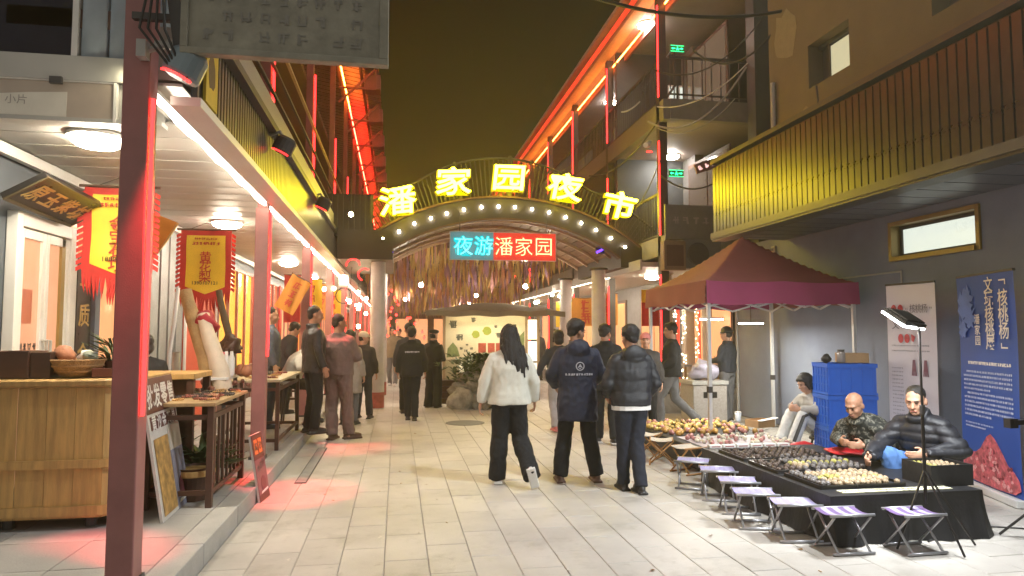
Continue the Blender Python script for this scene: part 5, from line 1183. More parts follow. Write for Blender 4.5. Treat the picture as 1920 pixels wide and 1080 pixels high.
for ti, (x0, y0, w_, l_) in enumerate(trays):
    t = thing('walnut_tray', ['nearest black tray of pale and olive walnuts on the stall', 'middle black tray of mixed walnuts on the stall', 'farthest black tray of dark walnuts on the stall'][ti], 'tray', (x0+w_/2, y0+l_/2, SZ+.004))
    g = MB(); g.box(-w_/2, w_/2, -l_/2, l_/2, 0, .008); obj('base', g, m_cloth, t)
    for u in ((-w_/2, w_/2, -l_/2, -l_/2+.012), (-w_/2, w_/2, l_/2-.012, l_/2), (-w_/2, -w_/2+.012, -l_/2+.012, l_/2-.012), (w_/2-.012, w_/2, -l_/2+.012, l_/2-.012)): g = MB(); g.box(u[0], u[1], u[2], u[3], .0085, .03); obj('edge', g, m_black, t)
    nx, ny = (14, 8) if ti == 0 else ((14, 6) if ti == 1 else (14, 6))
    for j in range(ny):
        for i in range(nx):
            if rr.random() < .06: continue
            x = x0 + .045 + (w_-.09)*i/(nx-1) + rr.uniform(-.006, .006); y = y0 + .05 + (l_-.1)*j/(ny-1) + rr.uniform(-.006, .006)
            v = noise.noise(Vector((x*3.1, y*3.1, 1)))
            if ti == 0: k = 1 if (i < 2 or j == ny-1 and i < 6) else (2 if (j in (3, 4) and v > -.1) else 0)
            elif ti == 1: k = 2 if (j == 3 and i > 3) else (1 if j > 3 else (0 if v > .1 else 1))
            else: k = 3 if v < .2 else 1
            if ti == 1 and i < 4: k = 3
            me, nm = wal[k]; o = obj('walnut', None, None, None, mesh=me); s_ = rr.uniform(.85, 1.2) * (1.15 if k != 3 else 1); o.scale = (s_, s_, s_); o.location = (x, y, SZ+.0125+.0205*s_*.95); o.rotation_euler = (rr.uniform(0, 6), rr.uniform(0, 6), rr.uniform(0, 6)); ntot += 1
            cname = nm.split('_')[0]; where = ['nearest', 'middle', 'farthest'][ti]
            tag(o, '%s wrinkled walnut lying in the %s black tray of the stall' % (cname, where), 'walnut', '%s walnuts in the %s tray' % (cname, where))
# price cards along the near edge
for k in range(5):
    x = SX0+.15+k*.19; t = thing('price_card', ['leftmost', 'second', 'middle', 'fourth', 'rightmost'][k] + ' pale card lying along the near edge of the walnut stall', 'card', (x+.09, SY0+.1, SZ+.0045), 0, 'pale cards along the stall edge'); g = MB(); g.box(-.09, .09, -.045, .045, 0, .006); obj('card', g, mat('cream_card', (.62, .6, .42), .5), t)
    g = MB(); P = Panel((-.09, -.045, .006), (1, 0, 0), (0, 1, 0)); rq = random.Random(k)
    for q in range(6): P.scribble(g, .02+q*.028, .045, .022, .0015, .16, rq)
    obj('lettering', g, m_black, t)
for k in range(6):
    x = SX0+.06+k*.155; tg = thing('price_card', ['first', 'second', 'third', 'fourth', 'fifth', 'sixth'][k] + ' white card from the left along the far edge of the walnut stall', 'card', (x+.07, SY1-.035, SZ+.0045), 0, 'white cards along the far stall edge'); g = MB(); g.box(-.07, .07, -.03, .03, 0, .03); obj('card', g, m_white, tg); g = MB(); g.box(-.05, .05, -.0315, -.0302, .008, .02); obj('print', g, m_post, tg)
# black box tray at the right front corner with goods
t = thing('display_box', 'black box holding pale walnuts at the right end of the walnut stall', 'box', (4.62, 5.18, SZ)); bw, bd, bh = .19, .16, .17
t.location.x = 4.37; t.location.y = 5.02
for u in ((-bw, bw, -bd, -bd+.015), (-bw, bw, bd-.015, bd), (-bw, -bw+.015, -bd+.015, bd-.015), (bw-.015, bw, -bd+.015, bd-.015)): g = MB(); g.box(u[0], u[1], u[2], u[3], .005, bh); obj('side', g, m_cloth, t)
g = MB(); g.box(-bw+.015, bw-.015, -bd+.015, bd-.015, bh-.07, bh-.06); obj('shelf', g, m_cloth, t)
for k in range(40):
    i, j = k % 8, k//8; x, y = 4.37-bw+.042+i*(2*bw-.084)/7, 5.02-bd+.042+j*(2*bd-.084)/4; m_i = 2 if i < 3 else 0
    o = obj('walnut', None, None, None, mesh=wal[m_i][0]); o.location = (x, y, SZ+bh-.06+.026+.002); o.scale = (.95,)*3; o.rotation_euler = (k, k*2, k*3); tag(o, '%s walnut in the black box at the right end of the stall' % (['pale', '', 'olive'][m_i]), 'walnut', '%s walnuts in the black box' % ['pale', '', 'olive'][m_i])
# red mats behind
for i, (px, py, w_, d_) in enumerate(((1500, 838, .5, .5), (1600, 862, .55, .5))):
    c = on_z(px, py, .3) if i else on_z(px, py, .25); t = thing('red_bag', ['red cloth bag between the seated young person and the blue crates', 'red cloth on the far edge of the walnut stall before the bald man'][i], 'bag', (c.x, c.y, 0 if i == 0 else SZ+.005)); me = rock_mesh('cloth', .2, mat('red_nylon', (.5, .012, .02), .5, var=.1, bump=.2), 40+i, 3, .3); me.transform(Matrix.Diagonal((1.3, 1.0, .75 if i == 0 else .18, 1))); o = obj('cloth', None, None, t, mesh=me); o.location = (0, 0, .16 if i == 0 else .03)

# ------------------------------------------------------------------ folding stools
m_purple = mat('purple_webbing', (.34, .31, .50), .7, var=.12, scale=20, bump=.4, bscale=200)
m_purple2 = mat('plum_webbing', (.13, .075, .2), .7, var=.12)
m_tube = mat('steel_tube', (.38, .38, .4), .35, metal=.6, var=.1)
def make_stool(label, m_frame=m_tube, m_a=m_purple, m_b=m_purple2, name='folding_stool', group='folding stools along the stall', w=.34, d=.23, h=.275):
    t = thing(name, label, 'stool', (0, 0, 0), 0, group)
    hw, hd = w/2, d/2; n = 7
    for k in range(n):                                    # webbing straps run front to back, sagging a little
        x = -hw+.012+(w-.024)*(k+.5)/n; s_ = (w-.024)/n*.47; g = MB()
        g.grid(lambda u, v: Vector((x - s_ + 2*s_*u, -hd + d*v, h + .008 - .018*math.sin(PI*v))), 1, 6); g2 = MB(); g2.v = g.v + [(a, b, c-.006) for a, b, c in g.v]; nn = len(g.v); g2.f = list(g.f) + [tuple(reversed([i+nn for i in f])) for f in g.f]; g2.mi = [0]*len(g2.f)
        obj('seat_strap', g2, m_a if k % 2 else m_b, t)
    for y in (-hd, hd): g = MB(); g.tube([(-hw, y, h), (hw, y, h)], .011, 8); obj('seat_rail', g, m_frame, t, smooth=True)
    for x, o in ((-hw+.03, .0), (hw-.03, 0)):
        for a, b, dx in ((-hd, hd, .0), (hd, -hd, .016)):
            xx = x + (dx if x < 0 else -dx); g = MB(); g.tube([(xx, a, h-.012), (xx, b*1.05, .02)], .009, 8); obj('leg', g, m_frame, t, smooth=True)
        g = MB(); g.tube([(x-.006, 0, h*.5), (x+.022 if x < 0 else x-.022, 0, h*.5)], .008, 8); obj('pivot', g, m_dark, t)
    for y in (-hd*1.05, hd*1.05): g = MB(); g.tube([(-hw+.01, y, .012), (hw-.01, y, .012)], .011, 8); obj('foot_bar', g, m_frame, t, smooth=True)
    return t
places = [(1580, 958, -.03, 'purple strap stool at the near left corner of the stall, second from the right'), (1713, 958, .02, 'purple strap stool nearest the camera right, in front of the hanging cloth'),
          (1490, 940, -.20, 'pale purple stool, third from the right in the row'), (1415, 921, -.25, 'pale purple stool, fourth from the right in the row'), (1384, 899, -.3, 'purple stool, fifth from the right along the stall side'), (1346, 879, -.34, 'purple stool, sixth from the right along the stall side')]
st0 = None
for i, (px, py, rz, lab) in enumerate(places):
    c = on_z(px, py, .28)
    if st0 is None: st0 = make_stool(lab); o = st0
    elif i == 2: st1 = make_stool(lab, m_b=mat('lilac_webbing', (.30, .27, .47), .7, var=.12)); o = st1
    else: o = dup(st0 if i < 2 else st1, label=lab)
    o.location = (c.x, c.y, .001); o.rotation_euler = (0, 0, rz)
c = on_z(1298, 862, .28); o = dup(st1, label='purple stool with a green strap and a tilted frame, farthest of the purple row'); o.location = (c.x, c.y, .001); o.rotation_euler = (0, 0, -.55)
m_stoolwood = mat('stool_wood', (.36, .18, .06), .5, var=.2); m_canvas = mat('pale_canvas', (.55, .5, .42), .7)
sw = make_stool('wooden cross legged stool with a pale canvas seat at the far stall', m_stoolwood, m_canvas, m_canvas, 'wooden_stool', 'wooden stools at the far stall', .31, .26, .29); c = on_z(1240, 822, .30); sw.location = (c.x, c.y, .001); sw.rotation_euler = (0, 0, 1.2)
c = on_z(1290, 836, .30); o = dup(sw, label='low pale stool right of the wooden cross legged one'); o.location = (c.x, c.y, .001); o.rotation_euler = (0, 0, .3)
c = on_z(1216, 812, .30); o = dup(sw, label='pale stool behind the wooden cross legged one, beside the man in the black puffer'); o.location = (c.x, c.y, .001); o.rotation_euler = (0, 0, .9)

# ------------------------------------------------------------------ work light on a tripod
WX, WY = on_y(1738, 1000, 4.60).x, 4.60
t = thing('work_light', 'flat black work light on a thin black tripod at the walnut stall', 'lamp', (WX, WY, 0))
g = MB(); g.tube([(0, 0, .3), (0, 0, 1.0)], .012, 10); obj('lower_pole', g, m_black, t); g = MB(); g.tube([(0, 0, 1.0), (0, 0, 1.60)], .009, 10); obj('upper_pole', g, m_black, t); g = MB(); g.tube([(0, 0, .96), (0, 0, 1.03)], .018, 10); obj('collar', g, m_dark, t)
for k in range(3):
    a = (-.3, 3.4, 4.75)[k]; g = MB(); g.tube([(.0, 0, .55), (.33*math.cos(a), .33*math.sin(a), .012)], .008, 8); obj('leg', g, m_black, t)
Rm = Matrix.Rotation(math.radians(18), 3, 'Z') @ Matrix.Rotation(math.radians(34), 3, 'X') @ Matrix.Rotation(math.radians(6), 3, 'Y')
hc = Vector((-.06, .07, 1.685)); g = MB(); g.obox(hc, .28, .2, .03, Rm); 
for q in range(9): g.obox(hc + Rm @ Vector((-.12+.03*q, 0, .02)), .008, .17, .016, Rm)
obj('lamp_head', g, m_black, t)
g = MB(); g.obox(hc + Rm @ Vector((0, 0, -.024)), .285, .205, .014, Rm); obj('diffuser', g, glow('work_led', (.95, .98, 1), 30), t)
g = MB(); g.tube([(0, 0, 1.6), hc + Rm @ Vector((.05, -.05, -.01))], .012, 8); obj('bracket', g, m_lightmetal, t)
WORK = (WX + hc.x, WY + hc.y, hc.z - .05)

# ------------------------------------------------------------------ roll up banners
def rollup(label, bl_, br2, ztop, build, name='rollup_banner'):
    a, b = Vector((*bl_[:2], 0)), Vector((*br2[:2], 0)); t = thing(name, label, 'banner', ((a.x+b.x)/2, (a.y+b.y)/2, 0)); P = Panel((a.x, a.y, 0.075), b-a, (0, 0, 1)); w = (b-a).length; h = ztop-.075
    g = MB(); P.slab(g, -.01, w+.01, -.07, -.002, -.09, .07); obj('base', g, m_alu, t, world=True, bev=.008); g = MB(); P.slab(g, 0, w, h-.002, h+.02, -.015, .012); obj('top_rail', g, m_dark, t, world=True)
    g = MB(); g.tube([P.p(w/2, 0, -.03), P.p(w/2, h, -.03)], .01, 8); obj('stay', g, m_alu, t, world=True)
    build(P, w, h, t); return t
m_blue = mat('royal_blue_print', (.012, .07, .36), .55, var=.12, scale=1.2); m_lblue = mat('pale_blue_print', (.08, .17, .55), .55, var=.35, scale=2.2); m_pink = mat('walnut_macro_print', (.5, .10, .12), .6, var=.9, scale=16, bump=.0)
def blue(P, w, h, t):
    g = MB(); g.grid(lambda u, v: P.p(w*u, h*v, .008*math.sin(v*7)), 2, 16); obj('sheet', g, m_blue, t, world=True)
    g = MB(); r2 = random.Random(3)
    for a, b, r in ((.13, .86, .17), (.24, .80, .13), (.10, .74, .10), (.2, .9, .12)): P.poly(g, [(max(.01, (a+r*math.cos(k*PI/9)*(.75+.35*math.sin(k*2.5+a*9))))*w, (b+r*.5*math.sin(k*PI/9)*(.8+.3*math.cos(k*3)))*h) for k in range(18)], .009, .011 + a*.001)
    obj('flower_print', g, m_lblue, t, world=True)
    characters(P, t, m_white, [(ch, w*.83, h*(.885-.075*k), .17, .013, .012) for k, ch in enumerate('核桃杨')] + [('﹁', w*.83, h*.955, .15, .013, .01), ('﹂', w*.83, h*.665, .15, .013, .01)] + [(ch, w*.6, h*(.95-.068*k), .16, .013, .012) for k, ch in enumerate('文玩核桃展')] + [(ch, w*.38, h*(.79-.052*k), .105, .013, .008) for k, ch in enumerate('潘家园')])
    g = MB(); r4 = random.Random(2)
    for k in range(20): P.scribble(g, w*(.2+.037*k), h*.578, .036, .013, .24, r4)
    obj('subtitle', g, m_white, t, world=True)['kind'] = 'stuff'
    g = MB(); r2 = random.Random(9)
    for ln in range(11):
        b = h*(.535 - ln*.021); n = 30 if ln not in (4, 10) else 17
        for k in range(n): 
            if k < 2 and ln in (0, 5): continue
            P.scribble(g, w*(.1+.028*k), b, .024, .013, .16, r2)
    for k in range(18): P.scribble(g, w*(.1+.028*k), h*.285, .018, .013, .16, r2); P.scribble(g, w*(.1+.02*k), h*.268, .018, .013, .16, r2)
    obj('small_print', g, mat('paragraph_white', (.55, .6, .75), .6), t, world=True)['kind'] = 'stuff'
    out = [(.03, .015), (.3, .008), (.62, .006), (.9, .012), (.985, .035), (.97, .075), (.9, .105), (.8, .13), (.735, .165), (.67, .20), (.6, .232), (.53, .25), (.47, .236), (.41, .205), (.35, .172), (.27, .15), (.16, .14), (.07, .12), (.02, .085), (.012, .045)]
    g = MB(); P.poly(g, [(w*a, h*b) for a, b in out], .012, .016); obj('walnut_print', g, m_pink, t, world=True)
    r5 = random.Random(12); g = MB(); g2 = MB()
    for k in range(70):
        a, b = r5.uniform(.1, .88), r5.uniform(.02, .2)
        if b > .12 and abs(a-.53) > .9*(.25-b)+.03: continue
        e = r5.uniform(.012, .035); n_ = 7; P.poly(g if k % 3 else g2, [(w*(a+e*math.cos(q*2*PI/n_)*r5.uniform(.5, 1.2)), h*(b+e*.42*math.sin(q*2*PI/n_)*r5.uniform(.5, 1.2))) for q in range(n_)], .0162, .0172 + k*.00003)
    obj('walnut_ridge_print', g, mat('rose_ridge_print', (.68, .3, .3), .6, var=.5, scale=30), t, world=True)['kind'] = 'stuff'; obj('walnut_hollow_print', g2, mat('dark_hollow_print', (.22, .03, .04), .6, var=.5, scale=30), t, world=True)['kind'] = 'stuff'
a, b = on_z(1810, 908, 0), on_z(1925, 955, 0)
rollup('tall blue roll up banner with white characters and a large pink walnut picture', (a.x, a.y), (b.x-.02, b.y), 2.14, blue)
def whiteb(P, w, h, t):
    g = MB(); g.grid(lambda u, v: P.p(w*u, h*v, .006*math.sin(v*6)), 2, 16); obj('sheet', g, mat('banner_white', (.62, .62, .68), .55, var=.03), t, world=True)
    m_gi = mat('grey_ink', (.16, .16, .2), .6); characters(P, t, m_gi, [(ch, w*(.44+.12*k), h*.86, .11, .009, .006) for k, ch in enumerate('“核桃杨”')] + [(ch, w*(.2+.24*k), h*.775, .14, .009, .006) for k, ch in enumerate('文玩')], sx=.8)
    g = MB(); r2 = random.Random(6)
    for ln in range(20): 
        for k in range(7): P.scribble(g, w*(.1+.035*k), h*(.52-ln*.022), .016, .009, .12, r2)
    for ln in range(2):
        for k in range(24): P.scribble(g, w*(.12+.032*k), h*(.65-.03*ln), .016, .009, .12, r2)
    obj('small_print', g, m_gi, t, world=True)['kind'] = 'stuff'
    g = MB()
    for a, b in ((.17, .86), (.31, .86), (.3, .69), (.43, .69)): P.poly(g, [(w*(a+.055*math.cos(k*PI/8)), h*(b+.026*math.sin(k*PI/8))) for k in range(16)], .0085, .011)
    P.poly(g, [(w*.52, h*.715), (w*.6, h*.70), (w*.56, h*.67), (w*.52, h*.68)], .0085, .011); obj('walnut_print', g, mat('red_ink_print', (.5, .04, .06), .6, var=.4, scale=20), t, world=True)
    g = MB()
    for a, b in ((.55, .53), (.78, .53)):
        for q in range(4): P.poly(g, [(w*(a-.05+.03*q), h*(b-.05)), (w*(a-.03+.03*q), h*(b-.05)), (w*(a+.01*q), h*(b+.04)), (w*(a-.02+.01*q), h*(b+.04))], .0085+.0005*q, .010+.0005*q)
    obj('figure_print', g, mat('plum_ink', (.2, .08, .12), .6), t, world=True)
rollup('tall white roll up banner with red walnut prints behind the seated men', (5.92, 7.50), (6.0, 6.82), 2.14, whiteb)
# dark stand rail at the right edge by the blue banner
# ------------------------------------------------------------------ stacked blue crates with boxes on top
m_crate = mat('blue_plastic', (.012, .11, .56), .4, var=.06)
cc = on_z(1583, 838, .1); CXx, CYy = 5.56, 7.85
rzc = math.radians(12); order = ['bottom', 'middle', 'top']
for k in range(3):
    hh = .385; t = thing('plastic_crate', order[k] + ' blue plastic crate of the stack beside the bald man', 'crate', (CXx, CYy, .02 + k*(hh+.006)), -rzc, 'blue crates in the stack'); w_, d_ = .29, .24
    g = MB()
    for u in ((-w_, w_, -d_, -d_+.012), (-w_, w_, d_-.012, d_), (-w_, -w_+.012, -d_+.012, d_-.012), (w_-.012, w_, -d_+.012, d_-.012)): g.box(u[0], u[1], u[2], u[3], 0, hh)
    g.box(-w_+.012, w_-.012, -d_+.012, d_-.012, 0, .015); obj('shell', g, m_crate, t, bev=.004)
    g = MB(); g.box(-w_-.012, w_+.012, -d_-.012, -d_-.001, hh-.05, hh); g.box(-w_-.012, -w_-.001, -d_, d_, hh-.05, hh); g.box(-w_-.01, w_+.01, -d_-.01, -d_-.001, 0, .03); g.box(-w_-.01, -w_-.001, -d_, d_, 0, .03); g.box(w_+.001, w_+.012, -d_, d_, hh-.05, hh); obj('rim', g, m_crate, t)
    for q in range(6): g = MB(); y = -d_+.03+q*(2*d_-.06)/5; g.box(-w_-.01, -w_-.001, y-.008, y+.008, .031, hh-.051); obj('rib', g, m_crate, t)
    for q in range(2): g = MB(); g.box(-w_-.009, -w_-.001, -d_+.005, d_-.005, .12+q*.11, .132+q*.11); obj('rib', g, m_crate, t)
    for q in range(5): g = MB(); x = -w_+.03+q*(2*w_-.06)/4; g.box(x-.009, x+.009, -d_-.0065, -d_-.001, .031, hh-.051); obj('rib', g, m_crate, t)
zt = .02 + 3*.391
t = thing('cardboard_box', 'brown cardboard box on top of the blue crate stack', 'box', (CXx+.12, CYy, zt), -rzc); g = MB(); g.box(-.15, .15, -.14, .14, 0, .12); obj('body', g, mat('cardboard', (.42, .26, .13), .8, var=.12), t, bev=.004); g = MB(); g.box(-.15, .15, -.02, .02, .1205, .1225); obj('tape', g, m_beige, t)
t = thing('jar', 'clear jar with dark lid beside the cardboard box on the crates', 'jar', (CXx-.1, CYy-.1, zt)); g = MB(); g.lathe([(.045, 0), (.05, .02), (.05, .12), (.04, .14)], n=16); obj('body', g, mat('smoky_jar', (.25, .22, .2), .2), t, smooth=True); g = MB(); g.lathe([(.043, .141), (.043, .165)], n=16); obj('lid', g, m_dark, t)
t = thing('black_bag', 'black bag slumped at the left of the crate stack top', 'bag', (CXx-.2, CYy+.05, zt)); o = obj('body', None, None, t, mesh=rock_mesh('bag_body', .06, m_cloth, 33, 2, .3)); o.location = (0, 0, .05)

# ------------------------------------------------------------------ far stall under the tent
FX0, FX1, FY0, FY1, FZ = 3.35, 4.75, 7.35, 9.6, .26
t = thing('far_stall', 'low far stall under the tent covered with black and white cloth', 'table', ((FX0+FX1)/2, (FY0+FY1)/2, 0)); g = MB(); g.box(FX0, FX1, FY0, FY1, .02, FZ); obj('base', g, m_cloth, t, world=True, bev=.02)
g = MB(); g.grid(lambda u, v: Vector((FX0+.12+1.2*u, FY0+.05+.8*v, FZ+.006+.006*math.sin(u*14)*math.sin(v*9))), 14, 10); obj('white_cloth', g, mat('patterned_white', (.5, .44, .45), .7, var=.35, scale=18), t, world=True)
small = []
for i, (nm, col) in enumerate((('amber', (.5, .27, .06)), ('golden', (.55, .38, .1)), ('rosy', (.45, .2, .18)), ('pale', (.6, .55, .42)))):
    small.append((rock_mesh('carved_seed', .035, mat(nm+'_seed', col, .4, var=.3, rnd=.2, bump=.5), 60+i, 1, .35), nm))
rr = random.Random(18)
for k in range(200):
    u, v = rr.random(), rr.random(); i = (0 if v < .3 else 1) if rr.random() < .75 else 2
    x, y = FX0+.06+(FX1-FX0-.12)*u, FY0+.95+1.25*v
    o = obj('carved_seed', None, None, None, mesh=small[i][0]); o.location = (x, y, FZ+.028); o.rotation_euler = (rr.random()*6, rr.random()*6, 0); s_ = rr.uniform(.7, 1.25); o.scale = (s_,)*3
    tag(o, '%s carved seed among the small goods heaped on the far stall' % small[i][1], 'seed', '%s carved seeds on the far stall' % small[i][1])
for k in range(90):
    i = 3 if rr.random() < .6 else 2; x, y = FX0+.15+1.12*rr.random(), FY0+.08+.72*rr.random()
    o = obj('carved_seed', None, None, None, mesh=small[i][0]); o.location = (x, y, FZ+.032); o.rotation_euler = (rr.random()*6, rr.random()*6, 0); s_ = rr.uniform(.6, .9); o.scale = (s_,)*3
    tag(o, '%s carved seed on the patterned white cloth of the far stall' % small[i][1], 'seed', '%s carved seeds on the white cloth' % small[i][1])
c = on_z(1384, 790, FZ); t = thing('plastic_cup', 'clear plastic cup standing among the goods of the far stall', 'cup', (4.55, 9.0, FZ)); t.location = (c.x, c.y, FZ); g = MB(); g.lathe([(.035, 0), (.05, .13), (.046, .13), (.032, .005), (.001, .004)], n=16, cap=False); obj('body', g, mat('milky_plastic', (.55, .6, .66), .2), t, smooth=True); g = MB(); g.lathe([(.05, .131), (.051, .14)], n=16); obj('lid', g, m_white, t)
c = on_z(1425, 800, FZ); t = thing('paper_box', 'open pale carton at the right end of the far stall', 'box', (c.x, c.y, FZ+.003), .3); g = MB()
for u in ((-.16, .16, -.12, -.11), (-.16, .16, .11, .12), (-.16, -.15, -.11, .11), (.15, .16, -.11, .11)): g.box(u[0], u[1], u[2], u[3], 0, .1)
obj('sides', g, mat('cardboard', (.42, .26, .13)), t); g = MB(); g.box(-.15, .15, -.11, .11, 0, .01); obj('base', g, mat('cardboard', (.42, .26, .13)), t); g = MB(); g.bar((-.16, -.14, .1), (.1, -.2, .14), .1, .006); obj('flap', g, m_white, t)
# stone litter bin with a bag on top
c = on_z(1438, 792, .0); bx, by = 5.15, 11.0
t = thing('litter_bin', 'square pale stone litter bin standing behind the tent', 'bin', (bx, by, 0)); g = MB(); g.box(-.3, .3, -.26, .26, 0, .7); obj('body', g, mat('speckled_stone', (.34, .31, .28), .7, var=.2, scale=30), t, bev=.015); g = MB(); g.box(-.32, .32, -.28, .28, .702, .76); obj('lid', g, m_lightmetal, t)
g = MB(); g.box(-.12, .12, -.265, -.261, .48, .58); obj('slot', g, m_black, t)
o = obj('plastic_bag', None, None, None, mesh=rock_mesh('plastic_bag', .22, mat('lilac_plastic', (.45, .42, .52), .35, var=.3), 44, 3, .5)); o.location = (bx, by, .92); o.scale = (1.1, .8, .8); tag(o, 'crumpled pale lilac plastic bag on the stone litter bin', 'bag')
# small side goods and the wall pipe
g = MB(); g.tube([(6.1, 11.6, .0), (6.1, 11.6, 3.1)], .025, 8); tag(obj('downpipe', g, m_lightmetal, world=True), 'thin pale downpipe on the slate wall behind the tent', 'pipe')
g = MB(); g.tube([(6.40, 10.72, 3.2), (6.40, 10.72, 5.9)], .04, 8); tag(obj('downpipe', g, m_lightmetal, world=True), 'grey downpipe rising at the far end of the slatted fascia', 'pipe')
# wires over the right galleries
def wire(label, pts, r=.012, m=m_cable): g = MB(); g.tube(pts, r, 5); return tag(obj('overhead_wire', g, m, world=True), label, 'wire')
def sagw(a, b, s, n=14): return [Vector(a).lerp(Vector(b), k/n) - Vector((0, 0, s*4*(k/n)*(1-k/n))) for k in range(n+1)]
wire('black wire slung across the sky at the very top toward the right galleries', sagw(on_y(1050, -25, 9), on_y(1470, 20, 10.5), .25), .03)
m_pw = mat('pale_wire', (.5, .48, .45), .5)
wire('thin pale wire sagging from the gallery corner up to the tan building', sagw(on_y(1232, 200, 12.4), on_y(1402, 118, 10.9), .25), .012, m_pw)
wire('thick grey wire sagging below the pale one at the gallery corner', sagw(on_y(1215, 228, 12.4), on_y(1400, 125, 10.8), .5), .02, mat('grey_wire', (.25, .24, .22), .5))
wire('grey wire running from the gallery corner toward the downpipe', sagw(on_y(1232, 240, 12.5), on_y(1378, 185, 11), .3), .01, mat('grey_wire', (.25, .24, .22), .5))
wire('short white wire crossing under the first top gallery lamp', sagw(on_y(1165, 210, 13), on_y(1200, 190, 12.8), .05), .015, m_pw)
# camera dome at the gallery corner, air unit and the dull sign below
c = on_y(1216, 272, 12.3); t = thing('wall_camera', 'small white camera with red glow at the gallery corner post', 'camera', c); g = MB(); g.tube([(0, 0, 0), (-.12, -.16, -.05)], .05, 10); obj('body', g, m_white, t); g = MB(); g.box(-.02, .06, -.02, .1, .03, .09); obj('bracket', g, m_lightmetal, t); g = MB(); g.tube([(-.05, -.04, -.14), (.05, -.04, -.14)], .014, 6); obj('indicator', g, m_redglow, t)
c0, c1 = on_y(1248, 448, 12.3), on_y(1342, 386, 12.3); P = Panel((c0.x, 12.3, c0.z), (1, 0, 0), (0, 0, 1)); w_, h_ = c1.x-c0.x, c1.z-c0.z
t = thing('dull_sign', 'unlit grey sign with faint characters between the arch and the slatted fascia', 'sign', (c0.x, 12.3, c0.z)); g = MB(); P.slab(g, 0, w_, 0, h_, -.06, 0); obj('board', g, mat('dull_grey_board', (.15, .14, .12), .6, var=.15), t, world=True); g = MB(); rq = random.Random(3)
for k in range(4): P.scribble(g, w_*(.2+.2*k), h_*.55, .16, .003, .14, rq)
obj('small_print', g, mat('dull_letter', (.26, .23, .2), .6), t, world=True)
c = on_y(1262, 480, 12.3); t = thing('meter_box', 'brownish meter box hung below the unlit grey sign', 'box', c); g = MB(); g.box(-.22, .22, -.1, .1, -.28, .28); obj('body', g, mat('meter_brown', (.2, .13, .08), .5), t, bev=.01); g = MB(); g.box(-.17, .17, -.105, -.101, -.2, .2); obj('door', g, m_brown, t)
c = on_y(1312, 478, 12.4); t = thing('air_unit', 'dark grey air unit behind the tent roof', 'air unit', c); g = MB(); g.box(-.38, .38, -.14, .14, -.28, .28); obj('casing', g, mat('unit_grey', (.13, .125, .12), .5), t, bev=.01); g = MB(); g.lathe([(.2, 0), (.22, .01), (.2, .02), (.05, .015), (.001, .016)], n=22); g.v = [(x-.1, -.142-z, y) for x, y, z in g.v]; obj('fan_grille', g, m_dark, t)
c = on_y(1345, 318, 12.6); t = thing('lit_shop_sign', 'small pinkish lit shop sign at the gallery corner over the fascia end', 'sign', c); P = Panel(c + Vector((-.42, 0, -.1)), (1, .0, .35), (0, 0, 1)); g = MB(); P.slab(g, 0, .9, 0, .2, -.05, 0); obj('board', g, mat('dusky_sign', (.2, .1, .1), .5), t, world=True); g = MB(); rq = random.Random(8)
for k in range(6): P.scribble(g, .1+.14*k, .1, .1, .003, .2, rq)
obj('lettering', g, glow('pinkish_letters', (1, .55, .5), .8), t, world=True)
# right shop entrance behind the tent: frames with fairy lights, red couplets, table
m_fairy = mat('fairy_lights', (.5, .45, .35), .4, emis=(1, .78, .5), es=1.4, var=.98, scale=30)
for i, (px, y) in enumerate(((1250, 14.6), (1292, 14.8), (1330, 14.6), (1372, 14.4))):
    c = on_y(px, 700, y); t = thing('entrance_column', ['first', 'second', 'third', 'fourth'][i] + ' pale entrance column from the left behind the tent', 'column', (c.x, y, .355), 0, 'pale entrance columns'); g = MB(); g.box(-.11, .11, -.11, .11, 0, 2.5); obj('shaft', g, mat('cream_column', (.5, .45, .36), .5, var=.1), t, bev=.01); g = MB(); g.box(-.14, .14, -.14, .14, 2.5, 2.56); g.box(-.14, .14, -.14, .14, -.0, .08); obj('trim', g, m_white, t)
    if i < 3:
        t = thing('fairy_light_curtain', ['left', 'middle', 'right'][i] + ' curtain of warm fairy lights between the pale entrance columns', 'lights', (c.x+.34, y+.05, .36), 0, 'fairy light curtains'); g = MB(); rq = random.Random(i)
        for q in range(80): x, z = rq.choice((-.13, -.08, .06, .1, .14)) + rq.gauss(0, .01), rq.uniform(.1, 2.1); g.ell((x, rq.uniform(-.02, .02), z), .013, .013, .013, 6, 4)
        l = obj('tiny_bulbs', g, glow('fairy_bulb', (1, .8, .5), 9), t); l['kind'] = 'stuff'
        for x in (-.13, -.08, .06, .1, .14): g = MB(); g.tube([(x, 0, .05), (x, 0, 2.3)], .004, 4); obj('wire', g, m_cable, t)
        g = MB(); g.box(-.03, .03, .06, .09, .0, 2.2); obj('red_strip', g, mat('red_door_strip', (.6, .05, .03), .5, emis=(1, .06, .03), es=.5), t)
for i, px in enumerate((1215, 1235)):
    c = on_y(px, 600, 13.8); t = thing('red_lantern_cloth', ['left', 'right'][i] + ' red pennant with a yellow top hanging by the entrance behind the tent', 'pennant', (c.x, 13.8, 1.7)); g = MB(); g.grid(lambda u, v: Vector((-.14+.28*u, .012*math.sin(u*9), .75*v)), 8, 8); obj('cloth', g, mat('red_cloth', (.45, .035, .03)), t); g = MB(); g.grid(lambda u, v: Vector((-.14+.28*u, -.006+.012*math.sin(u*9), .5+.27*v)), 8, 3); obj('yellow_top', g, mat('yellow_satin', (.72, .47, .03)), t)
c = on_y(1310, 740, 13.6); t = thing('side_table', 'small grey table on the raised step behind the tent', 'table', (c.x, 13.6, .36)); g = MB(); g.box(-.4, .4, -.22, .22, .5, .54); obj('tabletop', g, m_lightmetal, t)
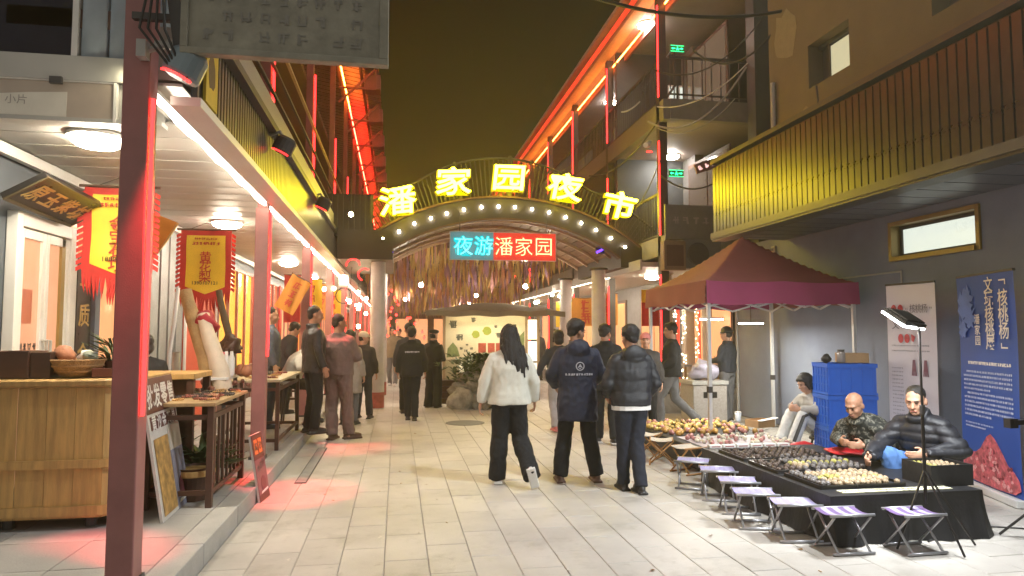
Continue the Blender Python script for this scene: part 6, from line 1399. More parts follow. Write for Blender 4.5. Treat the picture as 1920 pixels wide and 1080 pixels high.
for sx in (-.36, .36):
    for sy in (-.18, .18): g = MB(); g.box(sx-.016, sx+.016, sy-.016, sy+.016, 0, .497); obj('leg', g, m_wood, t)
t = dup(sw, label='small wooden stool under the grey table on the raised step'); t.location = (c.x-.1, 13.2, .362); t['group'] = 'wooden stools behind the tent'
# bracket and flood lamp above the stall on the slatted fascia, out of the picture but throwing the stool shadows
t = thing('wall_flood_lamp', 'flood lamp on a long bracket above the slatted fascia, over the stall', 'lamp', (5.2, 4.0, 6.4)); g = MB(); g.tube([(1.2, 0, -.1), (-1.2, 0, .25)], .03, 8); obj('bracket', g, m_dark, t); g = MB(); g.box(-1.42, -1.1, -.13, .13, .13, .23); obj('head', g, m_dark, t); g = MB(); g.box(-1.4, -1.12, -.11, .11, .122, .129); obj('panel', g, glow('flood_panel', (1, .97, .9), 20), t)

# flat dark panel on the slate wall right of the blue banner, a black clamp arm, the lamp's cable, litter on the paving
t = thing('dark_wall_panel', 'flat dark framed panel on the slate wall right of the blue banner', 'door', (6.44, 4.6, 0)); g = MB(); g.box(-.02, .0, -1.2, 1.02, 0, 2.3); obj('leaf', g, m_black, t); g = MB(); g.box(-.05, .0, 1.022, 1.1, 0, 2.38); g.box(-.05, 0, -1.2, 1.02, 2.302, 2.38); obj('frame', g, m_dark, t)
c = on_y(1905, 792, 4.55); t = thing('clamp_stand', 'black clamp arm on a stand at the right picture edge before the blue banner', 'stand', (c.x + .12, 4.55, 0)); g = MB(); g.tube([(.1, 0, .02), (.1, 0, 1.5)], .02, 8); obj('pole', g, m_black, t); g = MB(); g.bar((-.17, -.01, c.z), (.08, 0, c.z + .01), .05, .035); g.box(-.2, -.13, -.03, .03, c.z-.04, c.z+.03); obj('arm', g, m_black, t)
for k in range(3): a = .5 + k*2*PI/3; g = MB(); g.tube([(.1, 0, .3), (.1 + .3*math.cos(a), .3*math.sin(a), .012)], .01, 6); obj('leg', g, m_black, t)
g = MB(); pts = []
for k in range(26): u = k/25; pts.append((WX + .05 + 1.9*u + .05*math.sin(u*13), WY + .05 + .35*math.sin(u*4.5) - .15*u, .008))
g.tube(pts, .006, 6); tag(obj('power_cable', g, m_cable, world=True), 'thin black power cable snaking from the work light tripod to the right', 'cable')
rr = random.Random(90); kinds = (('paper_scrap', 'crumpled pale paper scrap', mat('paper', (.66, .62, .54)), 'scrap'), ('dry_leaf', 'curled brown dry leaf', mat('dry_leaf', (.22, .12, .04), .8), 'leaf'), ('cigarette_end', 'cigarette end', mat('filter_tan', (.5, .38, .22), .7), 'litter'))
for i in range(34):
    nm, lb, m, cat = kinds[i % 3]; x, y = rr.uniform(-1.1, 3.0), rr.uniform(4.2, 13) if i % 2 else rr.uniform(4.0, 8); g = MB()
    if nm == 'cigarette_end': g.tube([(0, 0, .005), (.03, 0, .005)], .004, 6)
    else:
        r_ = rr.uniform(.015, .03); g.add([(r_*math.cos(q*PI/3)*rr.uniform(.6, 1.2), r_*math.sin(q*PI/3)*rr.uniform(.5, 1.0), rr.uniform(.001, .012)) for q in range(6)] + [(0, 0, .004)], [(q, (q+1) % 6, 6) for q in range(6)])
    o = obj(nm, g, m); o.location = (x, y, .001); o.rotation_euler = (0, 0, rr.uniform(0, 6)); tag(o, lb + ' lying loose on the street paving', cat, {'scrap': 'paper scraps', 'leaf': 'dry leaves', 'litter': 'cigarette ends'}[cat] + ' on the paving')

g = MB(); g.tube([(6.43, 7.85, 2.36), (6.43, 12.0, 2.36)], .012, 6); g.tube([(6.43, 7.85, 2.36), (6.43, 7.85, .0)], .012, 6); tag(obj('conduit', g, m_lightmetal, world=True), 'thin grey conduit bent along the slate wall behind the white banner', 'conduit')
c = on_x(1452, 468, 6.44); t = thing('wall_bracket', 'small grey fitting on the slate wall just above the tent roof', 'fitting', c); g = MB(); g.box(-.03, .0, -.06, .06, -.06, .06); g.tube([(-.03, 0, 0), (-.16, 0, -.02), (-.18, 0, -.14)], .018, 8); obj('body', g, m_lightmetal, t)

for lb, a, b, sg, r in (('black cable looping from the gallery post down past the lit shop sign', on_y(1240, 330, 12.45), on_y(1420, 255, 11.0), .55, .016), ('slack black cable between the stair tower and the tan wall', on_y(1300, 95, 12.1), on_y(1450, 60, 10.8), .4, .02), ('second black cable slung high beside the tan building', on_y(1225, 130, 12.4), on_y(1440, 20, 10.7), .5, .014), ('drooping dark cable under the middle gallery slab', on_y(1105, 330, 15), on_y(1235, 225, 12.45), .3, .016), ('long thin black wire from the arch railing to the gallery post', on_y(1190, 395, 13.9), on_y(1238, 300, 12.5), .1, .01)):
    wire(lb, sagw(a, b, sg), r)
# ------------------------------------------------------------------ people
m_skin = mat('skin', (.52, .29, .19), .5, var=.07, scale=14)
m_skin2 = mat('skin_tan', (.42, .215, .13), .5, var=.07, scale=14)
m_hair = mat('black_hair', (.014, .011, .010), .38, var=.3, scale=20, stretch=(12, 12, 1), bump=.6, bscale=25)
m_hairg = mat('short_grey_hair', (.10, .085, .075), .6, var=.3, scale=40)
m_eye = mat('dark_eye', (.02, .013, .01), .25)
m_lip = mat('lips', (.36, .13, .10), .5)
def cloth_mat(n, c, var=.14, rough=.85, bump=.35): return mat(n, c, rough, var=var, scale=7, bump=bump, bscale=160)
def remesh(mb, vox, smooth, wr=0., wsc=5., seed=0, quilt=None, anis=(1, 1, 1), grain=0.):
    me = mb.mesh('tmp'); o = bpy.data.objects.new('tmp', me)
    r = o.modifiers.new('r', 'REMESH'); r.mode = 'VOXEL'; r.voxel_size = vox; r.adaptivity = 0
    if smooth: s = o.modifiers.new('s', 'SMOOTH'); s.factor = .5; s.iterations = smooth
    out = baked(o)
    bpy.data.objects.remove(o); bpy.data.meshes.remove(me)
    if wr or quilt:
        off = Vector((seed*2.7, seed*1.3, seed*.7)); A = Vector(anis)
        nrm = [0.]*(3*len(out.vertices)); out.vertices.foreach_get('normal', nrm); cos = [0.]*len(nrm); out.vertices.foreach_get('co', cos)
        for i in range(len(out.vertices)):
            p = Vector(cos[3*i:3*i+3]); d = 0.
            if wr:
                q = Vector((p.x*A.x, p.y*A.y, p.z*A.z))*wsc + off
                a = noise.noise(q); b = noise.noise(q*2.3 + Vector((4, 1, 7)))
                d += wr*(a*.8 - abs(b)*.9 + .25)
            if quilt: d += quilt[0]*(abs(math.sin(PI*p.z/quilt[1] + .5*noise.noise(p*6)))**.6 - .6)
            for j in range(3): cos[3*i+j] += nrm[3*i+j]*d
        out.vertices.foreach_set('co', cos)
    out.polygons.foreach_set('use_smooth', [True]*len(out.polygons)); out.update(); return out
DEF = dict(pelvis=(0, 0, .93), waist=(0, .005, 1.07), chest=(0, .0, 1.27), neck=(0, -.015, 1.44), head=(0, .015, 1.595),
 shL=(-.165, -.01, 1.365), shR=(.165, -.01, 1.365), elL=(-.235, -.03, 1.12), elR=(.235, -.03, 1.12), wrL=(-.25, .05, .89), wrR=(.25, .05, .89),
 hipL=(-.088, 0, .90), hipR=(.088, 0, .90), knL=(-.1, .03, .49), knR=(.1, .03, .49), anL=(-.11, -.02, .085), anR=(.11, -.02, .085))
def person(label, x, y, z=0., rz=0., h=1.70, pose=None, head=(0, 0), jacket=None, trousers=None, hair='short', skin=m_skin, detail=0, group=None, shoes=None, extra=None, seed=1):
    """jacket=dict(mat, hem, fit, quilt, collar, hood); trousers=dict(mat, w0, w1); head=(yaw, pitch) in degrees"""
    J = {k: Vector(v) for k, v in DEF.items()}
    if pose:
        for k, v in pose.items(): J[k] = Vector(v)
    for k in J: J[k] = J[k] * (h/1.72)
    s = h/1.72; vox = .0065 if detail == 2 else (.0095 if detail == 1 else .012); cv = .013 if detail else .017
    root = thing('person', label, 'person', (x, y, z), rz, group)
    spine = [J['pelvis'], J['waist'], J['chest'], J['neck']]
    side = (J['shR']-J['shL']).normalized()
    def section(c, ax, rx, ry, n=18, sq=2.4):
        ax = ax.normalized(); sd_ = (side - ax*side.dot(ax)).normalized(); fw = ax.cross(sd_)
        out = []
        for k in range(n):
            t = 2*PI*k/n; cc, ss = math.cos(t), math.sin(t)
            out.append(c + sd_*(rx*math.copysign(abs(cc)**(2/sq), cc)) + fw*(ry*math.copysign(abs(ss)**(2/sq), ss)))
        return out
    hy, hp = math.radians(head[0]), math.radians(head[1]); HM = Matrix.Rotation(hy, 3, 'Z') @ Matrix.Rotation(-hp, 3, 'X'); hc = J['head']
    def H(x_, y_, z_): return hc + HM @ (Vector((x_, y_, z_))*s)
    # ---- body: one continuous surface of head, neck, trunk, arms with hands, legs and feet
    b = MB()
    b.ell(H(0, -.012, .035), .077*s, .096*s, .088*s, M=HM); b.ell(H(0, .022, -.025), .066*s, .072*s, .085*s, M=HM); b.ell(H(0, .045, -.085), .042*s, .042*s, .036*s, M=HM)
    b.ell(H(0, .062, .028), .056*s, .036*s, .022*s, M=HM)
    for q in (-1, 1):
        b.ell(H(.078*q, -.012, -.012), .011*s, .021*s, .033*s, M=HM @ Matrix.Rotation(.25*q, 3, 'Z')); b.ell(H(.036*q, .058, -.03), .026*s, .026*s, .026*s, M=HM)
    b.capsule(H(0, .088, .012), H(0, .106, -.03), .009*s, .0145*s, 8); b.ell(H(0, .098, -.034), .019*s, .014*s, .010*s, 10, 6, M=HM); b.ell(H(0, .083, -.066), .026*s, .014*s, .013*s, 10, 6, M=HM)
    b.capsule(J['neck'] + (J['chest']-J['neck'])*.2, H(0, -.02, -.05), .058*s, .052*s)
    ax = [J['waist']-J['pelvis'], J['chest']-J['pelvis'], J['neck']-J['waist'], J['neck']-J['chest']]
    b.rings([section(J['pelvis']-ax[0].normalized()*.06*s, ax[0], .12*s, .09*s), section(J['pelvis'], ax[0], .15*s, .105*s), section(J['waist'], ax[1], .13*s, .095*s), section(J['chest'], ax[2], .155*s, .105*s), section(J['neck']-ax[3].normalized()*.06*s, ax[3], .15*s, .07*s), section(J['neck'], ax[3], .06*s, .055*s)])
    for q in 'LR':
        b.capsule(J['sh'+q], J['el'+q], .05*s, .04*s); b.capsule(J['el'+q], J['wr'+q], .04*s, .027*s)
        d = (J['wr'+q]-J['el'+q]).normalized(); sg = -1 if q == 'L' else 1
        fwd = Vector((0, 1, 0)); lat = d.cross(fwd); lat = lat.normalized() if lat.length > .1 else Vector((1, 0, 0)); pn = lat.cross(d).normalized()
        inn = (-side*sg); pn = inn - d*inn.dot(d); pn = pn.normalized() if pn.length > .1 else lat; wid = d.cross(pn).normalized()
        if wid.dot(Vector((0, 1, .3))) < 0: wid = -wid
        w0 = J['wr'+q]; palm = w0 + d*.05*s
        HMx = Matrix((wid, pn, d)).transposed(); b.ell(palm, .042*s, .018*s, .052*s, 12, 8, M=HMx)
        for k, L_ in enumerate((.078, .088, .082, .064)):
            o_ = palm + wid*(.030 - .0195*k)*s + d*.038*s; k1 = o_ + (d*.9 + pn*.25).normalized()*L_*.45*s; k2 = k1 + (d*.55 + pn*.8).normalized()*L_*.33*s; k3 = k2 + (d*.1 + pn).normalized()*L_*.25*s
            b.capsule(o_, k1, .0098*s, .009*s, 7); b.capsule(k1, k2, .009*s, .0082*s, 7); b.capsule(k2, k3, .0082*s, .007*s, 7)
        t0 = palm + wid*.032*s - d*.025*s; t1 = t0 + (wid*.7 + d*.6 + pn*.35).normalized()*.038*s; t2 = t1 + (d*.9 + pn*.4).normalized()*.03*s
        b.capsule(t0, t1, .0125*s, .0105*s, 7); b.capsule(t1, t2, .0105*s, .008*s, 7)
        b.capsule(J['hip'+q], J['kn'+q], .078*s, .052*s); b.capsule(J['kn'+q], J['an'+q], .052*s, .034*s)
        b.capsule(J['an'+q] + Vector((0, -.02, -.045))*s, J['an'+q] + Vector((0, .12, -.055))*s, .032*s, .026*s)
    o = obj('body', None, None, root, mesh=remesh(b, vox, 2 if detail == 2 else 1)); o.data.materials.append(skin)
    # ---- face
    for q, nm in ((-1, 'eye'), (1, 'eye')):
        g = MB(); g.ell(H(.030*q, .0925, .006), .013*s, .006*s, .0042*s, 10, 6, M=HM); obj(nm, g, m_eye, root, smooth=True)
        g = MB(); g.capsule(H(.016*q, .099, .028), H(.046*q, .0885, .027), .0045*s, .003*s, 6); obj('eyebrow', g, m_hair, root, smooth=True)
    g = MB(); g.capsule(H(-.02, .093, -.066), H(.02, .093, -.066), .005*s, .005*s, 6); obj('lips', g, m_lip, root, smooth=True)
    # ---- hair
    hm = m_hair; g = MB()
    capped = bool(hair == 'short' and extra and extra[0] == 'cap')
    if capped: g.ell(H(0, -.028, .0), .077*s, .086*s, .085*s, M=HM)
    elif hair == 'short' or hair == 'crop':
        e = .0 if hair == 'crop' else .012
        g.ell(H(0, -.022, .050), (.080+e)*s, (.092+e)*s, (.084+e)*s, 18, 12, M=HM); g.ell(H(0, -.062, -.01), .066*s, .045*s, .062*s, M=HM)
        if hair == 'short': g.ell(H(0, .05, .098), .06*s, .035*s, .03*s, M=HM)
    elif hair == 'bob' :
        g.ell(H(0, -.015, .045), .098*s, .112*s, .1*s, 18, 12, M=HM); g.ell(H(0, -.055, -.045), .088*s, .06*s, .085*s, M=HM); g.ell(H(0, .068, .06), .07*s, .03*s, .045*s, M=HM)
        for q in (-1, 1): g.ell(H(.08*q, .01, -.02), .022*s, .04*s, .07*s, M=HM)
    elif hair == 'long':
        g.ell(H(0, -.018, .042), .095*s, .112*s, .1*s, 18, 12, M=HM)
        for q in (-1, 1): g.capsule(H(.072*q, .015, .02), H(.085*q, -.01, -.15), .03*s, .024*s)
        for q, e, w_ in ((-.10, -.30, .016), (-.06, -.36, .018), (.04, -.42, .02), (.10, -.44, .018), (.14, -.36, .014), (.0, -.38, .016)): g.capsule(H(q*.9, -.085, -.12), H(q + .035, -.135, e), .026*s, w_*s*.5)
        g.rings([[H(rx*math.cos(t*PI/8)+ox, -cy_+ry*math.sin(t*PI/8), zz) for t in range(16)] for rx, ry, cy_, zz, ox in ((.09, .06, .06, .05, 0), (.1, .06, .075, -.05, .005), (.110, .055, .095, -.15, .022), (.105, .05, .112, -.25, .045), (.085, .042, .12, -.33, .068), (.05, .026, .122, -.40, .088))])
    elif hair == 'hood': 
        hm = jacket['mat']; g.ell(H(0, -.02, .03), .098*s, .118*s, .115*s, 18, 12, M=HM); g.ell(H(0, -.05, -.09), .09*s, .085*s, .08*s, M=HM)
    elif hair == 'bald': g = None
    elif hair == 'beanie' or hair == 'beret':
        g.ell(H(0, -.025, .0), .077*s, .086*s, .085*s, M=HM)
    if g:
        fr = .009 if hair == 'short' else (.005 if hair == 'crop' else .009)
        me = remesh(g, .011 if hair != 'long' else .0075, 1, (fr if hair != 'long' else .013)*s, 30 if hair != 'long' else 34, seed, anis=(1, 1, 1 if hair != 'long' else .05)); me.materials.append(hm)
        # let the face show: pull back hair that would cover the forehead and cheeks
        o = obj('hair' if hair != 'hood' else 'hood', None, None, root, mesh=me)
        if hair != 'hood':
            inv = HM.transposed()
            for v in me.vertices:
                p = inv @ (v.co - hc) / s
                lim = .052 if hair in ('short', 'crop', 'beanie', 'beret') else .06
                zt_ = .062 if hair != 'crop' else .075
                if p.y > lim - .1*max(0, (.0 - p.z)) and p.z < zt_: p.y = min(p.y, .045 + max(0, p.z-.03)*.9); v.co = hc + HM @ (p*s)
    if hair in ('beanie', 'beret'):
        g = MB()
        if hair == 'beanie': g.ell(H(0, -.015, .062), .09*s, .105*s, .085*s, 18, 12, M=HM); g.tube([H(.092*math.cos(k*PI/10), -.014+.108*math.sin(k*PI/10), .035) for k in range(21)], .018*s, 8)
        else: g.ell(H(.015, -.02, .088), .125*s, .13*s, .045*s, 18, 12, M=HM); g.ell(H(0, -.012, .055), .085*s, .1*s, .04*s, M=HM)
        me = remesh(g, .011, 2, .004*s, 18, seed); me.materials.append(extra or m_black); obj(hair, None, None, root, mesh=me)
    if hair == 'short' and extra and extra[0] == 'cap':
        g = MB(); g.ell(H(0, -.015, .058), .093*s, .108*s, .082*s, 20, 12, M=HM); g.ell(H(0, .105, .045), .07*s, .075*s, .009*s, M=HM); me = remesh(g, .008, 1); me.materials.append(extra[1]); obj('cap', None, None, root, mesh=me)
    # ---- jacket
    if jacket:
        f = jacket.get('fit', 1.) * s; hem = jacket.get('hem', -.08); g = MB(); u = ax[0].normalized(); fl_ = jacket.get('flare', 1.)
        g.rings([section(J['pelvis'] + u*hem*s, ax[0], .185*f*fl_, .135*f*fl_), section(J['pelvis'] + u*max(hem*.4, hem+.03)*s, ax[0], .183*f*fl_, .138*f*fl_), section(J['waist'], ax[1], .178*f, .138*f), section(J['chest'], ax[2], .198*f, .142*f), section(J['chest'].lerp(J['neck'], .5), ax[2], .186*f, .118*f), section(J['neck']-ax[3].normalized()*.04*s, ax[3], .115*f, .088*f), section(J['neck'] + ax[3].normalized()*.02*s, ax[3], .078*s, .075*s)])
        for q in 'LR':
            g.capsule(J['neck'].lerp(J['sh'+q], .25) - Vector((0, 0, .01*s)), J['sh'+q] - Vector((0, 0, .012*s)), .05*f, .062*f); g.capsule(J['sh'+q] - Vector((0, 0, .018*s)), J['el'+q], .07*f, .06*f)
            d = (J['wr'+q]-J['el'+q]).normalized(); g.capsule(J['el'+q], J['el'+q].lerp(J['wr'+q], .55), .062*f, .054*f); g.tube([J['el'+q].lerp(J['wr'+q], .4), J['wr'+q] + d*jacket.get('cuff', .0)*s], [.055*f, .047*f], 14)
        if jacket.get('collar'): 
            a = ax[3].normalized(); n_ = J['neck']; c_ = jacket['collar']; g.rings([section(n_-a*.02*s, a, .092*s, .09*s), section(n_+a*c_*s, a, .085*s, .088*s)])
        if jacket.get('hood'): 
            bk = -(side.cross(ax[3]).normalized())*-1; g.ell(J['neck'] + Vector((0, -.10, -.02))*s, .13*s, .06*s, .095*s)
        me = remesh(g, cv, 2, jacket.get('wr', .011)*1.35*s, 6.5, seed, jacket.get('quilt'), anis=(1, 1, .8)); me.materials.append(jacket['mat']); jo = obj(jacket.get('name', 'jacket'), None, None, root, mesh=me)
        if jacket.get('under'):
            g = MB(); g.rings([section(J['pelvis'] + u*(hem-.045)*s, ax[0], .176*f, .13*f), section(J['pelvis'] + u*(hem+.02)*s, ax[0], .178*f, .132*f)]); obj('shirt_hem', g, m_white, root, smooth=False)
    # ---- trousers
    if trousers:
        g = MB(); w0, w1 = trousers.get('w0', 1.)*s, trousers.get('w1', 1.)*s; u = ax[0].normalized(); wk = (w0*.6 + w1*.4)
        g.rings([section(J['pelvis'] - u*.09*s, ax[0], .15*s, .11*s), section(J['pelvis'], ax[0], .165*s, .122*s), section(J['pelvis'] + u*.10*s, ax[0], .15*s, .11*s)])
        for q in 'LR':
            hp_, k_, a_ = J['hip'+q], J['kn'+q], J['an'+q]
            g.capsule(hp_, k_, .098*w0, .074*wk, 16); g.capsule(k_, k_.lerp(a_, .5), .074*wk, .066*w1, 16); dd = (a_-k_).normalized()
            g.tube([k_.lerp(a_, .3), a_ + dd*trousers.get('drop', .02)*s], [.071*wk, .066*w1], 16)
        me = remesh(g, cv, 2, trousers.get('wr', .010)*1.5*s, 7.5, seed+9, anis=(1, 1, .75)); me.materials.append(trousers['mat']); obj('trousers', None, None, root, mesh=me)
    # ---- shoes
    for q in 'LR':
        a = J['an'+q]; g = MB(); dd = (J['kn'+q]-a).normalized(); toe = (pose or {}).get('toe'+q); toe = Vector(toe).normalized() if toe else Vector((0, 1, 0)); up = dd
        up = Vector((0, 0, 1)) if not (pose or {}).get('toe'+q) else (dd - toe*dd.dot(toe)).normalized(); sd2 = toe.cross(up).normalized()
        M = Matrix((sd2, toe, up)).transposed()
        g.ell(a + M @ Vector((0, .05, -.042))*s, .045*s, .135*s, .042*s, M=M); g.ell(a + M @ Vector((0, -.012, -.03))*s, .042*s, .056*s, .042*s, M=M); g.obox(a + M @ Vector((0, .045, -.075))*s, .096*s, .265*s, .026*s, M)
        me = remesh(g, .009, 1); sm, sole = shoes or (m_black, m_black); me.materials.append(sm); me.materials.append(sole)
        if sole is not sm:
            for pl in me.polygons:
                if (M.transposed() @ (pl.center - a)).z < -.062*s: pl.material_index = 1
        # keep the soles on or above the walking surface
        lo = min(v.co.z for v in me.vertices)
        if lo < 0:
            for v in me.vertices: v.co.z -= lo
        obj('shoe', None, None, root, mesh=me)
    return root, J, H, section
def back_print(root, J, y_off, build, w=.4, h=.3, zc=1.25):
    """flat print laid on the jacket back: a panel in the person's own frame, facing -y"""
    P = Panel((-w/2, y_off, zc-h/2), (1, 0, 0), (0, 0, 1)); g = MB(); build(P, g); return obj('back_print', g, mat('print_grey', (.5, .5, .52), .6), root)

c_blk = cloth_mat('black_puffer', (.017, .018, .022), .2, .5); c_blk2 = cloth_mat('black_wool', (.012, .012, .013)); c_navy = cloth_mat('navy_coat', (.014, .018, .04), .15, .6); c_trb = cloth_mat('black_trousers', (.010, .010, .011)); c_wht = cloth_mat('white_fleece', (.66, .64, .55), .06, .9, .6)
c_grey = cloth_mat('taupe_workwear', (.20, .14, .125), .1); c_greytr = cloth_mat('grey_trousers', (.13, .13, .135)); c_chr = cloth_mat('charcoal_jeans', (.035, .038, .045)); c_jean = cloth_mat('blue_jeans', (.09, .2, .46), .2); c_beige = cloth_mat('beige_coat', (.33, .29, .25)); c_olive = cloth_mat('khaki_jacket', (.22, .17, .11)); c_lgrey = cloth_mat('light_hoodie', (.38, .36, .33)); c_wtr = cloth_mat('white_track_trousers', (.6, .6, .58), .06); c_navytr = cloth_mat('navy_trousers', (.015, .018, .03))
c_slate = cloth_mat('slate_jacket', (.085, .095, .13)); c_choc = cloth_mat('dark_brown_jacket', (.035, .03, .028))
# camouflage
c_camo = bpy.data.materials.new('camouflage_cloth'); c_camo.use_nodes = True
N = c_camo.node_tree.nodes; L = c_camo.node_tree.links; b_ = N['Principled BSDF']; b_.inputs['Roughness'].default_value = .8
tc_ = N.new('ShaderNodeTexCoord'); nz_ = N.new('ShaderNodeTexNoise'); nz_.inputs['Scale'].default_value = 26; nz_.inputs['Detail'].default_value = 3; cr_ = N.new('ShaderNodeValToRGB'); cr_.color_ramp.interpolation = 'CONSTANT'
cr_.color_ramp.elements[0].color = (.012, .014, .012, 1); cr_.color_ramp.elements[1].position = .5; cr_.color_ramp.elements[1].color = (.05, .05, .04, 1); e_ = cr_.color_ramp.elements.new(.57); e_.color = (.2, .19, .15, 1); e_ = cr_.color_ramp.elements.new(.64); e_.color = (.03, .035, .03, 1)
L.new(tc_.outputs['Object'], nz_.inputs['Vector']); L.new(nz_.outputs['Fac'], cr_.inputs[0]); L.new(cr_.outputs[0], b_.inputs['Base Color'])
m_shoewhite = mat('white_shoe', (.62, .6, .58), .5); m_shoebrown = mat('brown_shoe', (.10, .05, .03), .5); m_shoeblk = mat('black_shoe', (.016, .015, .015), .4); m_sole = mat('pale_sole', (.72, .7, .66), .7); m_pinkshoe = mat('pink_shoe', (.55, .16, .14), .5)
D = math.radians
# 1 woman in the white jacket, mid stride walking away
p = on_z(955, 908, 0)
person('woman with long dark hair and a cream white fleece jacket walking away', p.x, p.y, 0, D(-4), 1.645, head=(8, 4), hair='long', detail=1, seed=3,
  pose=dict(knL=(-.10, .05, .49), anL=(-.125, .07, .085), knR=(.12, .05, .49), anR=(.20, -.27, .17), toeR=(.25, .45, -.85), elL=(-.275, -.03, 1.12), wrL=(-.31, .02, .885), elR=(.27, -.03, 1.11), wrR=(.285, .06, .9)),
  jacket=dict(mat=c_wht, hem=-.07, fit=1.14, flare=1.12, collar=.02, wr=.010, name='fleece_jacket', cuff=.0), trousers=dict(mat=c_trb, w0=1.12, w1=1.45, drop=.05, wr=.012), shoes=(m_shoewhite, m_sole))
# 2 man in the navy coat
p = on_z(1083, 903, 0)
r2, J2, H2, S2 = person('man in a long navy coat with a round emblem on the back, head turned right', p.x, p.y, 0, D(-3), 1.705, head=(-62, 10), hair='short', detail=1, seed=5, skin=m_skin2,
  pose=dict(knL=(-.13, .03, .49), anL=(-.185, .02, .085), knR=(.13, .03, .49), anR=(.20, -.02, .085), elL=(-.275, .02, 1.13), wrL=(-.2, .2, 1.0), elR=(.27, .02, 1.13), wrR=(.17, .22, 1.02)),
  jacket=dict(mat=c_navy, hem=-.28, fit=1.15, flare=1.03, collar=.06, hood=True, wr=.014, name='coat'), trousers=dict(mat=c_trb, w0=1.08, w1=1.22), shoes=(m_shoebrown, m_shoebrown))
def navyprint(P, g):
    n = 22
    for k in range(n): a0, a1 = 2*PI*k/n, 2*PI*(k+1)/n; P.poly(g, [(.2+.046*math.cos(a0), .2+.046*math.sin(a0)), (.2+.046*math.cos(a1), .2+.046*math.sin(a1)), (.2+.037*math.cos(a1), .2+.037*math.sin(a1)), (.2+.037*math.cos(a0), .2+.037*math.sin(a0))][::-1], 0, .003)
    P.poly(g, [(.17, .18), (.2, .225), (.23, .18), (.2, .195)][::-1], 0, .003); P.poly(g, [(.185, .175), (.215, .175), (.2, .185)], 0, .003)
    q = random.Random(4)
    for k in range(11): P.scribble(g, .06+.027*k, .115, .026, .003, .2, q)
# the print follows the coat: project each vertex of a flat layout on the coat's back
def wrap_print(root, build, w, h, zc, m, coatname):
    coat = [k for k in KIDS[root.name] if k.name.startswith(coatname)][0]; me = coat.data
    P = Panel((-w/2, 0, zc-h/2), (1, 0, 0), (0, 0, 1)); g = MB(); build(P, g)
    from mathutils.bvhtree import BVHTree
    bt = BVHTree.FromPolygons([v.co for v in me.vertices], [p.vertices for p in me.polygons]); nv = []
    for x_, y_, z_ in g.v:
        hit = bt.ray_cast(Vector((x_, -1, z_)), Vector((0, 1, 0))); yy = hit[0].y if hit[0] else -.15
        nv.append((x_, yy - .005 + y_, z_))
    g.v = nv; return obj('back_print', g, m, root)
m_print = mat('print_grey', (.5, .5, .54), .6)
wrap_print(r2, navyprint, .4, .3, 1.17, m_print, 'coat')
# 3 man in the black puffer, white shirt hem
p = on_z(1185, 922, 0)
person('man in a black puffer jacket with white shirt hem walking beside the stools', p.x, p.y, 0, D(2), 1.64, head=(12, 8), hair='short', detail=1, seed=7, skin=m_skin2,
  pose=dict(knL=(-.07, .06, .49), anL=(-.05, .10, .085), knR=(.06, .0, .49), anR=(.06, -.10, .09), elL=(-.26, .0, 1.12), wrL=(-.2, .16, .98), elR=(.265, -.02, 1.12), wrR=(.22, .14, .97)),
  jacket=dict(mat=c_blk, hem=-.04, fit=1.16, collar=.04, hood=True, quilt=(.008, .11), wr=.008, under=True, name='puffer_jacket'), trousers=dict(mat=c_navytr, w0=1.02, w1=1.02), shoes=(m_shoeblk, m_shoeblk))
# 4 man in black behind them
p = on_z(1137, 832, 0)
person('man in plain black clothes walking between the navy coat and the black puffer', p.x, p.y, 0, D(-10), 1.68, head=(-40, 8), hair='short', seed=9, skin=m_skin2, pose=dict(anL=(-.1, .12, .085), anR=(.1, -.1, .1)),
  jacket=dict(mat=c_blk2, hem=-.16, fit=1.12, collar=.05), trousers=dict(mat=c_trb), shoes=(m_shoeblk, m_shoewhite))
# 5 pink cap
p = on_y(1211, 700, 9.9)
person('person in a pink cap facing the camera behind the black puffer', p.x, 9.9, 0, D(160), 1.56, hair='short', extra=('cap', mat('pink_cap', (.62, .22, .2), .7)), seed=11, jacket=dict(mat=c_choc, hem=-.1, fit=1.1), trousers=dict(mat=c_trb))
# 6 man striding up on the step, dark jacket grey trousers
p = on_z(1250, 782, .17)
person('man in a black jacket and grey trousers striding past the step behind the stools', p.x, p.y - .25, .0, D(65), 1.72, head=(10, 4), hair='short', seed=12, skin=m_skin2, pose=dict(knL=(-.09, .2, .52), anL=(-.1, .18, .11), knR=(.09, -.04, .5), anR=(.1, -.40, .16), wrR=(.22, .2, 1.02), wrL=(-.24, .18, .98)),
  jacket=dict(mat=c_blk2, hem=-.08, fit=1.1), trousers=dict(mat=c_greytr, w0=1.05), shoes=(m_shoeblk, m_shoeblk))
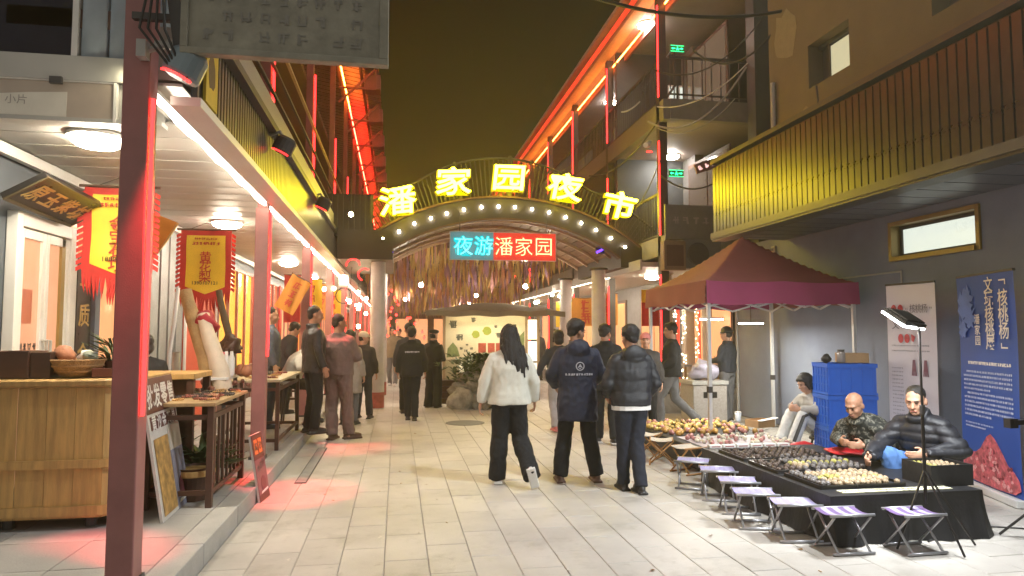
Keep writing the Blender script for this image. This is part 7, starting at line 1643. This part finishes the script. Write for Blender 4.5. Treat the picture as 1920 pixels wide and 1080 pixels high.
# 7 man standing in the tent with a beanie, back to camera
p = on_z(1366, 792, .0)
person('man in a black beanie and grey trousers standing at the back of the tent', p.x, p.y, 0, D(35), 1.66, head=(10, 10), hair='beanie', extra=m_black, seed=13, pose=dict(elL=(-.25, .02, 1.13), wrL=(-.12, .24, 1.1), elR=(.25, .02, 1.13), wrR=(.1, .25, 1.12), anL=(-.12, -.02, .085), anR=(.13, .05, .085)),
  jacket=dict(mat=cloth_mat('ink_sweater', (.02, .024, .035)), hem=-.03, fit=1.04, collar=.03, name='sweater'), trousers=dict(mat=c_greytr, w0=1.05, w1=1.12), shoes=(m_shoeblk, m_sole))
def seat_pose(lean=.12, zs=.22, kn=(.16, .38, .42), an=(.17, .42, .08), reachL=None, reachR=None):
    z = zs + .09; e = lean*.35; P = dict(pelvis=(0, 0, z), waist=(0, .02, z+.15-e*.3), chest=(0, lean*.7, z+.36-e*.6), neck=(0, lean*1.3, z+.54-e), head=(0, lean*1.3+.05, z+.685-e), shL=(-.18, lean*1.1, z+.465-e), shR=(.18, lean*1.1, z+.465-e), hipL=(-.09, .02, z-.01), hipR=(.09, .02, z-.01), knL=(-kn[0], kn[1], kn[2]), knR=(kn[0], kn[1], kn[2]), anL=(-an[0], an[1], an[2]), anR=(an[0], an[1], an[2]), elL=(-.27, lean+.06, z+.24), elR=(.27, lean+.06, z+.24), wrL=(-.14, lean+.26, z+.14), wrR=(.14, lean+.26, z+.14))
    if reachL: P['elL'], P['wrL'] = reachL
    if reachR: P['elR'], P['wrR'] = reachR
    return P
def low_seat(label, x, y, h, m, r=.16):
    t = thing('low_stool', label, 'stool', (x, y, 0)); g = MB(); g.lathe([(r, h-.035), (r*1.04, h-.02), (r, h)], n=20); obj('seat', g, m, t)
    for k in range(4): a = PI/4 + k*PI/2; g = MB(); g.tube([(r*.75*math.cos(a), r*.75*math.sin(a), h-.035), (r*1.0*math.cos(a), r*1.0*math.sin(a), .005)], .014, 8); obj('leg', g, m_dark, t)
# 8 young person with black hair seated by the crates
X8, Y8 = on_y(1540, 750, 8.3).x, 8.3
low_seat('low dark stool under the young person in white trousers', X8, Y8, .2, m_dark)
r8, *_ = person('seated young person with black bowl haircut, pale hoodie and white striped trousers', X8, Y8, 0, D(96), 1.66, head=(0, 22), hair='bob', detail=1, seed=15,
  pose=seat_pose(.16, .22, (.12, .40, .52), (.13, .62, .085), reachL=((-.24, .26, .60), (-.1, .42, .60)), reachR=((.24, .26, .6), (.08, .42, .62))), jacket=dict(mat=c_lgrey, hem=-.04, fit=1.08, hood=True, collar=.02, name='hoodie'), trousers=dict(mat=c_wtr, w0=1.05, w1=1.15), shoes=(m_shoewhite, m_sole))
g = MB(); g.tube([(-.20, .1, .34), (-.215, .36, .535), (-.20, .44, .50), (-.19, .6, .16)], .022, 8, ry=[.006]*4, ax=(0, 0, 1)); obj('side_stripe', g, m_black, r8)
# 9 bald man in camouflage
X9, Y9 = 4.84, 6.28
low_seat('low dark stool under the bald man', X9, Y9, .18, m_dark)
person('bald man in a dark camouflage jacket sitting behind the walnut stall', X9, Y9, 0, D(112), 1.70, head=(4, 27), hair='bald', skin=m_skin2, detail=2, seed=17,
  pose=seat_pose(.30, .20, (.2, .30, .40), (.16, .22, .085), reachL=((-.29, .32, .50), (-.14, .52, .50)), reachR=((.29, .30, .50), (.10, .52, .51))), jacket=dict(mat=c_camo, hem=-.05, fit=1.22, collar=.045, wr=.013, hood=False), trousers=dict(mat=c_trb, w0=1.08), shoes=(m_shoeblk, m_shoeblk))
# 10 man in black down jacket, jeans
X10, Y10 = 4.82, 5.56
low_seat('low dark stool under the man in the black down jacket', X10, Y10, .20, m_dark)
person('seated man in a shiny black down jacket and blue jeans reaching over the walnuts', X10, Y10, 0, D(112), 1.74, head=(14, 15), hair='crop', skin=m_skin, detail=2, seed=19,
  pose=seat_pose(.17, .24, (.21, .36, .47), (.18, .24, .085), reachL=((-.32, .20, .56), (-.17, .46, .53)), reachR=((.31, .28, .56), (.22, .64, .47))), jacket=dict(mat=mat('shiny_down', (.017, .018, .024), .52, var=.2, scale=7, bump=.3, bscale=60), hem=-.05, fit=1.24, collar=.05, quilt=(.02, .085), wr=.006, name='down_jacket'), trousers=dict(mat=c_jean, w0=1.05), shoes=(m_shoeblk, m_shoeblk))
# 11 the pair in black, the walker behind them, the beret
p = on_z(771, 788, 0)
rp_, *_ = person('person in black with pale lettering across the back near the round pillar', p.x, p.y, 0, 0, 1.66, head=(-15, 6), hair='short', seed=21, skin=m_skin2, pose=dict(anL=(-.06, .08, .085), anR=(.06, -.08, .09), knL=(-.07, .04, .49), knR=(.07, .01, .49)), jacket=dict(mat=c_blk2, hem=-.12, fit=1.14, collar=.05), trousers=dict(mat=c_trb), shoes=(m_shoeblk, m_shoeblk))
def pp_(P, g):
    q = random.Random(2)
    for k in range(8): P.scribble(g, .03+.032*k, .1, .034, .003, .22, q)
wrap_print(rp_, pp_, .28, .2, 1.22, m_print, 'jacket')
p = on_y(766, 700, 13.6); person('walker in black half hidden beyond the lettered back', p.x, 13.6, 0, D(8), 1.74, hair='short', seed=22, skin=m_skin2, jacket=dict(mat=c_chr, hem=-.12, fit=1.08), trousers=dict(mat=c_trb))
p = on_z(812, 764, 0); person('person in a black beret and wide black trousers left of the kiosk', p.x, p.y, 0, D(-30), 1.62, head=(-20, 5), hair='beret', extra=m_black, seed=23, pose=dict(wrL=(-.16, .18, 1.05), wrR=(.16, .18, 1.05)), jacket=dict(mat=c_blk2, hem=-.02, fit=1.02, collar=.05, name='sweater'), trousers=dict(mat=c_trb, w0=1.12, w1=1.55, drop=.06))
p = on_z(736, 724, 0); person('distant khaki walker coming toward the camera behind the round pillar', p.x, p.y, 0, D(172), 1.72, hair='short', seed=24, pose=dict(anL=(-.1, .18, .1), anR=(.1, -.12, .09)), jacket=dict(mat=c_olive, hem=-.1, fit=1.1), trousers=dict(mat=c_greytr), shoes=(m_shoewhite, m_shoewhite))
# 12 the group at the left kerb
p = on_z(632, 824, 0); person('man in a taupe work suit with crossed arms at the left kerb', p.x, p.y, 0, D(-18), 1.84, head=(-40, 6), hair='crop', detail=1, seed=26, skin=m_skin2, pose=dict(anL=(-.07, -.02, .085), anR=(.14, .08, .085), knR=(.11, .06, .49), elL=(-.26, .05, 1.13), wrL=(-.02, .22, 1.16), elR=(.26, .05, 1.13), wrR=(.04, .2, 1.12), toeR=(.75, .65, 0)),
  jacket=dict(mat=c_grey, hem=-.05, fit=1.14, collar=.03, wr=.013, name='work_jacket'), trousers=dict(mat=c_grey, w0=1.12, w1=1.2, wr=.014), shoes=(m_shoebrown, m_shoebrown))
p = on_z(588, 812, .15); person('man in a black leather jacket on the platform left of the taupe work suit', p.x - .02, p.y, .15, D(-62), 1.80, head=(-10, 4), hair='crop', seed=27, skin=m_skin2, jacket=dict(mat=cloth_mat('black_leather', (.02, .02, .022), .2, .35), hem=-.12, fit=1.02, collar=.04), trousers=dict(mat=c_trb, w0=1.0))
p = on_z(652, 800, 0); person('woman with dark hair in a long beige coat behind the taupe work suit', p.x, p.y + .3, 0, D(-25), 1.60, head=(-20, 8), hair='bob', seed=28, jacket=dict(mat=c_beige, hem=-.35, fit=1.12, flare=1.12, name='coat'), trousers=dict(mat=c_greytr))
p = on_z(680, 784, 0); person('person in a cream cap and black jacket near the round left pillar', p.x, p.y, 0, D(-15), 1.58, head=(-65, 8), hair='short', extra=('cap', mat('cream_cap', (.62, .56, .42), .7)), seed=29, jacket=dict(mat=c_choc, hem=-.1, fit=1.12), trousers=dict(mat=c_chr, w0=1.05), pose=dict(anR=(.15, -.05, .085)))
p = on_y(504, 700, 10.75); person('young man in a slate blue jacket in profile behind the second post', p.x, 10.75, .15, D(-75), 1.80, head=(-5, 6), hair='crop', seed=30, jacket=dict(mat=c_slate, hem=-.1, fit=1.1, collar=.03), trousers=dict(mat=c_chr))
p = on_y(533, 700, 12.6); person('man in a grey jacket bending over the goods between the second and third posts', p.x, 12.6, .15, D(-60), 1.64, head=(0, 25), hair='short', seed=31, pose=dict(chest=(0, .06, 1.25), neck=(0, .12, 1.41), head=(0, .18, 1.54), shL=(-.175, .1, 1.36), shR=(.175, .1, 1.36)), jacket=dict(mat=c_chr, hem=-.1, fit=1.1), trousers=dict(mat=c_trb))
p = on_y(545, 700, 11.2); low_seat('low stool under the seated person in the white jacket', p.x, 11.2 , .6, m_dark); bpy.data.objects[[o.name for o in COL.objects if o.get('label') == 'low stool under the seated person in the white jacket'][0]].location.z = .15
person('person in a white jacket sitting low behind the pale topped table', p.x, 11.2, .15, D(-100), 1.62, head=(0, 25), hair='short', seed=32, pose=seat_pose(.18, .60, (.14, .4, .62), (.14, .35, .085)), jacket=dict(mat=c_wht, hem=-.04, fit=1.15, wr=.014), trousers=dict(mat=c_trb))
p = on_y(272, 650, 7.15); person('person in black standing behind the nearest post, shoulder showing on its right', p.x, 7.15, .15, D(35), 1.40, head=(0, 10), hair='bob', seed=33, jacket=dict(mat=c_blk2, hem=-.1, fit=1.2), trousers=dict(mat=c_trb))
# 13 the figure hidden behind the navy coat
p = on_z(1034, 808, 0); person('person in pale grey trousers and pink shoes hidden behind the navy coat', p.x + .12, p.y, 0, D(5), 1.60, hair='bob', seed=34, pose=dict(elL=(-.30, .0, 1.14), wrL=(-.36, .05, .95), anL=(-.1, -.12, .1)), jacket=dict(mat=c_chr, hem=-.08, fit=1.08), trousers=dict(mat=cloth_mat('pale_grey_trousers', (.36, .34, .34))), shoes=(m_pinkshoe, m_pinkshoe))
# far walkers
for i, (px, y, mm, rz) in enumerate(((748, 24, c_choc, 170), (722, 27, c_beige, 175), (1008, 22, c_chr, 10), (1040, 26, c_olive, 165), (700, 30, c_blk2, 5))):
    p = on_y(px, 640, y); person(['distant walker in a brown jacket under the ribbons', 'distant walker in a beige coat far down on the left', 'distant walker in charcoal right of the kiosk', 'distant walker in khaki right of the kiosk, facing the camera', 'distant walker in black seen far down beside the round pillar'][i], p.x, y, 0, D(rz), 1.68, hair='short', seed=50+i, jacket=dict(mat=mm, hem=-.1, fit=1.1), trousers=dict(mat=c_chr))

# ------------------------------------------------------------------ lamps' own light
W_ = (1, .9, .76)
area_light('work_light_beam', WORK, .26, .18, 30, (.95, .98, 1), Rm.to_euler())
spot_light('wall_flood_beam', (3.94, 4.0, 6.50), (1.9, 5.2, 0), 900, (.92, .97, 1), 100, .9, .08)
for i, t in enumerate(fl_pts if 'fl_pts' in globals() else ()): pass
for i, o in enumerate([o for o in COL.objects if o.name.startswith('flood_light')]):
    loc = o.location + Vector((.05, -.03, -.15)); tg = [on_z(150, 1045, .15), on_z(545, 925, 0), on_z(645, 838, 0), on_z(690, 775, 0)][i]
    spot_light('flood_red_beam', loc, tg, [520, 620, 360, 300][i], (1, .05, .06), 26, .8, .05)
for t in [o for o in COL.objects if o.name.startswith('tent_lamp')]:
    area_light('tent_lamp_beam', t.location + Vector((0, 0, -.02)), .34, .12, 16, (1, .96, .86))
area_light('kiosk_lamp_beam', (cxk, KY-.45, 1.97), kw*.8, .1, 20, (1, .85, .58), (math.radians(-25), 0, 0))

bpy.data.scenes.remove(WORK_SCENE)
